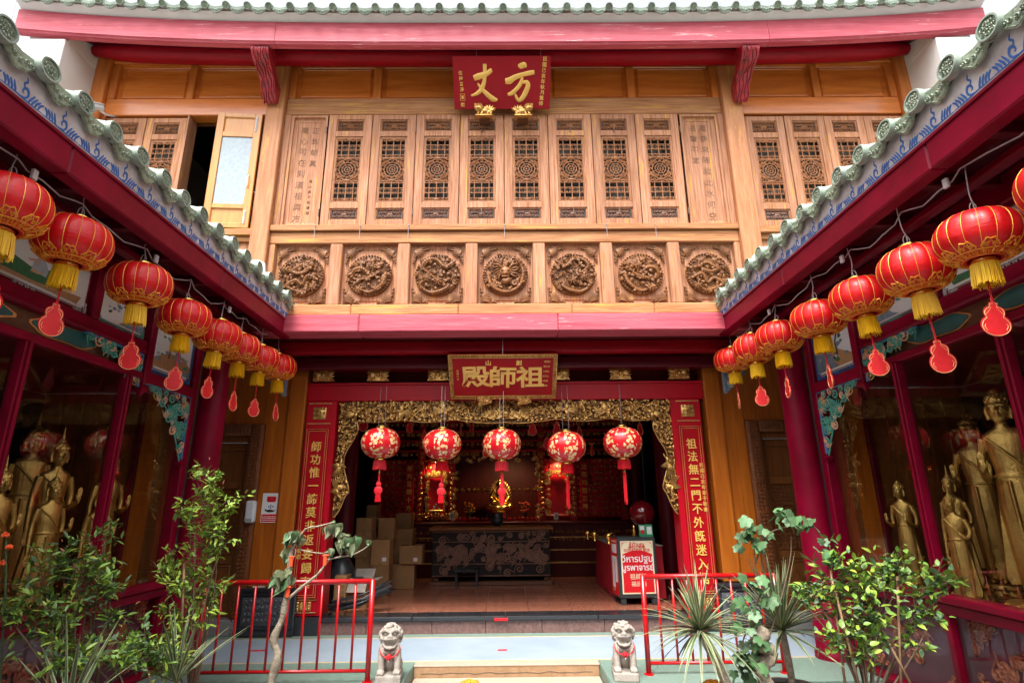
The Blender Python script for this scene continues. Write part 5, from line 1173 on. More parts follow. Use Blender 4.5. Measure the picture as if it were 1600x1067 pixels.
def gourd_mesh():
    b = MB(); P = []; n = 40
    for k in range(n):
        a = 2*PI*k/n; 
        # two-lobed outline
        P.append(a)
    def outline(sc):
        pts = []
        for i in range(15): a = -PI*.5-PI*.80+PI*1.6*i/14*1.0; pts.append((.082*sc*math.cos(a), -.155+.073*sc*math.sin(a)))
        for i in range(7): a = -.55+1.25*i/6; pts.append((.058*sc*math.cos(a), -.072+.05*sc*math.sin(a)))
        pts += [(.020*sc, -.028+.006*(sc-1)), (.024*sc, -.010*sc), (-.024*sc, -.010*sc), (-.020*sc, -.028)]
        for i in range(7): a = PI+.55-1.25*(6-i)/6; a = PI-.70+1.25*i/6; pts.append((.058*sc*math.cos(a), -.072+.05*sc*math.sin(a)))
        return pts
    b.prism(outline(1.0), -.003, .003); o = outline(.90)
    b.m = 1
    for yy in (-.0042, .0042):
        b.tube([(x, yy, z-.006) for x, z in o+[o[0]]], .0022, 4, caps=False)
        for k in range(5): 
            for sx in (-1, 1): b.ell((sx*(.018+.007*k), yy, -.045-.012*k+.002*k*k*.3), (.0032, .001, .0032), 6, 3)
        b.tube([(-.055, yy, -.150), (-.062, yy, -.165), (-.05, yy, -.19)], .002, 4); b.tube([(.055, yy, -.150), (.062, yy, -.165), (.05, yy, -.19)], .002, 4)
    b.m = 0; b.ell((0, 0, -.008), (.022, .008, .008), 8, 4); return b.mesh('gourd_tag', ['tag', 'tagline'])
LM, SM, MM = lantern_mesh(), seam_mesh(), motif_mesh(); TM = tassel_mesh('tassel', .072, .150, 96); CM = collar_mesh(.068, .034); CM2 = collar_mesh(.070, .038); GM = gourd_mesh()
cordm = MB(); 
for k in range(2): cordm.tube([(.005*math.cos(t*.9+PI*k), .005*math.sin(t*.9+PI*k), -t*.0118) for t in range(18)], .0036, 5)
CORD = cordm.mesh('cord', 'cord', True)
def lantern(px, label, tagrot=0, group='row', cord=.2, wire=.30, sc=1.0, hook=True):
    t = thing('red_lantern', px, label, 'lantern', group, random.uniform(0, 6.28)); t.scale = (sc*random.uniform(.97, 1.02), sc*random.uniform(.97, 1.02), sc*random.uniform(.94, 1.05)); t.rotation_euler.x = random.uniform(-.07, .07); t.rotation_euler.y = random.uniform(-.07, .07)
    def ad(n, me, z=0, rz=0, sz=1): return inst(n, me, t, Matrix.Translation((0, 0, z))@Matrix.Rotation(rz, 4, 'Z')@Matrix.Diagonal((1, 1, sz, 1)))
    sk = ad('lantern_skin', LM); inst('seam_lines', SM, sk, Matrix()); inst('gold_motif', MM, sk, Matrix())
    ad('top_collar', CM, LHH+.008); ad('bottom_collar', CM2, -LHH-.012); ad('tassel', TM, -LHH-.028, random.uniform(0, 6))
    ad('cord', CORD, -LHH-.12, 0, cord/.2); 
    tz = -LHH-.12-cord+.02; inst('gourd_tag', GM, t, Matrix.Translation((0, 0, tz))@Matrix.Rotation(tagrot-t.rotation_euler.z, 4, 'Z')@Matrix.Rotation(random.uniform(-.06, .06), 4, 'Y'))
    b = MB(); P = bez([(.0, 0, LHH+.01), (.008, .004, LHH+.09), (-.006, .0, LHH+.17), (0, 0, LHH+wire)], 4); b.tube(P, .0045, 5)
    b.tube([(.02*math.cos(a), 0, LHH+.055+.045*math.sin(a)) for a in [2*PI*k/12 for k in range(13)]], .0035, 5, caps=False); b.build('hanging_wire', 'wire', t, True)
    return t
LL = [(10, 318, 'leftmost red lantern, cut by the left photo edge'), (115, 375, 'big red lantern second from the left edge under the left eave'), (219, 443, 'third red lantern along the left eave, before the painted tree panel'),
      (288, 498, 'fourth red lantern along the left eave, before the painted figure panel'), (340, 526, 'fifth red lantern along the left eave, before the round column'), (374, 545, 'sixth red lantern along the left eave, just past the column'),
      (406, 561, 'seventh red lantern along the left eave, last but one'), (434, 573, 'eighth and farthest red lantern of the left eave beside the painted corbel')]
rots = [.2, 1.2, .25, .35, 1.3, 1.45, 1.0, 1.5]
for (u, v, lb), ro in zip(LL, rots):
    p = atX(u, v, -3.05); p.z = 3.535+(p.z-3.535)*.8; lantern(p, lb, ro, 'red lanterns along the left eave', cord=.19+random.uniform(-.02, .05), wire=3.93-p.z-LHH)
RL = [(1610, 300, 'red lantern cut by the right photo edge, highest on the right', .1), (1530, 372, 'biggest red lantern at the right edge, before the blue rock painting', -.2), (1430, 422, 'red lantern second from the right edge under the right eave', -.3), (1345, 466, 'third red lantern from the right edge along the right eave', -.25),
      (1279, 498, 'fourth red lantern from the right edge, before the painted rock panel', 1.3), (1218, 527, 'fifth red lantern from the right edge, before the right round column', 1.4), (1178, 545, 'sixth red lantern from the right edge, last but one on the right', -.2), (1145, 562, 'farthest red lantern of the right eave beside the painted corbel', 1.3)]
for u, v, lb, ro in RL:
    p = atX(u, v, 3.05)
    if u > 1600: p = V(3.05, 2.62, 3.42)
    lantern(p, lb, ro, 'red lanterns along the right eave', cord=.19+random.uniform(-.02, .05), wire=3.93-p.z-LHH, sc=1.03)
# loose flex running between the lantern hooks
for s, ys in ((-1, [2.2, 3.1, 3.66, 4.41, 5.1, 5.75, 6.3, 7.0]), (1, [2.0, 3.25, 3.83, 4.49, 5.15, 5.95, 6.6, 7.1])):
    b = MB(); P = []
    for a, c in zip(ys[:-1], ys[1:]):
        sag = random.uniform(.03, .10); P += [(s*(3.04+.02*math.sin(k*2)), a+(c-a)*k/6, 3.90-sag*math.sin(PI*k/6)) for k in range(6)]
    b.tube(P, .006, 5); tag(b.build('lantern_cable', 'wire', None, True), 'grey flex looping from lantern to lantern under the %s eave' % ('left' if s < 0 else 'right'), 'cable')
    for k, y in enumerate(ys[1:6:2]):
        b = MB(); b.box(s*3.03-.012, s*3.03+.012, y+.1, y+.14, 3.83, 3.90, .004); b.box(s*3.03-.014, s*3.03+.014, y+.112, y+.12, 3.85, 3.87, .002)
        tag(b.build('cable_connector', 'plastic_w'), 'white cable connector %s on the %s lantern flex' % (('nearest the camera', 'midway', 'nearest the temple')[k], 'left' if s < 0 else 'right'), 'connector')
# five round lanterns in the doorway
FR, FH = .268, .205
def fprof(z): return .075+(FR-.075)*max(0, 1-(abs(z)/FH)**2.1)**.55
b = MB(); nz, na = 24, 96; vs = []; fs = []
for i in range(nz+1):
    z = -FH*math.cos(PI*i/nz)
    for k in range(na): a = 2*PI*k/na; r = fprof(z)*(1-.012*abs(math.cos(a*6))**8); vs.append((r*math.cos(a), r*math.sin(a), z))
for i in range(nz):
    for k in range(na): fs.append((i*na+k, i*na+(k+1) % na, (i+1)*na+(k+1) % na, (i+1)*na+k))
FM = b.add(vs, fs).mesh('floral_skin', 'floral', True); TR = tassel_mesh('cord', .082, .13, 90, 2); FC = collar_mesh(.07, .035)
b = MB()
for k in range(26): a = random.uniform(0, 6.28); r = random.uniform(0, .022); b.tube([(r*math.cos(a), r*math.sin(a), 0), (r*1.1*math.cos(a), r*1.1*math.sin(a), -.42*random.uniform(.9, 1.05))], .0035, 3)
LONG = b.mesh('long_tassel', 'cord')
b = MB()
b.ell((0, 0, -.20), (.052, .010, .05), 12, 7); b.ell((0, 0, -.13), (.032, .010, .032), 12, 7); b.tube([(0, 0, 0), (.004, 0, -.10)], .012, 6)
for k in range(-3, 4): b.tube([(k*.008, 0, -.23), (k*.010, 0, -.33)], .005, 4)
KN = b.mesh('knot_tassel', 'cord')
names = ['leftmost', 'second from the left', 'middle', 'second from the right', 'rightmost']
for k, (u, v) in enumerate([(595, 692), (691, 694), (784, 694), (885, 698), (973, 691)]):
    p = atY(u, v, 7.9); t = thing('floral_lantern', p, names[k]+' gold flowered red lantern hanging in the doorway', 'lantern', 'flowered lanterns in the doorway', 1.1*k)
    inst('floral_skin', FM, t, Matrix()); inst('top_collar', FC, t, Matrix.Translation((0, 0, FH+.01))); inst('bottom_collar', FC, t, Matrix.Translation((0, 0, -FH-.012)))
    inst('tassel', TR, t, Matrix.Translation((0, 0, -FH-.03)))
    b = MB(); b.lathe([(.016, 0), (.018, -.03), (.014, -.05)], 8, capt=True); inst('gold_bead', b.mesh('gold_bead', 'brass'), t, Matrix.Translation((0, 0, -FH-.155)))
    if k in (0, 1, 2): inst('knot_tassel', KN, t, Matrix.Translation((0, 0, -FH-.20))@Matrix.Rotation(-1.1*k, 4, 'Z')@Matrix.Scale(1.15, 4))
    if k != 0 and k != 1: inst('long_tassel', LONG, t, Matrix.Translation((0, 0, -FH-.19)))
    b = MB()
    for sx in (-.045, .045): b.tube([(sx, 0, FH+.02), (sx*.9, 0, 3.40-p.z)], .0035, 4)
    b.build('hanging_wire', 'steel', t)

# ================================================================ statues
def standing_figure(arm='out', cone=True, seed=1):
    """standing robed Buddha, 1.0 high to the crown, facing -y; returns one continuous skin"""
    b = MB()
    T = [(0.0, .075, .05), (.02, .085, .06), (.10, .088, .055), (.25, .098, .062), (.42, .105, .070), (.52, .098, .066), (.60, .088, .060), (.68, .098, .064), (.74, .104, .060), (.785, .112, .050), (.803, .088, .042), (.82, .05, .036), (.835, .034, .034), (.865, .032, .034)]
    vs = []; fs = []; n = 20
    for z, rx, ry in T:
        for k in range(n): a = 2*PI*k/n; vs.append((rx*math.cos(a), ry*math.sin(a), z*.98+.02))
    for i in range(len(T)-1):
        for k in range(n): fs.append((i*n+k, i*n+(k+1) % n, (i+1)*n+(k+1) % n, (i+1)*n+k))
    fs.append(tuple(range(n))[::-1]); fs.append(tuple((len(T)-1)*n+k for k in range(n))); b.add(vs, fs)
    # flaring robe panels at each side
    for sx in (-1, 1):
        b.prism([(sx*.08, .55), (sx*.10, .50), (sx*.15, .10), (sx*.135, .07), (sx*.05, .08)][::sx], -.012, .022)
    for sx in (-1, 1): b.ell((sx*.035, -.05, .012), (.028, .06, .018), 10, 6)
    # head, ears, crown, a little over life size
    hb_ = MB()
    hb_.ell((0, -.008, .905), (.045, .050, .058), 18, 14); hb_.ell((0, -.012, .88), (.034, .040, .034), 14, 10)
    hb_.tube([(0, -.052, .920), (0, -.068, .897), (0, -.058, .889)], [.005, .0095, .008], 6); hb_.tube([(-.03, -.046, .905), (-.02, -.055, .901), (-.008, -.056, .905)], .003, 5); hb_.tube([(.03, -.046, .905), (.02, -.055, .901), (.008, -.056, .905)], .003, 5)
    for sx in (-1, 1):
        hb_.tube([(sx*.046, -.005, .925), (sx*.052, -.004, .90), (sx*.047, -.006, .868)], [.008, .009, .008], 6); hb_.ell((sx*.018, -.050, .911), (.011, .005, .004), 8, 5)
        hb_.tube([(sx*.006, -.056, .924), (sx*.02, -.055, .929), (sx*.034, -.046, .922)], .003, 5)
    hb_.tube([(-.014, -.051, .880), (0, -.056, .879), (.014, -.051, .880)], .004, 5)
    hb_.ell((0, .004, .935), (.049, .052, .045), 16, 10); hb_.ell((0, .004, .978), (.026, .028, .024), 12, 8)
    for k in range(70):
        a = k*2.4; ph_ = .25+1.15*(k/70); z = .935+.046*math.cos(ph_); r = .051*math.sin(ph_)
        if z < .925 or (math.sin(a) < -.5 and z < .945): continue
        hb_.ell((r*math.cos(a), .004+r*math.sin(a), z), (.0065, .0065, .0065), 6, 4)
    if cone: hb_.lathe([(.013, .99), (.011, 1.01), (.007, 1.035), (.0015, 1.075)], 8, capt=True)
    for k_ in (0,): b.add([(x*1.22, y*1.22, .868+(z-.868)*1.22) for x, y, z in hb_.v], hb_.f)
    # robe edge over one shoulder, belt
    b.tube(bez([(-.10, -.035, .78), (-.03, -.062, .72), (.05, -.066, .64), (.09, -.045, .58)], 5), .006, 6)
    b.tube([(.10*math.cos(a), .062*math.sin(a), .585) for a in [PI+PI*k/12 for k in range(13)]], .006, 5)
    b.tube(bez([(-.02, -.07, .56), (-.015, -.078, .3), (-.02, -.068, .06)], 5), .010, 6)
    def hand(px, up, s_):
        """palm, four fingers and a thumb; up=True is a raised palm facing -y"""
        x, y, z = px; d = 1 if up else -1
        b.ell((x, y, z+d*.022), (.018, .010, .028), 10, 8)
        for k, l in enumerate((.036, .044, .046, .038)):
            fx = x+(k-1.5)*.0095; b.tube([(fx, y, z+d*.035), (fx*1.0, y-.003, z+d*(.045+l*.5)), (fx, y-.001, z+d*(.045+l))], [.0055, .005, .0038], 6)
        b.tube([(x-s_*.014, y-.002, z+d*.012), (x-s_*.028, y-.010, z+d*.030), (x-s_*.029, y-.012, z+d*.046)], [.007, .006, .0045], 6)
    sh = .775
    if arm in ('out', 'both'):
        b.tube(bez([(.112, 0, sh), (.145, .01, .66), (.135, -.01, .575), (.12, -.13, .60), (.115, -.175, .615)], 5), [.026]*4+[.024]*5+[.020]*6+[.015]*5+[.012], 10); hand((.115, -.18, .615), True, 1)
    if arm == 'both':
        b.tube(bez([(-.112, 0, sh), (-.145, .01, .66), (-.135, -.01, .575), (-.12, -.13, .60), (-.115, -.175, .615)], 5), [.026]*4+[.024]*5+[.020]*6+[.015]*5+[.012], 10); hand((-.115, -.18, .615), True, -1)
    else:
        b.tube(bez([(-.112, 0, sh), (-.128, .012, .65), (-.134, .0, .53), (-.136, -.015, .42)], 6), [.026]*5+[.023]*6+[.019]*6+[.014]*2, 10); hand((-.138, -.017, .425), False, -1)
    if arm == 'chest':
        b.tube(bez([(.112, 0, sh), (.145, .0, .66), (.12, -.05, .60), (.05, -.085, .66)], 5), [.032]*4+[.029]*5+[.022]*5+[.014]*2, 10); hand((.045, -.09, .66), True, 1)
    return b
fig = {k: remeshed(standing_figure(k, c_), 'statue_body', 'statue', .0042, 0) for k, c_ in (('out', True), ('both', False), ('chest', True))}
def lotus():
    b = MB(); b.lathe([(.16, 0), (.17, .02), (.14, .03), (.13, .055), (.155, .07), (.15, .09), (.10, .095)], 24, capt=True)
    for k in range(14):
        a = 2*PI*k/14; b.tube([(.13*math.cos(a), .13*math.sin(a), .03), (.165*math.cos(a), .165*math.sin(a), .055), (.15*math.cos(a), .15*math.sin(a), .085)], [.018, .022, .006], 6)
    return b.mesh('lotus_base', 'statue', .8)
LO = lotus()
def statue(x, y, h, kind, rz, label, base=True, zf=.842):
    t = thing('buddha_statue', (x, y, zf), label, 'statue', 'gilded standing statues in the glass cases', rz)
    k0 = .09*h if base else .02
    if base: inst('lotus_base', LO, t, Matrix.Scale(h*.95, 4))
    inst('statue_body', fig[kind], t, Matrix.Translation((0, 0, k0))@Matrix.Diagonal((h*.80, h*.85, h, 1))); return t
def rzf(s, tilt): return s*(-PI/2)+tilt                               # face the court (left case s=-1 faces +x)
def face(deg): return math.radians(deg)
# angles: 0 faces the camera (-y); left statues turn towards +x
for (u, v, X_, kind, deg, lb, h) in ((98, 690, -4.35, 'out', 62, 'tall gilded standing statue with spired crown in the middle of the left glass case', None), (88, 750, -4.05, 'out', 66, 'smaller gilded statue standing before the tall one in the left glass case', None),
        (178, 712, -4.30, 'out', 60, 'gilded statue standing right of the slanting mullion in the left glass case', None), (160, 770, -4.0, 'out', 60, 'small gilded statue half hidden by the second mullion in the left glass case', None), (8, 735, -4.15, 'out', 60, 'gilded statue cut by the left photo edge in the left glass case', None), (60, 668, -4.9, 'out', 50, 'dim gilded statue at the back of the left glass case', None)):
    p = atX(u, v, X_); h = (p.z+.03-.842)/1.12; statue(p.x, p.y, h, kind, face(deg), lb)
for (u, v, X_, kind, deg, lb, h) in ((1402, 755, 4.25, 'both', -62, 'gilded statue with both palms raised left of the mullion in the right glass case', None), (1482, 775, 4.02, 'chest', -60, 'smaller gilded statue with lowered arm in the middle of the right glass case', None), (1480, 745, 4.45, 'out', -60, 'gilded crowned statue standing behind the smaller one in the right glass case', None),
        (1552, 612, 4.30, 'both', -48, 'largest gilded statue with raised palms by the right photo edge', None), (1508, 650, 4.95, 'both', -52, 'dim gilded statue at the back of the right glass case', None)):
    p = atX(u, v, X_); h = (p.z+.03-.842)/1.12; statue(p.x, p.y, h, kind, face(deg), lb)

# ================================================================ hall interior
I = thing('hall_interior_walls', (0, 11, ZH), 'dark red lacquered inner walls, pillars and ceiling of the hall behind the doorway', 'wall')
def ib(b, nm, m, p=I, smooth=False, **k):
    if isinstance(p, float): p, smooth = I, p
    return b.build(nm, m, p, smooth, world=True, **k)
def ix(nm, x0, x1, y0, y1, z0, z1, m, c=.006, p=I): return ib(MB().box(x0, x1, y0, y1, z0, z1, c), nm, m, p)
for s in (-1, 1): 
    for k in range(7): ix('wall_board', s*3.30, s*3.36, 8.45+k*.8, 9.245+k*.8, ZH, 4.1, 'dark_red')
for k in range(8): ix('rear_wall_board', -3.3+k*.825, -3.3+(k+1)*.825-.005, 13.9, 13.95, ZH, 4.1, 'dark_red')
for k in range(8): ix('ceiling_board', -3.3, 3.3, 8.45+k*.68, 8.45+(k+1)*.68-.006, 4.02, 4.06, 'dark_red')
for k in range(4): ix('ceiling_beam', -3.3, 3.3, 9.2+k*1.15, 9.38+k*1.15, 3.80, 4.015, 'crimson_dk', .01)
for s in (-1, 1):
    for y in (9.9, 12.2):
        b = MB(); b.lathe([(.2, ZH), (.2, ZH+.1), (.15, ZH+.14), (.145, 3.8)], 24, c=(s*2.72, y), capt=True); ib(b, 'hall_pillar', 'crimson_dk', I, .7)
# shrine across the back
AX = -.17
A = thing('altar_shrine', (AX, 12.6, ZH), 'carved red and gold shrine with three niches across the back of the hall', 'shrine')
def ab(b, nm, m, p=A, smooth=False, **k):
    if isinstance(p, float): p, smooth = A, p
    return b.build(nm, m, p, smooth, world=True, **k)
def ax_(nm, x0, x1, y0, y1, z0, z1, m, c=.006, p=A): return ab(MB().box(AX+x0, AX+x1, y0, y1, z0, z1, c), nm, m, p)
ax_('shrine_base', -2.6, 2.9, 12.0, 13.4, ZH+.002, 1.36, 'dark_red'); ax_('shrine_shelf', -2.6, 2.9, 11.95, 13.4, 1.363, 1.42, 'crimson_dk', .01)
for z in (.62, .86, 1.10): ax_('gilt_moulding', -2.6, 2.9, 11.975, 11.997, z, z+.03, 'gold', .006)
def relief(nm, x0, x1, z0, z1, y, step, r, m, p=A, seed=1, h=.02):
    rs = random.getstate(); random.seed(seed); b = MB()
    nx, nz = max(1, int((x1-x0)/step)), max(1, int((z1-z0)/step))
    for i in range(nx):
        for j in range(nz):
            x = x0+(x1-x0)*(i+.5)/nx+random.uniform(-.2, .2)*step; z = z0+(z1-z0)*(j+.5)/nz
            if random.random() < .75: curl(b, AX+x, z, r*random.uniform(.8, 1.2), random.uniform(0, 6), 1.3, r*.24, y, h, flip=random.choice((1, -1)), tail=r, n=4)
            else: b.ell((AX+x, y-h*.5, z), (r*.6, h*.8, r*.6), 6, 4)
    random.setstate(rs); return ab(b, nm, m, p, .8)
cols = [-2.45, -1.62, -.98, .90, 1.55, 2.6]
for x in cols: 
    ax_('shrine_post', x-.07, x+.07, 12.05, 12.2, 1.42, 3.75, 'red', .01); relief('post_carving', x-.05, x+.05, 1.5, 3.3, 12.045, .10, .04, 'gold', A, int(x*10)+50)
for k in range(5):
    z = 2.72+k*.2; ax_('shrine_cornice', -2.6, 2.9, 12.02-.04*k, 12.2, z+.12, z+.15, 'red', .008); relief('cornice_carving', -2.5, 2.8, z+.005, z+.11, 12.0-.04*k, .105, .045, 'gold', A, k+70)
ax_('niche_back', -2.6, 2.9, 13.2, 13.25, 1.42, 3.9, 'dark_red')
for (x0, x1, z0, z1) in ((-.93, .85, 1.44, 2.72), (-1.52, -1.08, 1.62, 2.42), (.98, 1.48, 1.55, 2.42)):
    rs = random.getstate(); random.seed(int(x0*10)+99); b = MB()
    for t in range(60):
        side = random.random(); 
        if side < .33: x, z = x0+random.uniform(0, .07), random.uniform(z0, z1)
        elif side < .66: x, z = x1-random.uniform(0, .07), random.uniform(z0, z1)
        else: x = random.uniform(x0, x1); z = z1-random.uniform(0, .09)
        curl(b, AX+x, z, .04, random.uniform(0, 6), 1.3, .012, 12.04, .03, flip=random.choice((1, -1)), tail=.04)
    ab(b, 'niche_carving', 'gold', A, .8); random.setstate(rs)
for x0, x1 in ((-2.38, -1.69), (-1.52, -1.08), (.98, 1.48), (1.63, 2.52)):
    b = MB(); panel(b, AX+x0, AX+x1, 1.5, 2.68, 12.12, [(0, 0), (.03, -.01), (.06, .02)]); ab(b, 'shrine_panel', 'red')
relief('side_frame', -1.50, -1.10, 2.33, 2.42, 12.04, .06, .03, 'altar_gold', A, 5); relief('offering_relief', -1.75, -.95, 1.46, 1.60, 11.93, .07, .035, 'altar_gold', A, 6)
for (x0, x1, z0, z1) in ((-1.46, -1.14, 1.63, 1.66), (-1.46, -1.14, 2.30, 2.325), (-1.49, -1.46, 1.63, 2.325), (-1.14, -1.11, 1.63, 2.325)): ax_('gilt_frame', x0, x1, 12.06, 12.1, z0, z1, 'altar_gold', .004)
relief('altar_rail', -.9, .82, 1.43, 1.52, 11.94, .09, .04, 'red', A, 8)
for (x0, x1, z0, z1) in ((-2.4, -1.68, 1.5, 2.7), (1.62, 2.55, 1.5, 2.7), (-1.60, -1.0, 2.45, 2.72), (.92, 1.52, 2.45, 2.72), (-2.5, 2.8, 2.05, 2.12)):
    relief('gilt_fretwork', x0, x1, z0, z1, 12.11 if z1-z0 > .1 else 13.18, .115, .042, 'gold', A, int(x0*31)+7, .03)
for z in (1.04, 1.19): relief('shrine_frieze', -2.5, 2.8, z, z+.07, 11.99, .08, .03, 'gold', A, int(z*40), .02)
for i, s_ in enumerate(('慈光普照十方', '法雨均霑三界')):
    xx = (-1.30 if False else (-1.85, 1.78)[i]); b = ax_('couplet_strip', xx-.09, xx+.09, 12.0, 12.04, 1.6, 2.6, 'signred2'); 
    letters('character', s_, [(AX*0+xx, 11.995-12.6, 2.5-ZH-k*.16) for k in range(6)], .12, A, 'gold_letter', .002, .001)
# seated gold Buddha with halo
b = MB(); b.ell((0, 0, .12), (.20, .14, .07), 16, 8); b.ell((0, .02, .28), (.11, .08, .16), 14, 10); b.ell((0, 0, .49), (.055, .058, .07), 14, 10); b.ell((0, .01, .56), (.03, .03, .03), 8, 6)
for s in (-1, 1):
    b.tube(bez([(s*.10, .02, .38), (s*.16, -.02, .26), (s*.10, -.10, .18), (0, -.13, .17)], 5), [.04]*5+[.034]*6+[.022]*5, 10); b.tube(bez([(s*.08, 0, .12), (s*.21, -.06, .10), (s*.08, -.15, .08), (-s*.08, -.13, .08)], 5), [.06]*8+[.045]*8, 10)
    b.tube([(s*.055, 0, .52), (s*.06, 0, .46)], .010, 6)
b.tube([(0, -.055, .50), (0, -.068, .475)], [.006, .011], 6)
BM = remeshed(b, 'statue_body', 'altar_gold', .008, 1)
t = thing('seated_buddha', (AX+.02, 12.35, 1.60), 'bright gold seated Buddha with flaming halo in the centre of the shrine', 'statue')
inst('statue_body', BM, t, Matrix.Scale(1.15, 4))
b = MB(); b.lathe([(.22, -.18), (.24, -.14), (.18, -.10), (.20, -.03), (.24, .02), (.2, .05)], 20, capt=True); b.build('lotus_throne', 'altar_gold', t, .8)
b = MB()
for k in range(22): a = -.5+k*(PI+1)/21; flame(b, .15*math.cos(a), .34+.24*math.sin(a), .10, a, .018, .12, .02); curl(b, .14*math.cos(a), .34+.22*math.sin(a), .04, a, 1.3, .009, .12, .02)
b.build('flame_halo', 'gold', t, .8)
# small spot lamps above the niche, lit
def lamp(x, y, z, e, label, col=(1, .62, .28)):
    t = thing('altar_lamp', (x, y, z), label, 'lamp', 'small lit lamps over the shrine')
    b = MB(); b.lathe([(.03, .06), (.035, 0), (.02, 0)], 12, capt=False); b.build('lamp_shade', 'brass', t, .8)
    ld = bpy.data.lights.new('bulb', 'SPOT'); ld.energy = e*1.6; ld.spot_size = math.radians(125); ld.spot_blend = .6; ld.color = col; ld.shadow_soft_size = .04; lo = bpy.data.objects.new('bulb_light', ld); C.objects.link(lo); lo.parent = t; lo.location = (0, 0, -.05); lo.rotation_euler = (math.radians(38), 0, 0)
    em = bpy.data.materials.get('warm_bulb') or bpy.data.materials.new('warm_bulb'); em.use_nodes = True; n = em.node_tree.nodes; n['Principled BSDF'].inputs['Emission Color'].default_value = (1, .6, .25, 1); n['Principled BSDF'].inputs['Emission Strength'].default_value = 2
    b = MB(); b.ell((0, 0, 0), (.02, .02, .02), 8, 6); b.build('bulb', em, t, True)
lamp(AX+.25, 11.95, 2.70, 8, 'lit lamp over the centre niche'); lamp(AX-1.3, 11.93, 2.62, 5, 'lit lamp over the left gilt frame'); lamp(AX+1.25, 11.93, 2.62, 4, 'lit lamp over the right red niche')
# front altar table
t = thing('altar_table', (AX-.12, 11.2, ZH), 'long dark altar table with densely carved dragon front', 'table')
def tb(b, nm, m, sm=False): return b.build(nm, m, t, sm)
tb(MB().box(-1.08, 1.08, -.3, .35, .14, .93, .01), 'table_body', 'dark'); tb(MB().box(-1.14, 1.14, -.36, .4, .935, 1.0, .012), 'table_top', 'door_wood'); tb(MB().box(-1.1, 1.1, -.34, .36, .0, .07, .01), 'table_plinth', 'carved_dk')
rs = random.getstate(); random.seed(77); b = MB()
for i in range(120): curl(b, random.uniform(-1.0, 1.0), random.choice((random.uniform(.42, .68), random.uniform(.2, .88))), random.uniform(.035, .085), random.uniform(0, 6), 1.6, random.uniform(.010, .017), -.305, .035, flip=random.choice((1, -1)), tail=.10, n=5)
for z in (.16, .36, .74, .915): b.box(-1.07, 1.07, -.318, -.303, z-.009, z+.009, .003)
tb(b, 'table_relief', 'carve_dk3', .8); random.setstate(rs)
for sx in (-1, 1):
    b = MB(); b.box(sx*1.0-.05, sx*1.0+.05, -.25, .3, .07, .14, .01); b.build('leg', 'carved_dk', t)
def tabletop(nm, x, y, z, label, cat, build, group=None):
    t = thing(nm, (x, y, z), label, cat, group); build(t); return t
def censer(t):
    b = MB(); b.lathe([(.06, 0), (.11, .05), (.13, .13), (.10, .19), (.13, .22), (.12, .24), (.06, .2)], 16, capt=False); b.build('bowl', 'black_pl', t, True)
    for s in (-1, 1): b = MB(); b.tube([(s*.12, 0, .10), (s*.19, 0, .16), (s*.17, 0, .26)], .014, 6); b.build('handle', 'black_pl', t)
tabletop('incense_censer', AX-.02, 11.15, ZH+1.002, 'black incense burner on the altar table', 'incense burner', censer)
for u, nm in ((706, 'left'), (869, 'right')):
    p = atY(u, 806, 11.9); t = thing('notice_card', p, 'small white notice card standing %s of the altar table' % nm, 'card'); b = MB(); b.box(-.045, .045, -.003, .003, -.07, .07, .002); b.build('card', 'paper', t)
    b = MB(); b.box(-.025, .025, -.006, -.0035, -.02, .03, .001); b.build('printed_block', 'wire', t)
    b = MB(); b.tube([(0, .0, -.07), (0, .0, 1.42-p.z)], .006, 5); b.build('stand', 'steel', t)
# stacked stools under the table
b = MB(); t = thing('low_stool', (AX-.55, 10.75, ZH), 'low black stool standing before the altar table', 'stool'); b.box(-.22, .22, -.14, .14, .24, .30, .02); b.build('seat', 'black_pl', t)
for sx in (-1, 1):
    for sy in (-1, 1): b = MB(); b.box(sx*.18-.02, sx*.18+.02, sy*.1-.02, sy*.1+.02, 0, .24, .004); b.build('leg', 'black_pl', t)
# flower vases either side of the niche
for k, (x, m_, nm) in enumerate(((-.62, 'lan_gold', 'orange'), (.55, 'petal', 'red orange'), (-1.3, 'frost', 'pale pink'))):
    t = thing('flower_vase', (AX+x, 12.15, 1.42), 'vase of %s altar flowers %s' % (nm, ('left of the gold Buddha', 'right of the gold Buddha', 'before the left gilt frame')[k]), 'vase'); b = MB(); b.lathe([(.04, 0), (.06, .06), (.03, .13), (.045, .16)], 12); b.build('vase', 'black_pl', t, True)
    b = MB(); b2 = MB()
    for q in range(26): a = random.uniform(0, 6.28); r = random.uniform(0, .12); z = random.uniform(.18, .38); b.ell((r*math.cos(a), r*math.sin(a), z), (.022, .022, .018), 6, 4); b2.tube([(0, 0, .14), (r*.9*math.cos(a), r*.9*math.sin(a), z)], .004, 3)
    b.build('flowers', m_, t, kind='stuff'); b2.build('stems', 'leaf_dk', t)
# red paper gourds hanging under the ceiling inside
for k in range(18):
    u = (568, 600, 606, 640, 663, 690, 720, 737, 760, 800, 832, 855, 870, 905, 925, 950, 700, 1000)[k]; v = (660, 675, 690, 665, 680, 661, 668, 664, 700, 680, 668, 690, 668, 675, 700, 690, 690, 668)[k]
    p = atY(u, v, 9.0+.5*(k % 4)); t = thing('hanging_gourd_tag', p, None, 'tag', 'dark red gourd tags hung inside the hall', .3*k); t['label'] = 'dark red gourd tag hung under the ceiling inside the hall'
    inst('gourd_tag', GM, t, Matrix.Translation((0, 0, .1))@Matrix.Scale(1.05, 4)); b = MB(); b.tube([(0, 0, .1), (0, 0, 3.99-p.z)], .003, 4); b.build('string', 'cord', t)
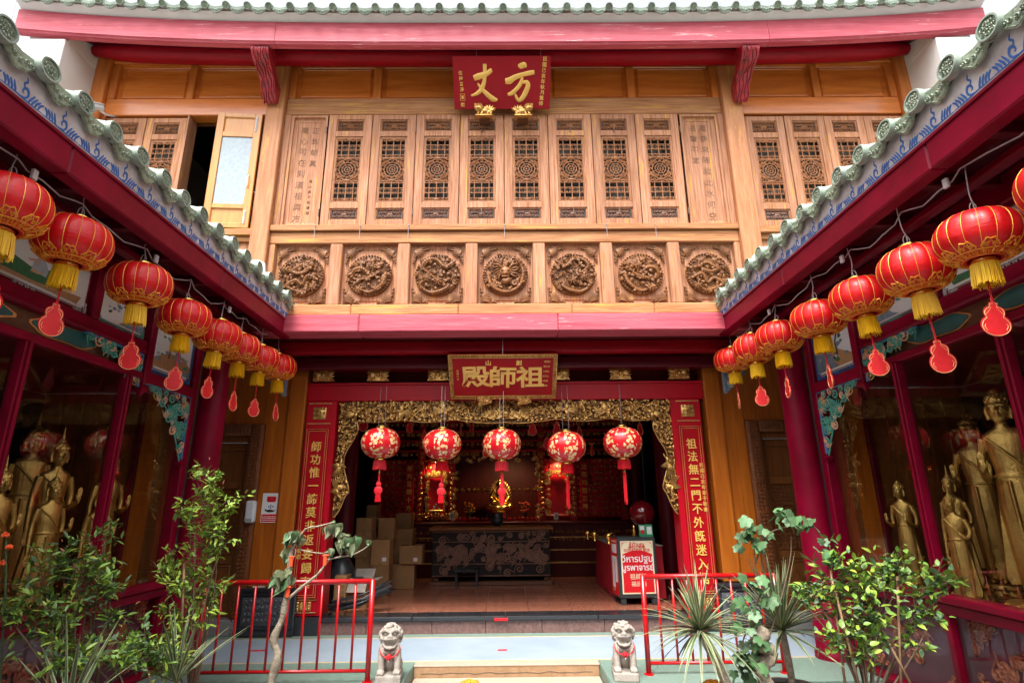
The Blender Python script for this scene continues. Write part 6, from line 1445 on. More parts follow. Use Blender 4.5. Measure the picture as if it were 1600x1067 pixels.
# ---------------------------------------------------------------- cardboard boxes
def carton(x, y, w, d, h, z, rz, label, op=False, tape=True, lab=False, mk='card'):
    t = thing('cardboard_box', (x, y, z), label, 'box', 'cardboard boxes stacked in the doorway', rz)
    b = MB()
    if op:
        for q in ((-w/2, -w/2+.006, -d/2, d/2), (w/2-.006, w/2, -d/2, d/2), (-w/2+.006, w/2-.006, -d/2, -d/2+.006), (-w/2+.006, w/2-.006, d/2-.006, d/2)): b.box(*q, .0, h, .002)
        b.box(-w/2+.006, w/2-.006, -d/2+.006, d/2-.006, 0, .006, .001)
    else: b.box(-w/2, w/2, -d/2, d/2, 0, h, .006)
    b.build('carton', mk, t)
    if tape and not op:
        b = MB(); b.box(-.028, .028, -d/2-.0015, -d/2-.0002, h-.07, h-.001, .0003); b.box(-.028, .028, -d/2, d/2, h+.0002, h+.0015, .0003); b.box(-.028, .028, -d/2-.0015, -d/2-.0002, .0, .05, .0003); b.build('tape', 'tape', t)
    if op:
        for nm, (x0, x1, y0, y1, ax, an) in (('flap', (-w/2, w/2, 0, .14, 'X', -.7)), ('flap', (-w/2, w/2, 0, .14, 'X', .5))):
            b = MB(); b.box(x0, x1, 0, .17, -.003, .003, .001); o = b.build('flap', 'card_in', t); o.location = (0, (-d/2 if an < 0 else d/2), h); o.rotation_euler = (PI+.9 if an < 0 else .8, 0, 0)
        for sx in (-1, 1): b = MB(); b.box(0, sx*.15, -d/2+.01, d/2-.01, -.003, .003, .001); o = b.build('flap', 'card_in', t); o.location = (sx*w/2, 0, h); o.rotation_euler = (0, -sx*random.uniform(-.3, .7), 0)
    if lab: b = MB(); b.box(w*.12, w*.12+.07, -d/2-.002, -d/2-.0003, h*.15, h*.15+.06, .0005); b.build('shipping_label', 'paper', t)
    return t
def cart(u0, u1, vt, vb, Y, label, z=None, d=.34, **k):
    a = atY(u0, vb, Y); c = atY(u1, vb, Y); tp = atY((u0+u1)/2, vt, Y); zz = z if z is not None else a.z; return carton((a.x+c.x)/2, Y+d/2, c.x-a.x, d, max(tp.z-zz, .1), zz, random.uniform(-.03, .03), label, **k)
H1 = atY(630, 881, 10.55).z
cart(611, 646, 881, 914, 10.55, 'clean brown box on the floor, lower one nearest the altar', z=ZH+.002); cart(623, 659, 852, 880.5, 10.5, 'small opened box with white label on top of the front pair', z=H1+.002, lab=True)
cart(578, 606, 883, 922, 9.9, 'brown box on the floor beside the front pair', z=ZH+.002); H2 = atY(590, 883, 9.9).z; cart(579, 608, 843, 882, 9.9, 'shaded box with a paper strip, second in its stack', z=H2+.002, lab=True); H3 = atY(590, 843, 9.9).z
cart(590, 615, 809, 838, 10.6, 'dark box on top of the second stack', z=atY(600, 841, 10.6).z); cart(616, 644, 826, 852, 11.0, 'dark box behind the small opened box', z=ZH+.002)
cart(552, 580, 872, 925, 10.2, 'tall box at the bottom of the back stack by the left jamb', z=ZH+.002); z = atY(560, 872, 10.2).z; cart(553, 579, 831, 871, 10.2, 'box in the middle of the back stack by the left jamb', z=z+.002); z = atY(560, 831, 10.2).z; cart(556, 580, 809, 830, 10.2, 'box on top of the back stack by the left jamb', z=z+.002)
cart(572, 588, 789, 808, 10.9, 'small box at the very top behind the stacks', z=atY(580, 809, 10.9).z, tape=False); cart(573, 588, 809, 925, 10.9, 'tall narrow carton behind the back stack', z=ZH+.002)
cart(618, 642, 801, 825, 11.4, 'dim box on top of the rear pile', z=atY(630, 826, 11.4).z); cart(616, 642, 826, 905, 11.4, 'tall dim carton at the bottom of the rear pile', z=ZH+.002)
t = cart(519, 538, 899, 956, 8.62, 'upright printed carton just inside the left jamb', z=ZH+.002, d=.3, tape=False)
letters('character', '小心輕放', [(.04, -.153, .30-.07*k) for k in range(4)], .05, t, 'blackink', .0006)
cart(540, 572, 908, 950, 8.75, 'opened box with grey flaps holding a printed packet', z=ZH+.002, op=True, d=.36)
p = atY(552, 903, 8.85); t = thing('packet', (p.x, 8.9, p.z-.02), 'small grey and black packet lying in the opened box', 'packet', rz=.3); b = MB(); b.box(-.13, .13, -.06, .06, -.03, .03, .006); b.build('packet_body', 'charcoal', t); b = MB(); b.box(-.12, -.02, -.062, -.0605, -.02, .02, .0005); b.build('printed_label', 'paper', t)
# bundle of black plastic rods lying on the threshold
t = thing('rod_bundle', atZ(560, 955, ZH+.02), 'pile of shiny black plastic rods leaning against the opened box', 'rods'); rs = random.getstate(); random.seed(3)
for k in range(26):
    b = MB(); y = random.uniform(-.12, .12); z = random.uniform(.01, .12); b.tube([(-.36+random.uniform(-.06, .05), y, z), (.0, y+.02, z+.06+random.uniform(-.02, .03)), (.36+random.uniform(-.08, .08), y+.10, z+.20+random.uniform(-.03, .06))], .011, 6); b.build('rod', 'black_pl', t, True)
random.setstate(rs)
b = MB(); p = atY(528, 880, 8.75); t = thing('black_bin_bag', (p.x, 8.95, ZH), 'black plastic sack standing behind the left jamb', 'sack'); b.lathe([(.10, 0), (.20, .06), (.22, .3), (.19, .5), (.12, .62), (.06, .68)], 14, rib=lambda a: 1+.08*math.sin(a*5), capt=True); b.build('sack', 'black_pl', t, True)
# table with red cloth, bowls, sphere
t = thing('offering_table', (2.02, 10.1, ZH), 'long table with pleated red cloth along the right side of the doorway', 'table')
vs = []; b = MB(); L_, w_ = 1.9, .36; per = [(-w_, -L_/2), (w_, -L_/2), (w_, L_/2), (-w_, L_/2)]; n = 90; ring = []
for e in range(4):
    (x0, y0), (x1, y1) = per[e], per[(e+1) % 4]; m_ = 60 if e % 2 else 24; dx, dy = x1-x0, y1-y0; l = math.hypot(dx, dy)
    for k in range(m_): t_ = k/m_; of = .018*math.sin(t_*l*34); ring.append((x0+dx*t_, y0+dy*t_, dy/l, -dx/l, of))
n = len(ring); rows = [(.76, 0), (.74, .3), (.5, .8), (.02, 1.3)]; vs = []
for z, k in rows:
    for (x, y, nx, ny, of) in ring: vs.append((x+nx*of*k+nx*.01*k, y+ny*of*k+ny*.01*k, z))
fs = [(i*n+k, i*n+(k+1) % n, (i+1)*n+(k+1) % n, (i+1)*n+k) for i in range(3) for k in range(n)]+[tuple(range(n))]; b.add(vs, fs).build('table_cloth', 'cloth', t, .9)
b = MB(); b.box(-.38, .38, -.97, .97, .762, .775, .004); b.build('table_top', 'card_in', t)
for k, (u, v) in enumerate(((918, 832), (929, 833), (951, 840), (955, 830))):
    y = (10.6, 10.2, 9.6, 9.9)[k]; p = atY(u, v, y); t = thing('offering_bowl', (p.x, y, ZH+.777), 'small gold offering bowl, '+('farthest on the red table', 'second farthest on the red table', 'nearest on the red table', 'beside the nearest one on the red table')[k], 'bowl', 'gold bowls on the red table')
    b = MB(); b.lathe([(.04, 0), (.03, .02), (.02, .05), (.06, .09), (.075, .15), (.07, .15), (.05, .10)], 14); b.build('bowl', 'altar_gold', t, True); b = MB(); b.lathe([(.001, .14), (.068, .14)], 14); b.build('contents', 'paper', t)
p = atY(1003, 802, 9.3); t = thing('red_sphere', (p.x, 9.3, p.z), 'glossy dark red sphere on a gold foot behind the donation cabinet', 'ornament'); b = MB(); b.ell((0, 0, 0), (.20, .20, .20), 28, 18); b.build('sphere', mat('glossy_dark_red_glass', (.16, .004, .008), .08, coat=1), t, True)
b = MB(); b.lathe([(.10, -.19), (.05, -.23), (.06, -.40), (.11, -.46)], 14, capt=True); b.build('gold_foot', 'altar_gold', t, True); b = MB(); b.lathe([(.13, -.46), (.14, -.5), (.12, ZH-p.z)], 14, capt=True); b.build('pedestal', 'charcoal', t, .8)
# ---------------------------------------------------------------- donation cabinet
a, c_ = atZ(963, 944, ZH), atZ(1030, 950, ZH); ang = .05; hh = 1.02
fl = atZ(975, 943, ZH); fr = atZ(1036, 941, ZH)
yb = 8.72; pa, pb = atY(969, 942, yb), atY(1032, 942, yb); w = pb.x-pa.x; cx = (pa.x+pb.x)/2; top = atY(1000, 839, yb).z
t = thing('donation_cabinet', (cx, yb+.01, ZH), 'dark donation cabinet with red and cream Thai poster front by the right jamb', 'cabinet', rz=math.radians(4)); hh = top-ZH
b = MB(); b.box(-w/2, w/2, 0, .42, .09, hh, .012); b.build('cabinet_body', 'charcoal', t)
for sx in (-1, 1):
    for y in (.04, .38): b = MB(); b.box(sx*(w/2-.06)-.04, sx*(w/2-.06)+.04, y-.03, y+.03, 0, .09, .01); b.build('foot', 'charcoal', t)
pw, p0, p1 = w/2-.045, .15, hh-.05
b = MB(); b.box(-pw, pw, -.006, 0, p0, p1, .001); po = b.build('poster', 'cream', t)
zc = p1-(p1-p0)*.235; P = [(-pw+.02, p0+.02)]+[(pw-.02, p0+.02)]+[(pw-.02-(2*pw-.04)*k/16, zc-.015+.055*math.sin(PI*k/16)) for k in range(17)]
b = MB(); b.prism(P, -.0075, -.006); b.build('red_field', 'poster', t)
def line(s, z, size, m, font_off=.001, dx=0):
    c = bpy.data.curves.new('line', 'FONT'); c.body = s; c.size = size; c.extrude = .0008; c.offset = font_off; c.align_x = 'CENTER'; o = bpy.data.objects.new('line', c); C.objects.link(o); dg = bpy.context.evaluated_depsgraph_get(); dg.update()
    me = bpy.data.meshes.new_from_object(o.evaluated_get(dg)); C.objects.unlink(o); bpy.data.objects.remove(o)
    for v in me.vertices: v.co = (v.co.x, -v.co.z, v.co.y)
    me.materials.clear(); me.materials.append(M[m]); q = bpy.data.objects.new('lettering', me); C.objects.link(q); return q
def pline(s, z, size, m, off=.001, dx=0, par=None, y=-.0085): q = line(s, z, size, m, off); q.parent = par or t; q.location = (dx, y, z); return q
hp = p1-p0
pline('ตู้ทำบุญ', p1-.085*hp-.012, .075, 'poster', .0012); pline('善款功德箱', p1-.145*hp-.005, .052, 'poster', .0); pline('DONATION BOX', p1-.195*hp-.006, .05, 'poster', .001)
pline('วิหารปฐม', p1-.40*hp, .125, 'paper', .0022); pline('บูรพาจารย์', p1-.56*hp, .115, 'paper', .002); pline('祖師殿', p1-.72*hp, .085, 'cream', .0004); pline('福田箱', p1-.85*hp, .075, 'cream', .0003)
b = MB()
for sx in (-1, 1):
    for zc_, sz in ((p1-.03, -1), (p0+.05, 1)):
        xx = sx*(pw-.035); curl(b, xx, zc_, .014, 0, 1.3, .0025, -.0085, 0, flip=sx); b.box(min(xx, xx-sx*.07), max(xx, xx-sx*.07), -.009, -.0078, zc_-.002-.014*sz, zc_+.002-.014*sz, .0004); b.box(xx+sx*.014-.002, xx+sx*.014+.002, -.009, -.0078, min(zc_, zc_+.07*sz), max(zc_, zc_+.07*sz), .0004)
b.build('corner_scrolls', 'poster', t)
b = MB(); b.box(-w/2-.004, -w/2, .02, .40, .12, hh-.02, .001); b.build('side_poster', 'poster', t)
rs = random.getstate(); random.seed(9)
for (y0, y1, z0, z1, m_) in ((.05, .30, hh-.22, hh-.10, 'paper'), (.06, .34, hh-.36, hh-.27, 'paper'), (.05, .16, .30, .62, 'paper'), (.20, .33, .22, .58, 'paper'), (.22, .31, .17, .215, 'yline'), (.08, .30, hh-.07, hh-.05, 'cream')):
    b = MB(); b.box(-w/2-.006, -w/2-.0042, y0, y1, z0, z1, .0005); b.build('printed_block', m_, t)
random.setstate(rs)
p = atY(1010, 838, yb+.15); t2 = thing('green_card_stand', (p.x, yb+.15, ZH+hh+.002), 'green printed card standing on the donation cabinet', 'card', rz=.08); t2.rotation_euler.x = -.12
b = MB(); b.box(-.105, .105, 0, .005, 0, .17, .001); b.build('card', 'green_card', t2); b = MB(); b.box(.015, .09, -.003, 0, .03, .14, .0005); b.box(-.09, -.02, -.003, 0, .09, .15, .0005); b.build('white_print', 'paper', t2); b = MB(); b.ell((-.055, -.004, .065), (.03, .002, .03), 10, 5); b.build('printed_figure', 'poster', t2)
t2 = thing('gold_figurine', (p.x-.17, yb+.2, ZH+hh+.002), 'small gold figurine beside the green card on the donation cabinet', 'figurine'); b = MB(); b.lathe([(.035, 0), (.03, .03), (.038, .07), (.02, .11), (.028, .14), (.005, .17)], 12, capt=True); b.build('figurine', 'altar_gold', t2, True)
# ================================================================ stone lions
def lion(variant):
    b = MB(); s = 1
    b.box(-.145, .145, -.20, .17, 0, .085, .008)
    # haunches, back, chest
    b.ell((0, .06, .20), (.13, .125, .13), 18, 12); b.ell((0, .0, .30), (.115, .10, .13), 18, 12); b.ell((0, -.045, .33), (.10, .075, .10), 16, 10)
    for sx in (-1, 1):
        b.ell((sx*.095, .03, .15), (.055, .10, .075), 12, 8); b.ell((sx*.105, -.06, .108), (.042, .06, .028), 10, 7)
        b.tube([(sx*.085, -.07, .32), (sx*.095, -.10, .22), (sx*.092, -.115, .12)], [.050, .040, .038], 12); b.ell((sx*.092, -.135, .108), (.048, .055, .028), 12, 8)
        for k in range(3): b.ell((sx*.092+(k-1)*.026, -.18, .105), (.015, .02, .018), 8, 5)
        for k in range(5): b.ell((sx*(.09+.008*(k % 2)), -.118+.004*k, .15+.035*k), (.03, .03, .016), 8, 5)
    hz = .435
    b.ell((0, -.05, hz), (.112, .105, .105), 20, 14)                      # skull
    b.ell((0, -.125, hz-.005), (.072, .055, .032), 14, 8)                 # upper jaw
    b.tube([(-.075, -.10, hz-.01), (-.05, -.16, hz+.0), (0, -.178, hz+.006), (.05, -.16, hz+.0), (.075, -.10, hz-.01)], .016, 8)
    b.ell((0, -.12, hz-.085), (.066, .055, .022), 14, 8)                  # lower jaw
    b.tube([(-.078, -.09, hz-.05), (-.056, -.145, hz-.082), (0, -.168, hz-.090), (.056, -.145, hz-.082), (.078, -.09, hz-.05)], .014, 8)
    for sx in (-1, 1):
        b.tube([(sx*.075, -.10, hz-.0), (sx*.082, -.095, hz-.04), (sx*.075, -.10, hz-.075)], .018, 8); b.tube([(sx*.046, -.155, hz-.01), (sx*.045, -.153, hz-.042)], [.011, .006], 6)
        b.ell((sx*.048, -.13, hz+.052), (.025, .02, .02), 10, 7); b.tube(bez([(sx*.015, -.155, hz+.062), (sx*.05, -.15, hz+.085), (sx*.095, -.11, hz+.065)], 4), .015, 8)
        b.ell((sx*.12, -.035, hz+.035), (.028, .03, .035), 10, 7); b.ell((sx*.022, -.172, hz+.022), (.016, .014, .012), 8, 6)
    b.ell((0, -.168, hz+.03), (.030, .026, .024), 12, 8)
    rs = random.getstate(); random.seed(variant+40)
    for k in range(64):                                                    # curled mane
        a = random.uniform(-.5, PI+.5); r = .115+.012*random.random(); y = random.uniform(-.10, .09); rr = r*math.sqrt(max(.05, 1-(y/.16)**2))
        b.ell((rr*math.cos(a), y-.01, hz+.005+rr*.95*math.sin(a)), (.023, .023, .021), 8, 6)
    for k in range(22): a = PI+PI*k/21; b.ell((.10*math.cos(a), -.085-.03*abs(math.sin(a)), hz-.075+.065*math.sin(a)), (.020, .02, .022), 8, 6)
    b.tube(bez([(0, .16, .12), (.02, .20, .22), (-.02, .17, .33), (.02, .15, .38)], 4), [.03]*5+[.038]*4+[.03]*3+[.012], 8); random.setstate(rs)
    me = remeshed(b, 'stone_body', 'stone', .0052, 1); return me
for sgn, x, y, nm, vr in ((-1, -1.135, 6.0, 'left', 1), (1, 1.15, 6.0, 'right', 2)):
    t = thing('stone_lion', (x, y+.12, ZP), 'seated pale stone guardian lion with red pompom on the %s of the steps' % nm, 'stone lion', 'pair of stone lions', .10*sgn*-1); t.scale = (.82, .82, .88)
    inst('stone_body', lion(vr), t, Matrix())
    b = MB(); P = [(.118*math.cos(a), -.055+.085*math.sin(a)*1.0-.02, .345-.045*(-math.sin(a))) for a in [PI+PI*k/14 for k in range(15)]]; P = [(x_, y_-.012, z_-.045*math.sin(PI*i/14)) for i, (x_, y_, z_) in enumerate(P)]; b.tube(P, .007, 6); b.build('red_ribbon', 'cord', t, True)
    b = MB()
    for k in range(40): a, c_ = random.uniform(0, 6.28), random.uniform(-1, 1); q = math.sqrt(1-c_*c_); b.ell((.024*q*math.cos(a), -.185+.024*q*math.sin(a), .262+.024*c_), (.010, .010, .010), 6, 4)
    b.build('pompom', 'cloth' if False else 'cord', t, .9); b = MB(); b.ell((0, -.195, .228), (.008, .008, .008), 6, 4); b.build('bead', 'paper', t)
# ================================================================ railings
def railing(x0, x1, y, label, post_at, gap_l):
    t = thing('metal_railing', ((x0+x1)/2, y, ZP), label, 'railing', 'red railings at the terrace edge'); L = x1-x0; zt = .895
    def rb(b, n): return b.build(n, 'rail_red', t, True)
    rb(MB().tube([(-L/2, 0, zt), (L/2, 0, zt)], .024, 12), 'top_rail'); rb(MB().tube([(-L/2, 0, .10), (L/2, 0, .10)], .016, 10), 'bottom_rail')
    for px in post_at: q = rb(MB().tube([(px-(x0+x1)/2, 0, 0), (px-(x0+x1)/2, 0, zt+.018)], .026, 12), 'post'); b = MB(); b.lathe([(.05, 0), (.05, .008), (.03, .012)], 12, c=(px-(x0+x1)/2, 0), capt=True); b.build('base_plate', 'rail_red', t)
    n = int(L/.168); 
    for k in range(1, n+1):
        px = -L/2+k*L/(n+1); rb(MB().tube([(px, 0, .10), (px, 0, zt-.01)], .0125, 8), 'baluster')
railing(-2.98, -1.33, 6.05, 'red painted metal railing left of the steps, behind the bare tree', (-2.98, -1.33), 0); railing(1.40, 2.75, 6.20, 'red painted metal railing right of the steps, behind the spiky plant', (1.40, 2.75), 0)
# ================================================================ small fittings
p = atY(423, 793, 8.11); t = thing('hand_wash_sign', (p.x, 8.112, p.z), 'white notice with red heading and a hand under drops, fixed to the orange wall', 'sign')
W2, H2_ = .125, .195
b = MB(); b.box(-W2, W2, -.004, 0, -H2_, H2_, .002); b.build('notice_board', 'paper', t)
b = MB(); b.prism([(-.06, .15), (.06, .15), (.065, .10), (.05, .075), (-.05, .075), (-.065, .10)], -.0055, -.004); b.build('red_emblem', 'poster', t); b = MB(); b.box(-W2+.01, W2-.01, -.0055, -.004, -H2_+.012, -.085, .001); b.build('red_band', 'poster', t)
b = MB(); b.prism([(-.08, -.012), (-.05, -.03), (-.01, -.02), (.05, -.035), (.085, -.02), (.04, -.055), (-.03, -.06), (-.075, -.04)], -.0055, -.004); b.build('printed_hand', 'blackink', t)
b = MB()
for x, z in ((0, .03), (-.025, .015), (.03, .018), (.0, .0)): b.ell((x, -.005, z), (.010, .001, .013), 8, 4)
b.ell((0, -.006, .118), (.008, .001, .016), 6, 4); b.build('printed_drops', 'blue', t)
b = MB()
for k in range(3):
    x = -W2+.02
    while x < W2-.03: w = random.uniform(.008, .022); b.box(x, x+w, -.0062, -.0055, -.115-.022*k-.006, -.115-.022*k+.004, .0003); x += w+.005
b.build('printed_lines', 'paper', t)
p = atY(391, 799, 8.02); t = thing('sanitizer_dispenser', (p.x, 8.04, p.z), 'white sanitizer dispenser mounted beside the carved left door frame', 'dispenser'); b = MB(); b.box(-.065, .065, -.05, .04, -.145, .145, .022); b.build('dispenser_body', 'plastic_w', t); b = MB(); b.box(-.045, .045, -.056, -.049, -.12, -.09, .003); b.build('nozzle_plate', 'wire', t); b = MB(); b.box(-.04, .04, .035, .075, -.10, .10, .004); b.build('mounting_plate', 'plastic_w', t)
p = atY(152, 168, 6.95); t = thing('security_camera', (p.x, 6.95, p.z), 'small white security camera at the edge of the upper left window frame', 'camera', rz=-.5); t.rotation_euler.x = .35
b = MB(); b.tube([(0, -.13, 0), (0, .07, 0)], .048, 14); b.box(-.055, .055, -.15, .08, .035, .052, .006); b.build('camera_body', 'plastic_w', t, .7); b = MB(); b.tube([(0, .03, -.04), (0, .10, -.08), (0, .28, -.08)], .015, 8); b.build('mounting_arm', 'plastic_w', t, True); b = MB(); b.lathe([(.001, 0), (.03, 0), (.034, .01)], 12, T=lambda x, y, z: (x, -.131-z*.2, y)); b.build('lens', 'black_pl', t)
# ladder inside the open upper window
t = thing('wooden_stepladder', (-4.50, 8.3, 4.6), 'orange wooden stepladder inside the dark upper left window', 'ladder')
for a, c_ in (((-.30, 0, 0), (-.06, 0, 1.75)), ((.28, 0, 0), (.06, 0, 1.75)), ((-.34, .5, 0), (-.07, .08, 1.72))): b = MB(); b.tube([a, c_], .03, 4); b.build('leg', 'yellow_wood', t)
for z in (.3, .6, .9, 1.2, 1.5): b = MB(); k = z/1.75; b.tube([(-.30+.24*k, 0, z), (.28-.22*k, 0, z)], .018, 4); b.build('rung', 'yellow_wood', t)
# little banners hanging behind the gallery eaves next to the hall
for s, u, v in ((1, 1192, 402), (-1, 396, 418)):
    p = atY(u, v, 6.95); t = thing('folded_banner', p, 'pale folded banner with red print tucked behind the %s gallery eave' % ('right' if s > 0 else 'left'), 'banner')
    b = MB(); b.prism([(-.16, -.14), (-.14, .02), (-.05, .09), (.06, .10), (.15, .06), (.17, -.1)], -.03, .03); b.build('banner_cloth', 'paper', t); b = MB()
    for k in range(5): curl(b, -.09+.05*k, -.01+.02*(k % 2), .02, k, 1.3, .005, -.031, .002)
    b.build('red_print', 'poster', t); b = MB(); b.tube([(0, .0, -.14), (0, .03, 4.30-p.z)], .012, 6); b.build('banner_pole', 'steel', t)
# overhead wires at the top left
b = MB()
for k in range(2): b.tube(bez([tuple(atY(8+22*k, 58, 16)), tuple(atY(20+14*k, 25, 16)), tuple(atY(34+4*k, -30, 16))], 5), .012, 4)
o = tag(b.build('utility_wires', 'wire'), 'two thin wires crossing the white sky at the top left corner', 'wires')

# ================================================================ plants
def leaf_mesh(l, w, m, fold=.25, droop=.15, nm='leaf'):
    b = MB(); vs = []; n = 5
    for i in range(n+1):
        t = i/n; ww = w*math.sin(PI*min(1, t**.8*.96+.04))*.5 if 0 < i < n else .0008; z = -droop*l*t*t
        vs += [(-ww, l*t, z+ww*fold), (0, l*t, z), (ww, l*t, z+ww*fold)]
    fs = []
    for i in range(n): k = i*3; fs += [(k, k+1, k+4, k+3), (k+1, k+2, k+5, k+4)]
    return b.add(vs, fs).mesh(nm, m, True)
def maple_mesh(r, m):
    b = MB(); vs = [(0, 0, 0)]; N = 30; P = []
    tips = [(PI/2, 1.0), (PI/2-.95, .82), (PI/2+.95, .82), (PI/2-1.9, .5), (PI/2+1.9, .5)]
    for k in range(N):
        a = 2*PI*k/N-PI/2; q = .30
        for ta, tl in tips: d = abs((a-ta+PI) % (2*PI)-PI); q = max(q, tl*max(0, 1-d/.62)**.6*.62+.40)
        if abs((a+PI/2+PI) % (2*PI)-PI) < .2: q = .12
        rr = r*min(q, 1.0)*.95; P.append((rr*math.cos(a), rr*math.sin(a)+r*.25, -.22*rr*rr/r+.03*r*math.cos(a*5)))
    vs = [(0, r*.22, .015)]+P; fs = [(0, 1+k, 1+(k+1) % N) for k in range(N)]
    return b.add(vs, fs).mesh('leaf', m, True)
def rot_to(d, roll=0):
    """matrix whose +y axis points along d"""
    return Vector(d).to_track_quat('Y', 'Z').to_matrix().to_4x4()@Matrix.Rotation(roll, 4, 'Y')
def scatter(root, spots, meshes, size, cap=300):
    """spots: (position, direction, scale); nearest ones single leaves, the rest one mass"""
    spots = sorted(spots, key=lambda s: -(s[2]))
    for i, (p, d, s) in enumerate(spots[:cap]): inst('leaf', random.choice(meshes), root, Matrix.Translation(p)@rot_to(d, random.uniform(-.8, .8))@Matrix.Scale(s*size, 4))
    rest = spots[cap:]
    if rest:
        groups = {}
        for p, d, s in rest: groups.setdefault(random.choice(meshes), []).append((p, d, s))
        b = MB(); mats = [me.materials[0] for me in groups]; 
        for gi_, (me, L_) in enumerate(groups.items()):
            b.m = gi_; src = [v.co.copy() for v in me.vertices]; F = [tuple(q.vertices) for q in me.polygons]
            for p, d, s in L_: X4 = Matrix.Translation(p)@rot_to(d, random.uniform(-.8, .8))@Matrix.Scale(s*size, 4); b.add([X4@v for v in src], F)
        b.build('small_leaves', mats, root, True, kind='stuff')
def pot(x, y, r, h, label, cat='pot'):
    t = thing('plant_pot', (x, y, 0), label, cat, 'pots of the court plants'); b = MB(); b.lathe([(.7*r, 0), (.92*r, h*.5), (r, h*.93), (1.08*r, h*.95), (1.08*r, h), (.95*r, h), (.93*r, h*.92)], 20, capt=False); b.build('pot_wall', 'clay', t, .8); b = MB(); b.lathe([(.001, h*.90), (.93*r, h*.90)], 20); b.build('soil', 'soil', t); return h*.9
LFm = [leaf_mesh(1, .34, 'leaf'), leaf_mesh(1, .30, 'leaf_lt'), leaf_mesh(1, .32, 'leaf_lt')]; LFr = [leaf_mesh(1, .36, 'leaf_red')]
LFw = [leaf_mesh(1, .55, 'leaf'), leaf_mesh(1, .5, 'leaf_lt'), leaf_mesh(1, .55, 'leaf_dk'), leaf_mesh(1, .55, 'leaf')]
LFd = [leaf_mesh(1, .32, 'leaf_dk'), leaf_mesh(1, .3, 'leaf'), leaf_mesh(1, .32, 'leaf'), leaf_mesh(1, .3, 'leaf_lt')]
def shrub(name, label, base, tops, leafset, ls, nleaf, z0, spread=.10, stem_r=.009, cap=300, redtips=False, grp=None, stick=None, twigs=4):
    """tops: (x, y, z, radius) world centres of the leafy masses, joined to the base by stems"""
    t = thing(name, base, label, 'plant', grp); B = Vector(base); spots = []
    st = MB(); tw = MB()
    tot = sum(r for *_, r in tops)
    for (x, y, z, r) in tops:
        c = Vector((x, y, z))-B; root = V(random.uniform(-.03, .03), random.uniform(-.03, .03), z0)
        mid = root.lerp(c, .5)+V(random.uniform(-.06, .06), random.uniform(-.06, .06), .06); st.tube(bez([root, mid, c], 5), [stem_r*(1-.06*k) for k in range(11)], 5)
        for k in range(int(twigs*r/.12)+3):
            d = V(random.gauss(0, 1), random.gauss(0, 1), random.gauss(.35, .8)).normalized(); tip = c+d*r*random.choice((random.uniform(.7, 1.2), random.uniform(1.1, 1.9))); a = c.lerp(mid, random.uniform(0, .35))
            P = bez([a, a.lerp(tip, .5)+V(0, 0, .03), tip], 6); tw.tube(P, [.004*(1-.06*i) for i in range(len(P))], 4)
            nn = int(nleaf*r/tot/(int(twigs*r/.12)+3))
            for i in range(nn):
                q = P[int((len(P)-1)*random.uniform(.15, 1))]+V(random.gauss(0, .010), random.gauss(0, .010), random.gauss(0, .010))*1.5
                dd = (d*.5+V(random.gauss(0, .75), random.gauss(0, .75), random.gauss(.15, .5))).normalized(); spots.append((q, dd, random.uniform(.6, 1.25)))
    st.build('stem', 'dstem', t, True); tw.build('twigs', 'dstem', t, True); scatter(t, spots, leafset, ls, cap)
    if stick:
        for a, c_ in stick: b = MB(); b.tube([Vector(a)-B, Vector(c_)-B], .009, 6); b.build('support_stake', 'stick', t, True)
    if redtips:
        sp = []
        for (x, y, z, r) in tops: 
            for k in range(int(redtips*r/tot)): d = V(random.gauss(0, .5), random.gauss(0, .5), 1).normalized(); sp.append((Vector((x, y, z))-B+d*r*random.uniform(.9, 1.3), d, random.uniform(.6, 1)))
        scatter(t, sp, LFr, ls*.7, 60)
    return t
random.seed(101)
W3 = lambda u, v, Y, r: (*atY(u, v, Y), r)
z = pot(-2.38, 4.85, .21, .34, 'dark glazed pot under the tall shrub by the left railing')
shrub('tall_shrub', 'tall narrow shrub with fine pale leaves before the left round column', (-2.38, 4.85, 0),
      [W3(325, 740, 4.85, .10), W3(318, 775, 4.85, .14), W3(340, 790, 4.8, .16), W3(300, 800, 4.85, .15), W3(318, 835, 4.85, .17), W3(350, 835, 4.8, .09), W3(305, 880, 4.85, .15), W3(275, 895, 4.9, .13), W3(250, 890, 4.95, .13), W3(300, 925, 4.85, .16), W3(330, 930, 4.85, .12), W3(285, 965, 4.8, .18), W3(262, 1000, 4.8, .18), W3(290, 1030, 4.7, .17)], LFm, .066, 1900, z, redtips=40,
      stick=[(tuple(atY(283, 1000, 4.75)), tuple(atY(288, 880, 4.75))), ((-2.4, 4.9, .3), tuple(atY(305, 830, 4.9)))], stem_r=.008)
z = pot(-2.72, 4.15, .20, .36, 'dark glazed pot under the bushy shrub at lower left')
shrub('bushy_shrub', 'dense green bushy shrub before the slanting left sill', (-2.72, 4.15, 0),
      [W3(60, 900, 4.1, .14), W3(95, 880, 4.15, .14), W3(130, 895, 4.15, .17), W3(30, 935, 4.0, .14), W3(75, 940, 4.05, .19), W3(120, 935, 4.1, .2), W3(165, 920, 4.15, .15), W3(175, 900, 4.2, .10), W3(150, 860, 4.25, .10), W3(168, 830, 4.3, .07), W3(100, 975, 4.0, .2), W3(55, 985, 4.0, .16), W3(10, 960, 3.9, .12), W3(190, 960, 4.2, .09)], LFd, .062, 1650, z, redtips=35,
      stick=[(tuple(atY(72, 1080, 3.9)), tuple(atY(86, 960, 4.05)))])
z = pot(-2.25, 4.2, .18, .32, 'low pot hidden under the ground shrub at lower left')
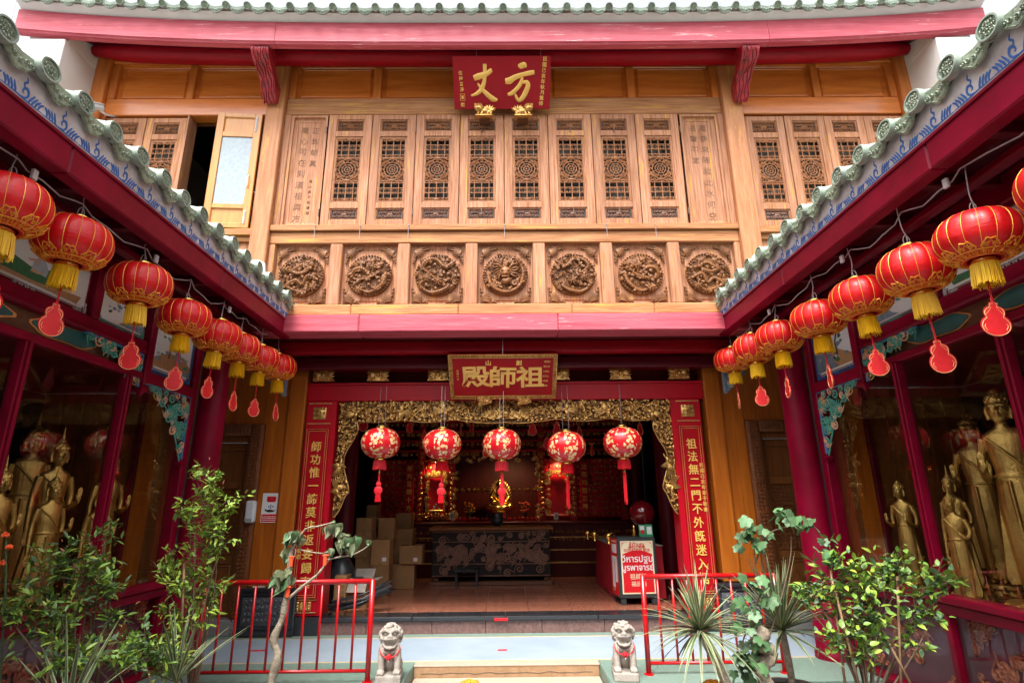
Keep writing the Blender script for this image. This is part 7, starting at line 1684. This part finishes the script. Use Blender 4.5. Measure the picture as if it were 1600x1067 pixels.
shrub('low_shrub', 'low green shrub between the striped blades and the left railing', (-2.25, 4.2, 0),
      [W3(130, 1025, 4.0, .15), W3(180, 1035, 4.0, .14), W3(220, 1020, 4.2, .12), W3(90, 1040, 3.9, .12), W3(250, 1045, 4.3, .12)], LFd, .06, 1000, z, cap=200)
# orange blossoms
t = thing('orange_flower', atY(8, 850, 3.9), 'orange blossom cluster at the very left edge above the sill', 'flower')
for k, (du, dv) in enumerate(((0, -14), (6, 6), (-6, 30))):
    c = atY(8+du, 850+dv, 3.9)-t.location; b = MB()
    for q in range(34): a = random.uniform(0, 6.28); e = random.uniform(-.6, 1.4); d = V(math.cos(a)*math.cos(e), math.sin(a)*math.cos(e), math.sin(e)); b.tube([c, c+d*.012+V(0, 0, .003), c+d*.024], [.003, .007, .002], 4)
    b.build('blossom', 'petal', t, .9)
b = MB(); b.tube(bez([(0, 0, .02), (.03, .05, -.3), (.08, .1, -.83)], 5), .006, 5); b.build('stem', 'leaf_dk', t)
# striped blades
def blades(name, label, base, n, L, w, up, seed, mkeys=('blade', 'blade_ed'), trunk=0, head=None, droop=.5, zt=0):
    rs = random.getstate(); random.seed(seed); t = thing(name, base, label, 'plant'); H_ = V(0, 0, zt) if head is None else Vector(head)-Vector(base)
    if trunk: b = MB(); P = bez([(0, 0, .2), (H_.x*.3+.03, H_.y*.3, H_.z*.5), H_], 6); b.tube(P, [trunk]*len(P), 8); b.build('trunk', 'bark', t, True)
    for k in range(n):
        a = k*2.399+random.uniform(-.2, .2); e = random.uniform(*up); l = L*random.uniform(.7, 1.1); d = V(math.cos(a)*math.cos(e), math.sin(a)*math.cos(e), math.sin(e)); side = V(-math.sin(a), math.cos(a), 0); b = MB(); N = 8; vs = []
        nrm = side.cross(d).normalized(); dr = droop*random.uniform(.3, 1.4)
        for i in range(N+1):
            q = i/N; ww = w*(.5+.9*q if q < .3 else .77+0*q)*(1-max(0, (q-.35)/.65)**1.5)+.0006; p = H_+d*l*q+V(0, 0, -dr*l*q*q*math.cos(e)**1.0*.5)
            for sx, dz in ((-1, .30), (-.62, .18), (0, 0), (.62, .18), (1, .30)): vs.append(p+side*ww*sx*.5+nrm*-ww*dz*.5)
        fs = []; mi = []
        for i in range(N):
            for j in range(4): b.m = 1 if j in (0, 3) else 0; kk = i*5+j; b.f.append((kk, kk+1, kk+6, kk+5)); b.mi.append(b.m)
        b.v = [tuple(v) for v in vs]; b.build('leaf_blade', list(mkeys), t, True)
    random.setstate(rs); return t
pot(-2.05, 3.75, .2, .34, 'pot under the cream edged blades at lower left'); pot(-1.93, 3.95, .19, .34, 'pot under the cream edged blades beside the low shrub')
blades('striped_agave', 'rosette of cream edged sword leaves at the bottom left corner', (-2.55, 3.75, 0), 20, .58, .036, (.35, 1.45), 1, zt=.52, trunk=.03, head=(-2.55, 3.75, .60))
blades('striped_agave', 'rosette of cream edged sword leaves below the bushy shrub', (-2.25, 4.35, 0), 24, .56, .030, (.5, 1.5), 2, trunk=.03, head=(-2.28, 4.4, .62))
pot(1.72, 4.75, .24, .36, 'pot under the spiky plant at lower right')
blades('spiky_dracaena', 'spiky plant with long narrow cream edged leaves in front of the right railing', (1.72, 4.75, 0), 105, .52, .034, (-.45, 1.45), 3, trunk=.035, head=tuple(atY(1094, 985, 4.75)), droop=.75)
blades('spiky_dracaena', 'smaller spiky plant behind the ivy leaved vine at lower right', (2.28, 5.1, 0), 80, .64, .042, (-.1, 1.5), 4, trunk=.03, head=tuple(atY(1222, 985, 5.0)), droop=.5)
pot(2.28, 5.1, .22, .36, 'pot under the smaller spiky plant')
# bare tree with tufts of wilting leaves
Yt = 5.0; tr = thing('bare_tree', (atY(425, 1066, Yt).x, Yt, 0), 'thin bare tree with a few wilting leaf tufts before the left railing', 'tree'); B = tr.location.copy()
def wp(u, v, dy=0): return atY(u, v, Yt+dy)-B
def limb(pts, r0, r1, nm='limb'):
    P = bez([wp(*p) for p in pts], 5); n = len(P); b = MB(); b.tube(P, [r0+(r1-r0)*k/(n-1)+.0015*math.sin(k*1.7) for k in range(n)], 8); return b.build(nm, 'bark', tr, True)
b = MB(); P = bez([V(0, 0, .2), wp(424, 1066), wp(434, 1025), wp(428, 998), wp(441, 965), wp(447, 930), wp(450, 905), wp(452, 880), wp(458, 850)], 5); n = len(P); b.tube(P, [.040-.026*(k/(n-1))**.8+.004*math.sin(k*.9) for k in range(n)], 10); b.build('trunk', 'bark', tr, True)
limb([(449, 936), (470, 918), (495, 898), (508, 882), (516, 872)], .014, .006); limb([(458, 855), (468, 838), (480, 825), (497, 822), (520, 816), (522, 816)], .008, .005); limb([(467, 858), (485, 862), (505, 864), (522, 858)], .006, .004); limb([(508, 875), (530, 870), (552, 866), (572, 855), (576, 848)], .007, .004); limb([(452, 885), (462, 862), (455, 848)], .007, .004); limb([(448, 902), (443, 894)], .008, .005)
cm = [leaf_mesh(1, .95, 'curled', .9, .8), leaf_mesh(1, .85, 'leaf_dk', .8, .9), maple_mesh(.7, 'curled'), leaf_mesh(1, .7, 'curled', .8, .6)]
sp = []
for u, v, n_, r, big in ((458, 838, 20, .07, .07), (447, 862, 5, .04, .07), (520, 826, 18, .06, .065), (540, 845, 26, .085, .085), (515, 862, 10, .04, .055), (440, 898, 14, .07, .09), (437, 905, 4, .05, .10), (576, 847, 6, .02, .035)):
    for k in range(n_): d = V(random.gauss(0, .45), random.gauss(0, .45), -1).normalized(); sp.append((wp(u, v)+V(random.gauss(0, r*.5), random.gauss(0, r*.5), .02+random.gauss(0, r*.35)), d, big*1.15*random.uniform(.75, 1.1)))
scatter(tr, sp, cm, 1.0)
for u, v in ((455, 876), (449, 924), (508, 874)):
    b = MB(); c = wp(u, v, -.03); b.box(c.x-.014, c.x+.014, c.y-.006, c.y+.006, c.z-.045, c.z+.04, .003); b.tube([c+V(-.02, 0, .03), c+V(.03, -.01, .035)], .006, 4); b.build('orange_ribbon', 'orange', tr)
pot(B.x, Yt, .22, .30, 'pot under the bare tree'); pot(B.x+.42 if False else -1.05, 5.35, .16, .22, 'small pot with yellow mum before the left lion') if False else None
for u, Y, lb in ((735, 5.1, 'small round pot of yellow flowers at the bottom edge left of the steps'), (1115, 5.0, 'small round pot of yellow flowers at the bottom edge under the spiky plant')):
    p = atY(u, 1062, Y); t = thing('flower_pot', (p.x, Y, 0), lb, 'plant'); b = MB(); b.lathe([(.10, 0), (.15, .2), (.16, max(p.z-.13, .22)), (.13, max(p.z-.13, .22))], 16, capt=True); b.build('pot_wall', 'clay', t, .8); b = MB()
    for k in range(70): a, e = random.uniform(0, 6.28), random.uniform(0, 1.5); b.ell((.13*math.cos(a)*math.cos(e), .13*math.sin(a)*math.cos(e), p.z-.10+.09*math.sin(e)), (.018, .018, .014), 6, 4)
    b.build('yellow_flowers', 'cream' if False else 'lan_gold', t, kind='stuff')
# vine with ivy shaped leaves at lower right
Yv = 4.7; vb = Vector((2.05, Yv, 0)); t = thing('ivy_leaved_vine', vb, 'climbing plant with big pale ivy shaped leaves left of the right gallery', 'plant'); zpt = pot(2.05, Yv, .24, .36, 'pot under the ivy leaved vine')
def vw(u, v, dy=0): return atY(u, v, Yv+dy)-vb
b = MB(); P = bez([V(0, 0, .3), vw(1190, 1050), vw(1205, 1020, .03), vw(1183, 1000), vw(1200, 985)], 5); b.tube(P, [.05, .055, .05, .06, .05]*4+[.02], 9); b.build('gnarled_trunk', 'bark', t, True)
for pts in ([(1185, 1020), (1176, 960), (1190, 920), (1180, 880), (1178, 840)], [(1200, 1000), (1222, 930), (1235, 870), (1236, 838)], [(1180, 880), (1200, 835), (1240, 820), (1262, 812), (1292, 850)], [(1185, 980), (1165, 990), (1155, 1030)]):
    b = MB(); P = bez([vw(*p) for p in pts], 6); b.tube(P, [.007*(1-.5*k/len(P)) for k in range(len(P))], 6); b.build('stem', 'dstem', t, True)
mm_ = [maple_mesh(1, 'maple'), maple_mesh(1, 'maple'), maple_mesh(1, 'leaf_dk')]; sp = []
for u, v, n_, su, sv, s in ((1215, 805, 7, 14, 8, .085), (1238, 812, 8, 16, 12, .085), (1180, 822, 9, 18, 10, .085), (1160, 845, 5, 8, 12, .08), (1185, 848, 6, 10, 10, .08), (1262, 812, 5, 10, 8, .08), (1285, 848, 7, 14, 12, .075), (1290, 870, 3, 8, 6, .07),
                          (1180, 915, 7, 18, 12, .075), (1200, 935, 8, 16, 14, .08), (1165, 945, 6, 12, 12, .08), (1170, 985, 8, 14, 14, .085), (1190, 1005, 8, 16, 14, .085), (1160, 1020, 8, 12, 14, .085), (1175, 1040, 6, 14, 10, .08), (1155, 1055, 4, 10, 8, .08)):
    for k in range(n_): sp.append((vw(random.gauss(u, su*.7), random.gauss(v, sv*.7), random.uniform(-.10, .08)), V(random.gauss(0, .55), -.5+random.gauss(0, .3), -.75+random.gauss(0, .35)).normalized(), s*random.uniform(.6, 1.05)))
scatter(t, sp, mm_, 1.0)
# bright shrub at lower right
zz = pot(2.62, 4.6, .22, .36, 'pot under the bright leaved shrub at lower right')
shrub('bright_shrub', 'broad bright green shrub with oval leaves before the right glass case', (2.62, 4.6, 0),
      [W3(1300, 905, 4.6, .16), W3(1330, 890, 4.6, .14), W3(1345, 920, 4.55, .15), W3(1375, 905, 4.6, .14), W3(1400, 890, 4.6, .14), W3(1412, 905, 4.55, .15), W3(1440, 925, 4.5, .14), W3(1470, 905, 4.5, .10), W3(1485, 915, 4.5, .08), W3(1270, 925, 4.6, .11), W3(1250, 935, 4.6, .08), W3(1310, 950, 4.6, .14), W3(1360, 960, 4.55, .14), W3(1330, 985, 4.55, .12), W3(1370, 975, 4.5, .10), W3(1425, 970, 4.5, .09), W3(1430, 1000, 4.5, .08), W3(1345, 1020, 4.5, .12), W3(1375, 1010, 4.5, .10), W3(1300, 1000, 4.55, .12), W3(1310, 880, 4.6, .09), W3(1460, 960, 4.45, .07)], LFw, .064, 1500, zz,
      stick=[(tuple(atY(1345, 1080, 4.5)), tuple(atY(1305, 925, 4.55))), (tuple(atY(1408, 1080, 4.5)), tuple(atY(1402, 900, 4.55))), (tuple(atY(1322, 1080, 4.6)), tuple(atY(1298, 890, 4.6))), (tuple(atY(1430, 1080, 4.5)), tuple(atY(1378, 985, 4.5)))], twigs=6)

# ================================================================ unseen hall and walls added behind the viewer to dim eaves and doorway
t = thing('light_block_hall', (0, -7, 0), 'unseen dark hall added opposite the temple to block light into its doorway', 'light blocker')
for nm, q, m_ in (('wall', (-7, -1.6, -.3, .3, 0, 6.2), 'door_wood'), ('wall', (1.6, 7, -.3, .3, 0, 6.2), 'door_wood'), ('wall', (-1.598, 1.598, -.3, .3, 3.1, 6.2), 'door_wood'), ('door', (-1.59, 1.59, .0, .1, 0, 3.09), 'crimson_dk'), ('roof_slab', (-7.4, 7.4, -3, 1.0, 6.25, 6.5), 'tile')):
    b = MB(); b.box(*q, .01); b.build(nm, m_, t)
for s in (-1, 1):  # added side walls, out of view, that keep light off the court
    t = thing('light_block_wall', (s*5.5, -3.4, 0), 'unseen dark red wall added behind the viewer to block light, on the %s' % ('left' if s < 0 else 'right'), 'wall'); b = MB(); b.box(-.12, .12, -3.3, 3.3, 0, 5.0, .01); b.build('wall_face', 'dark_red', t)
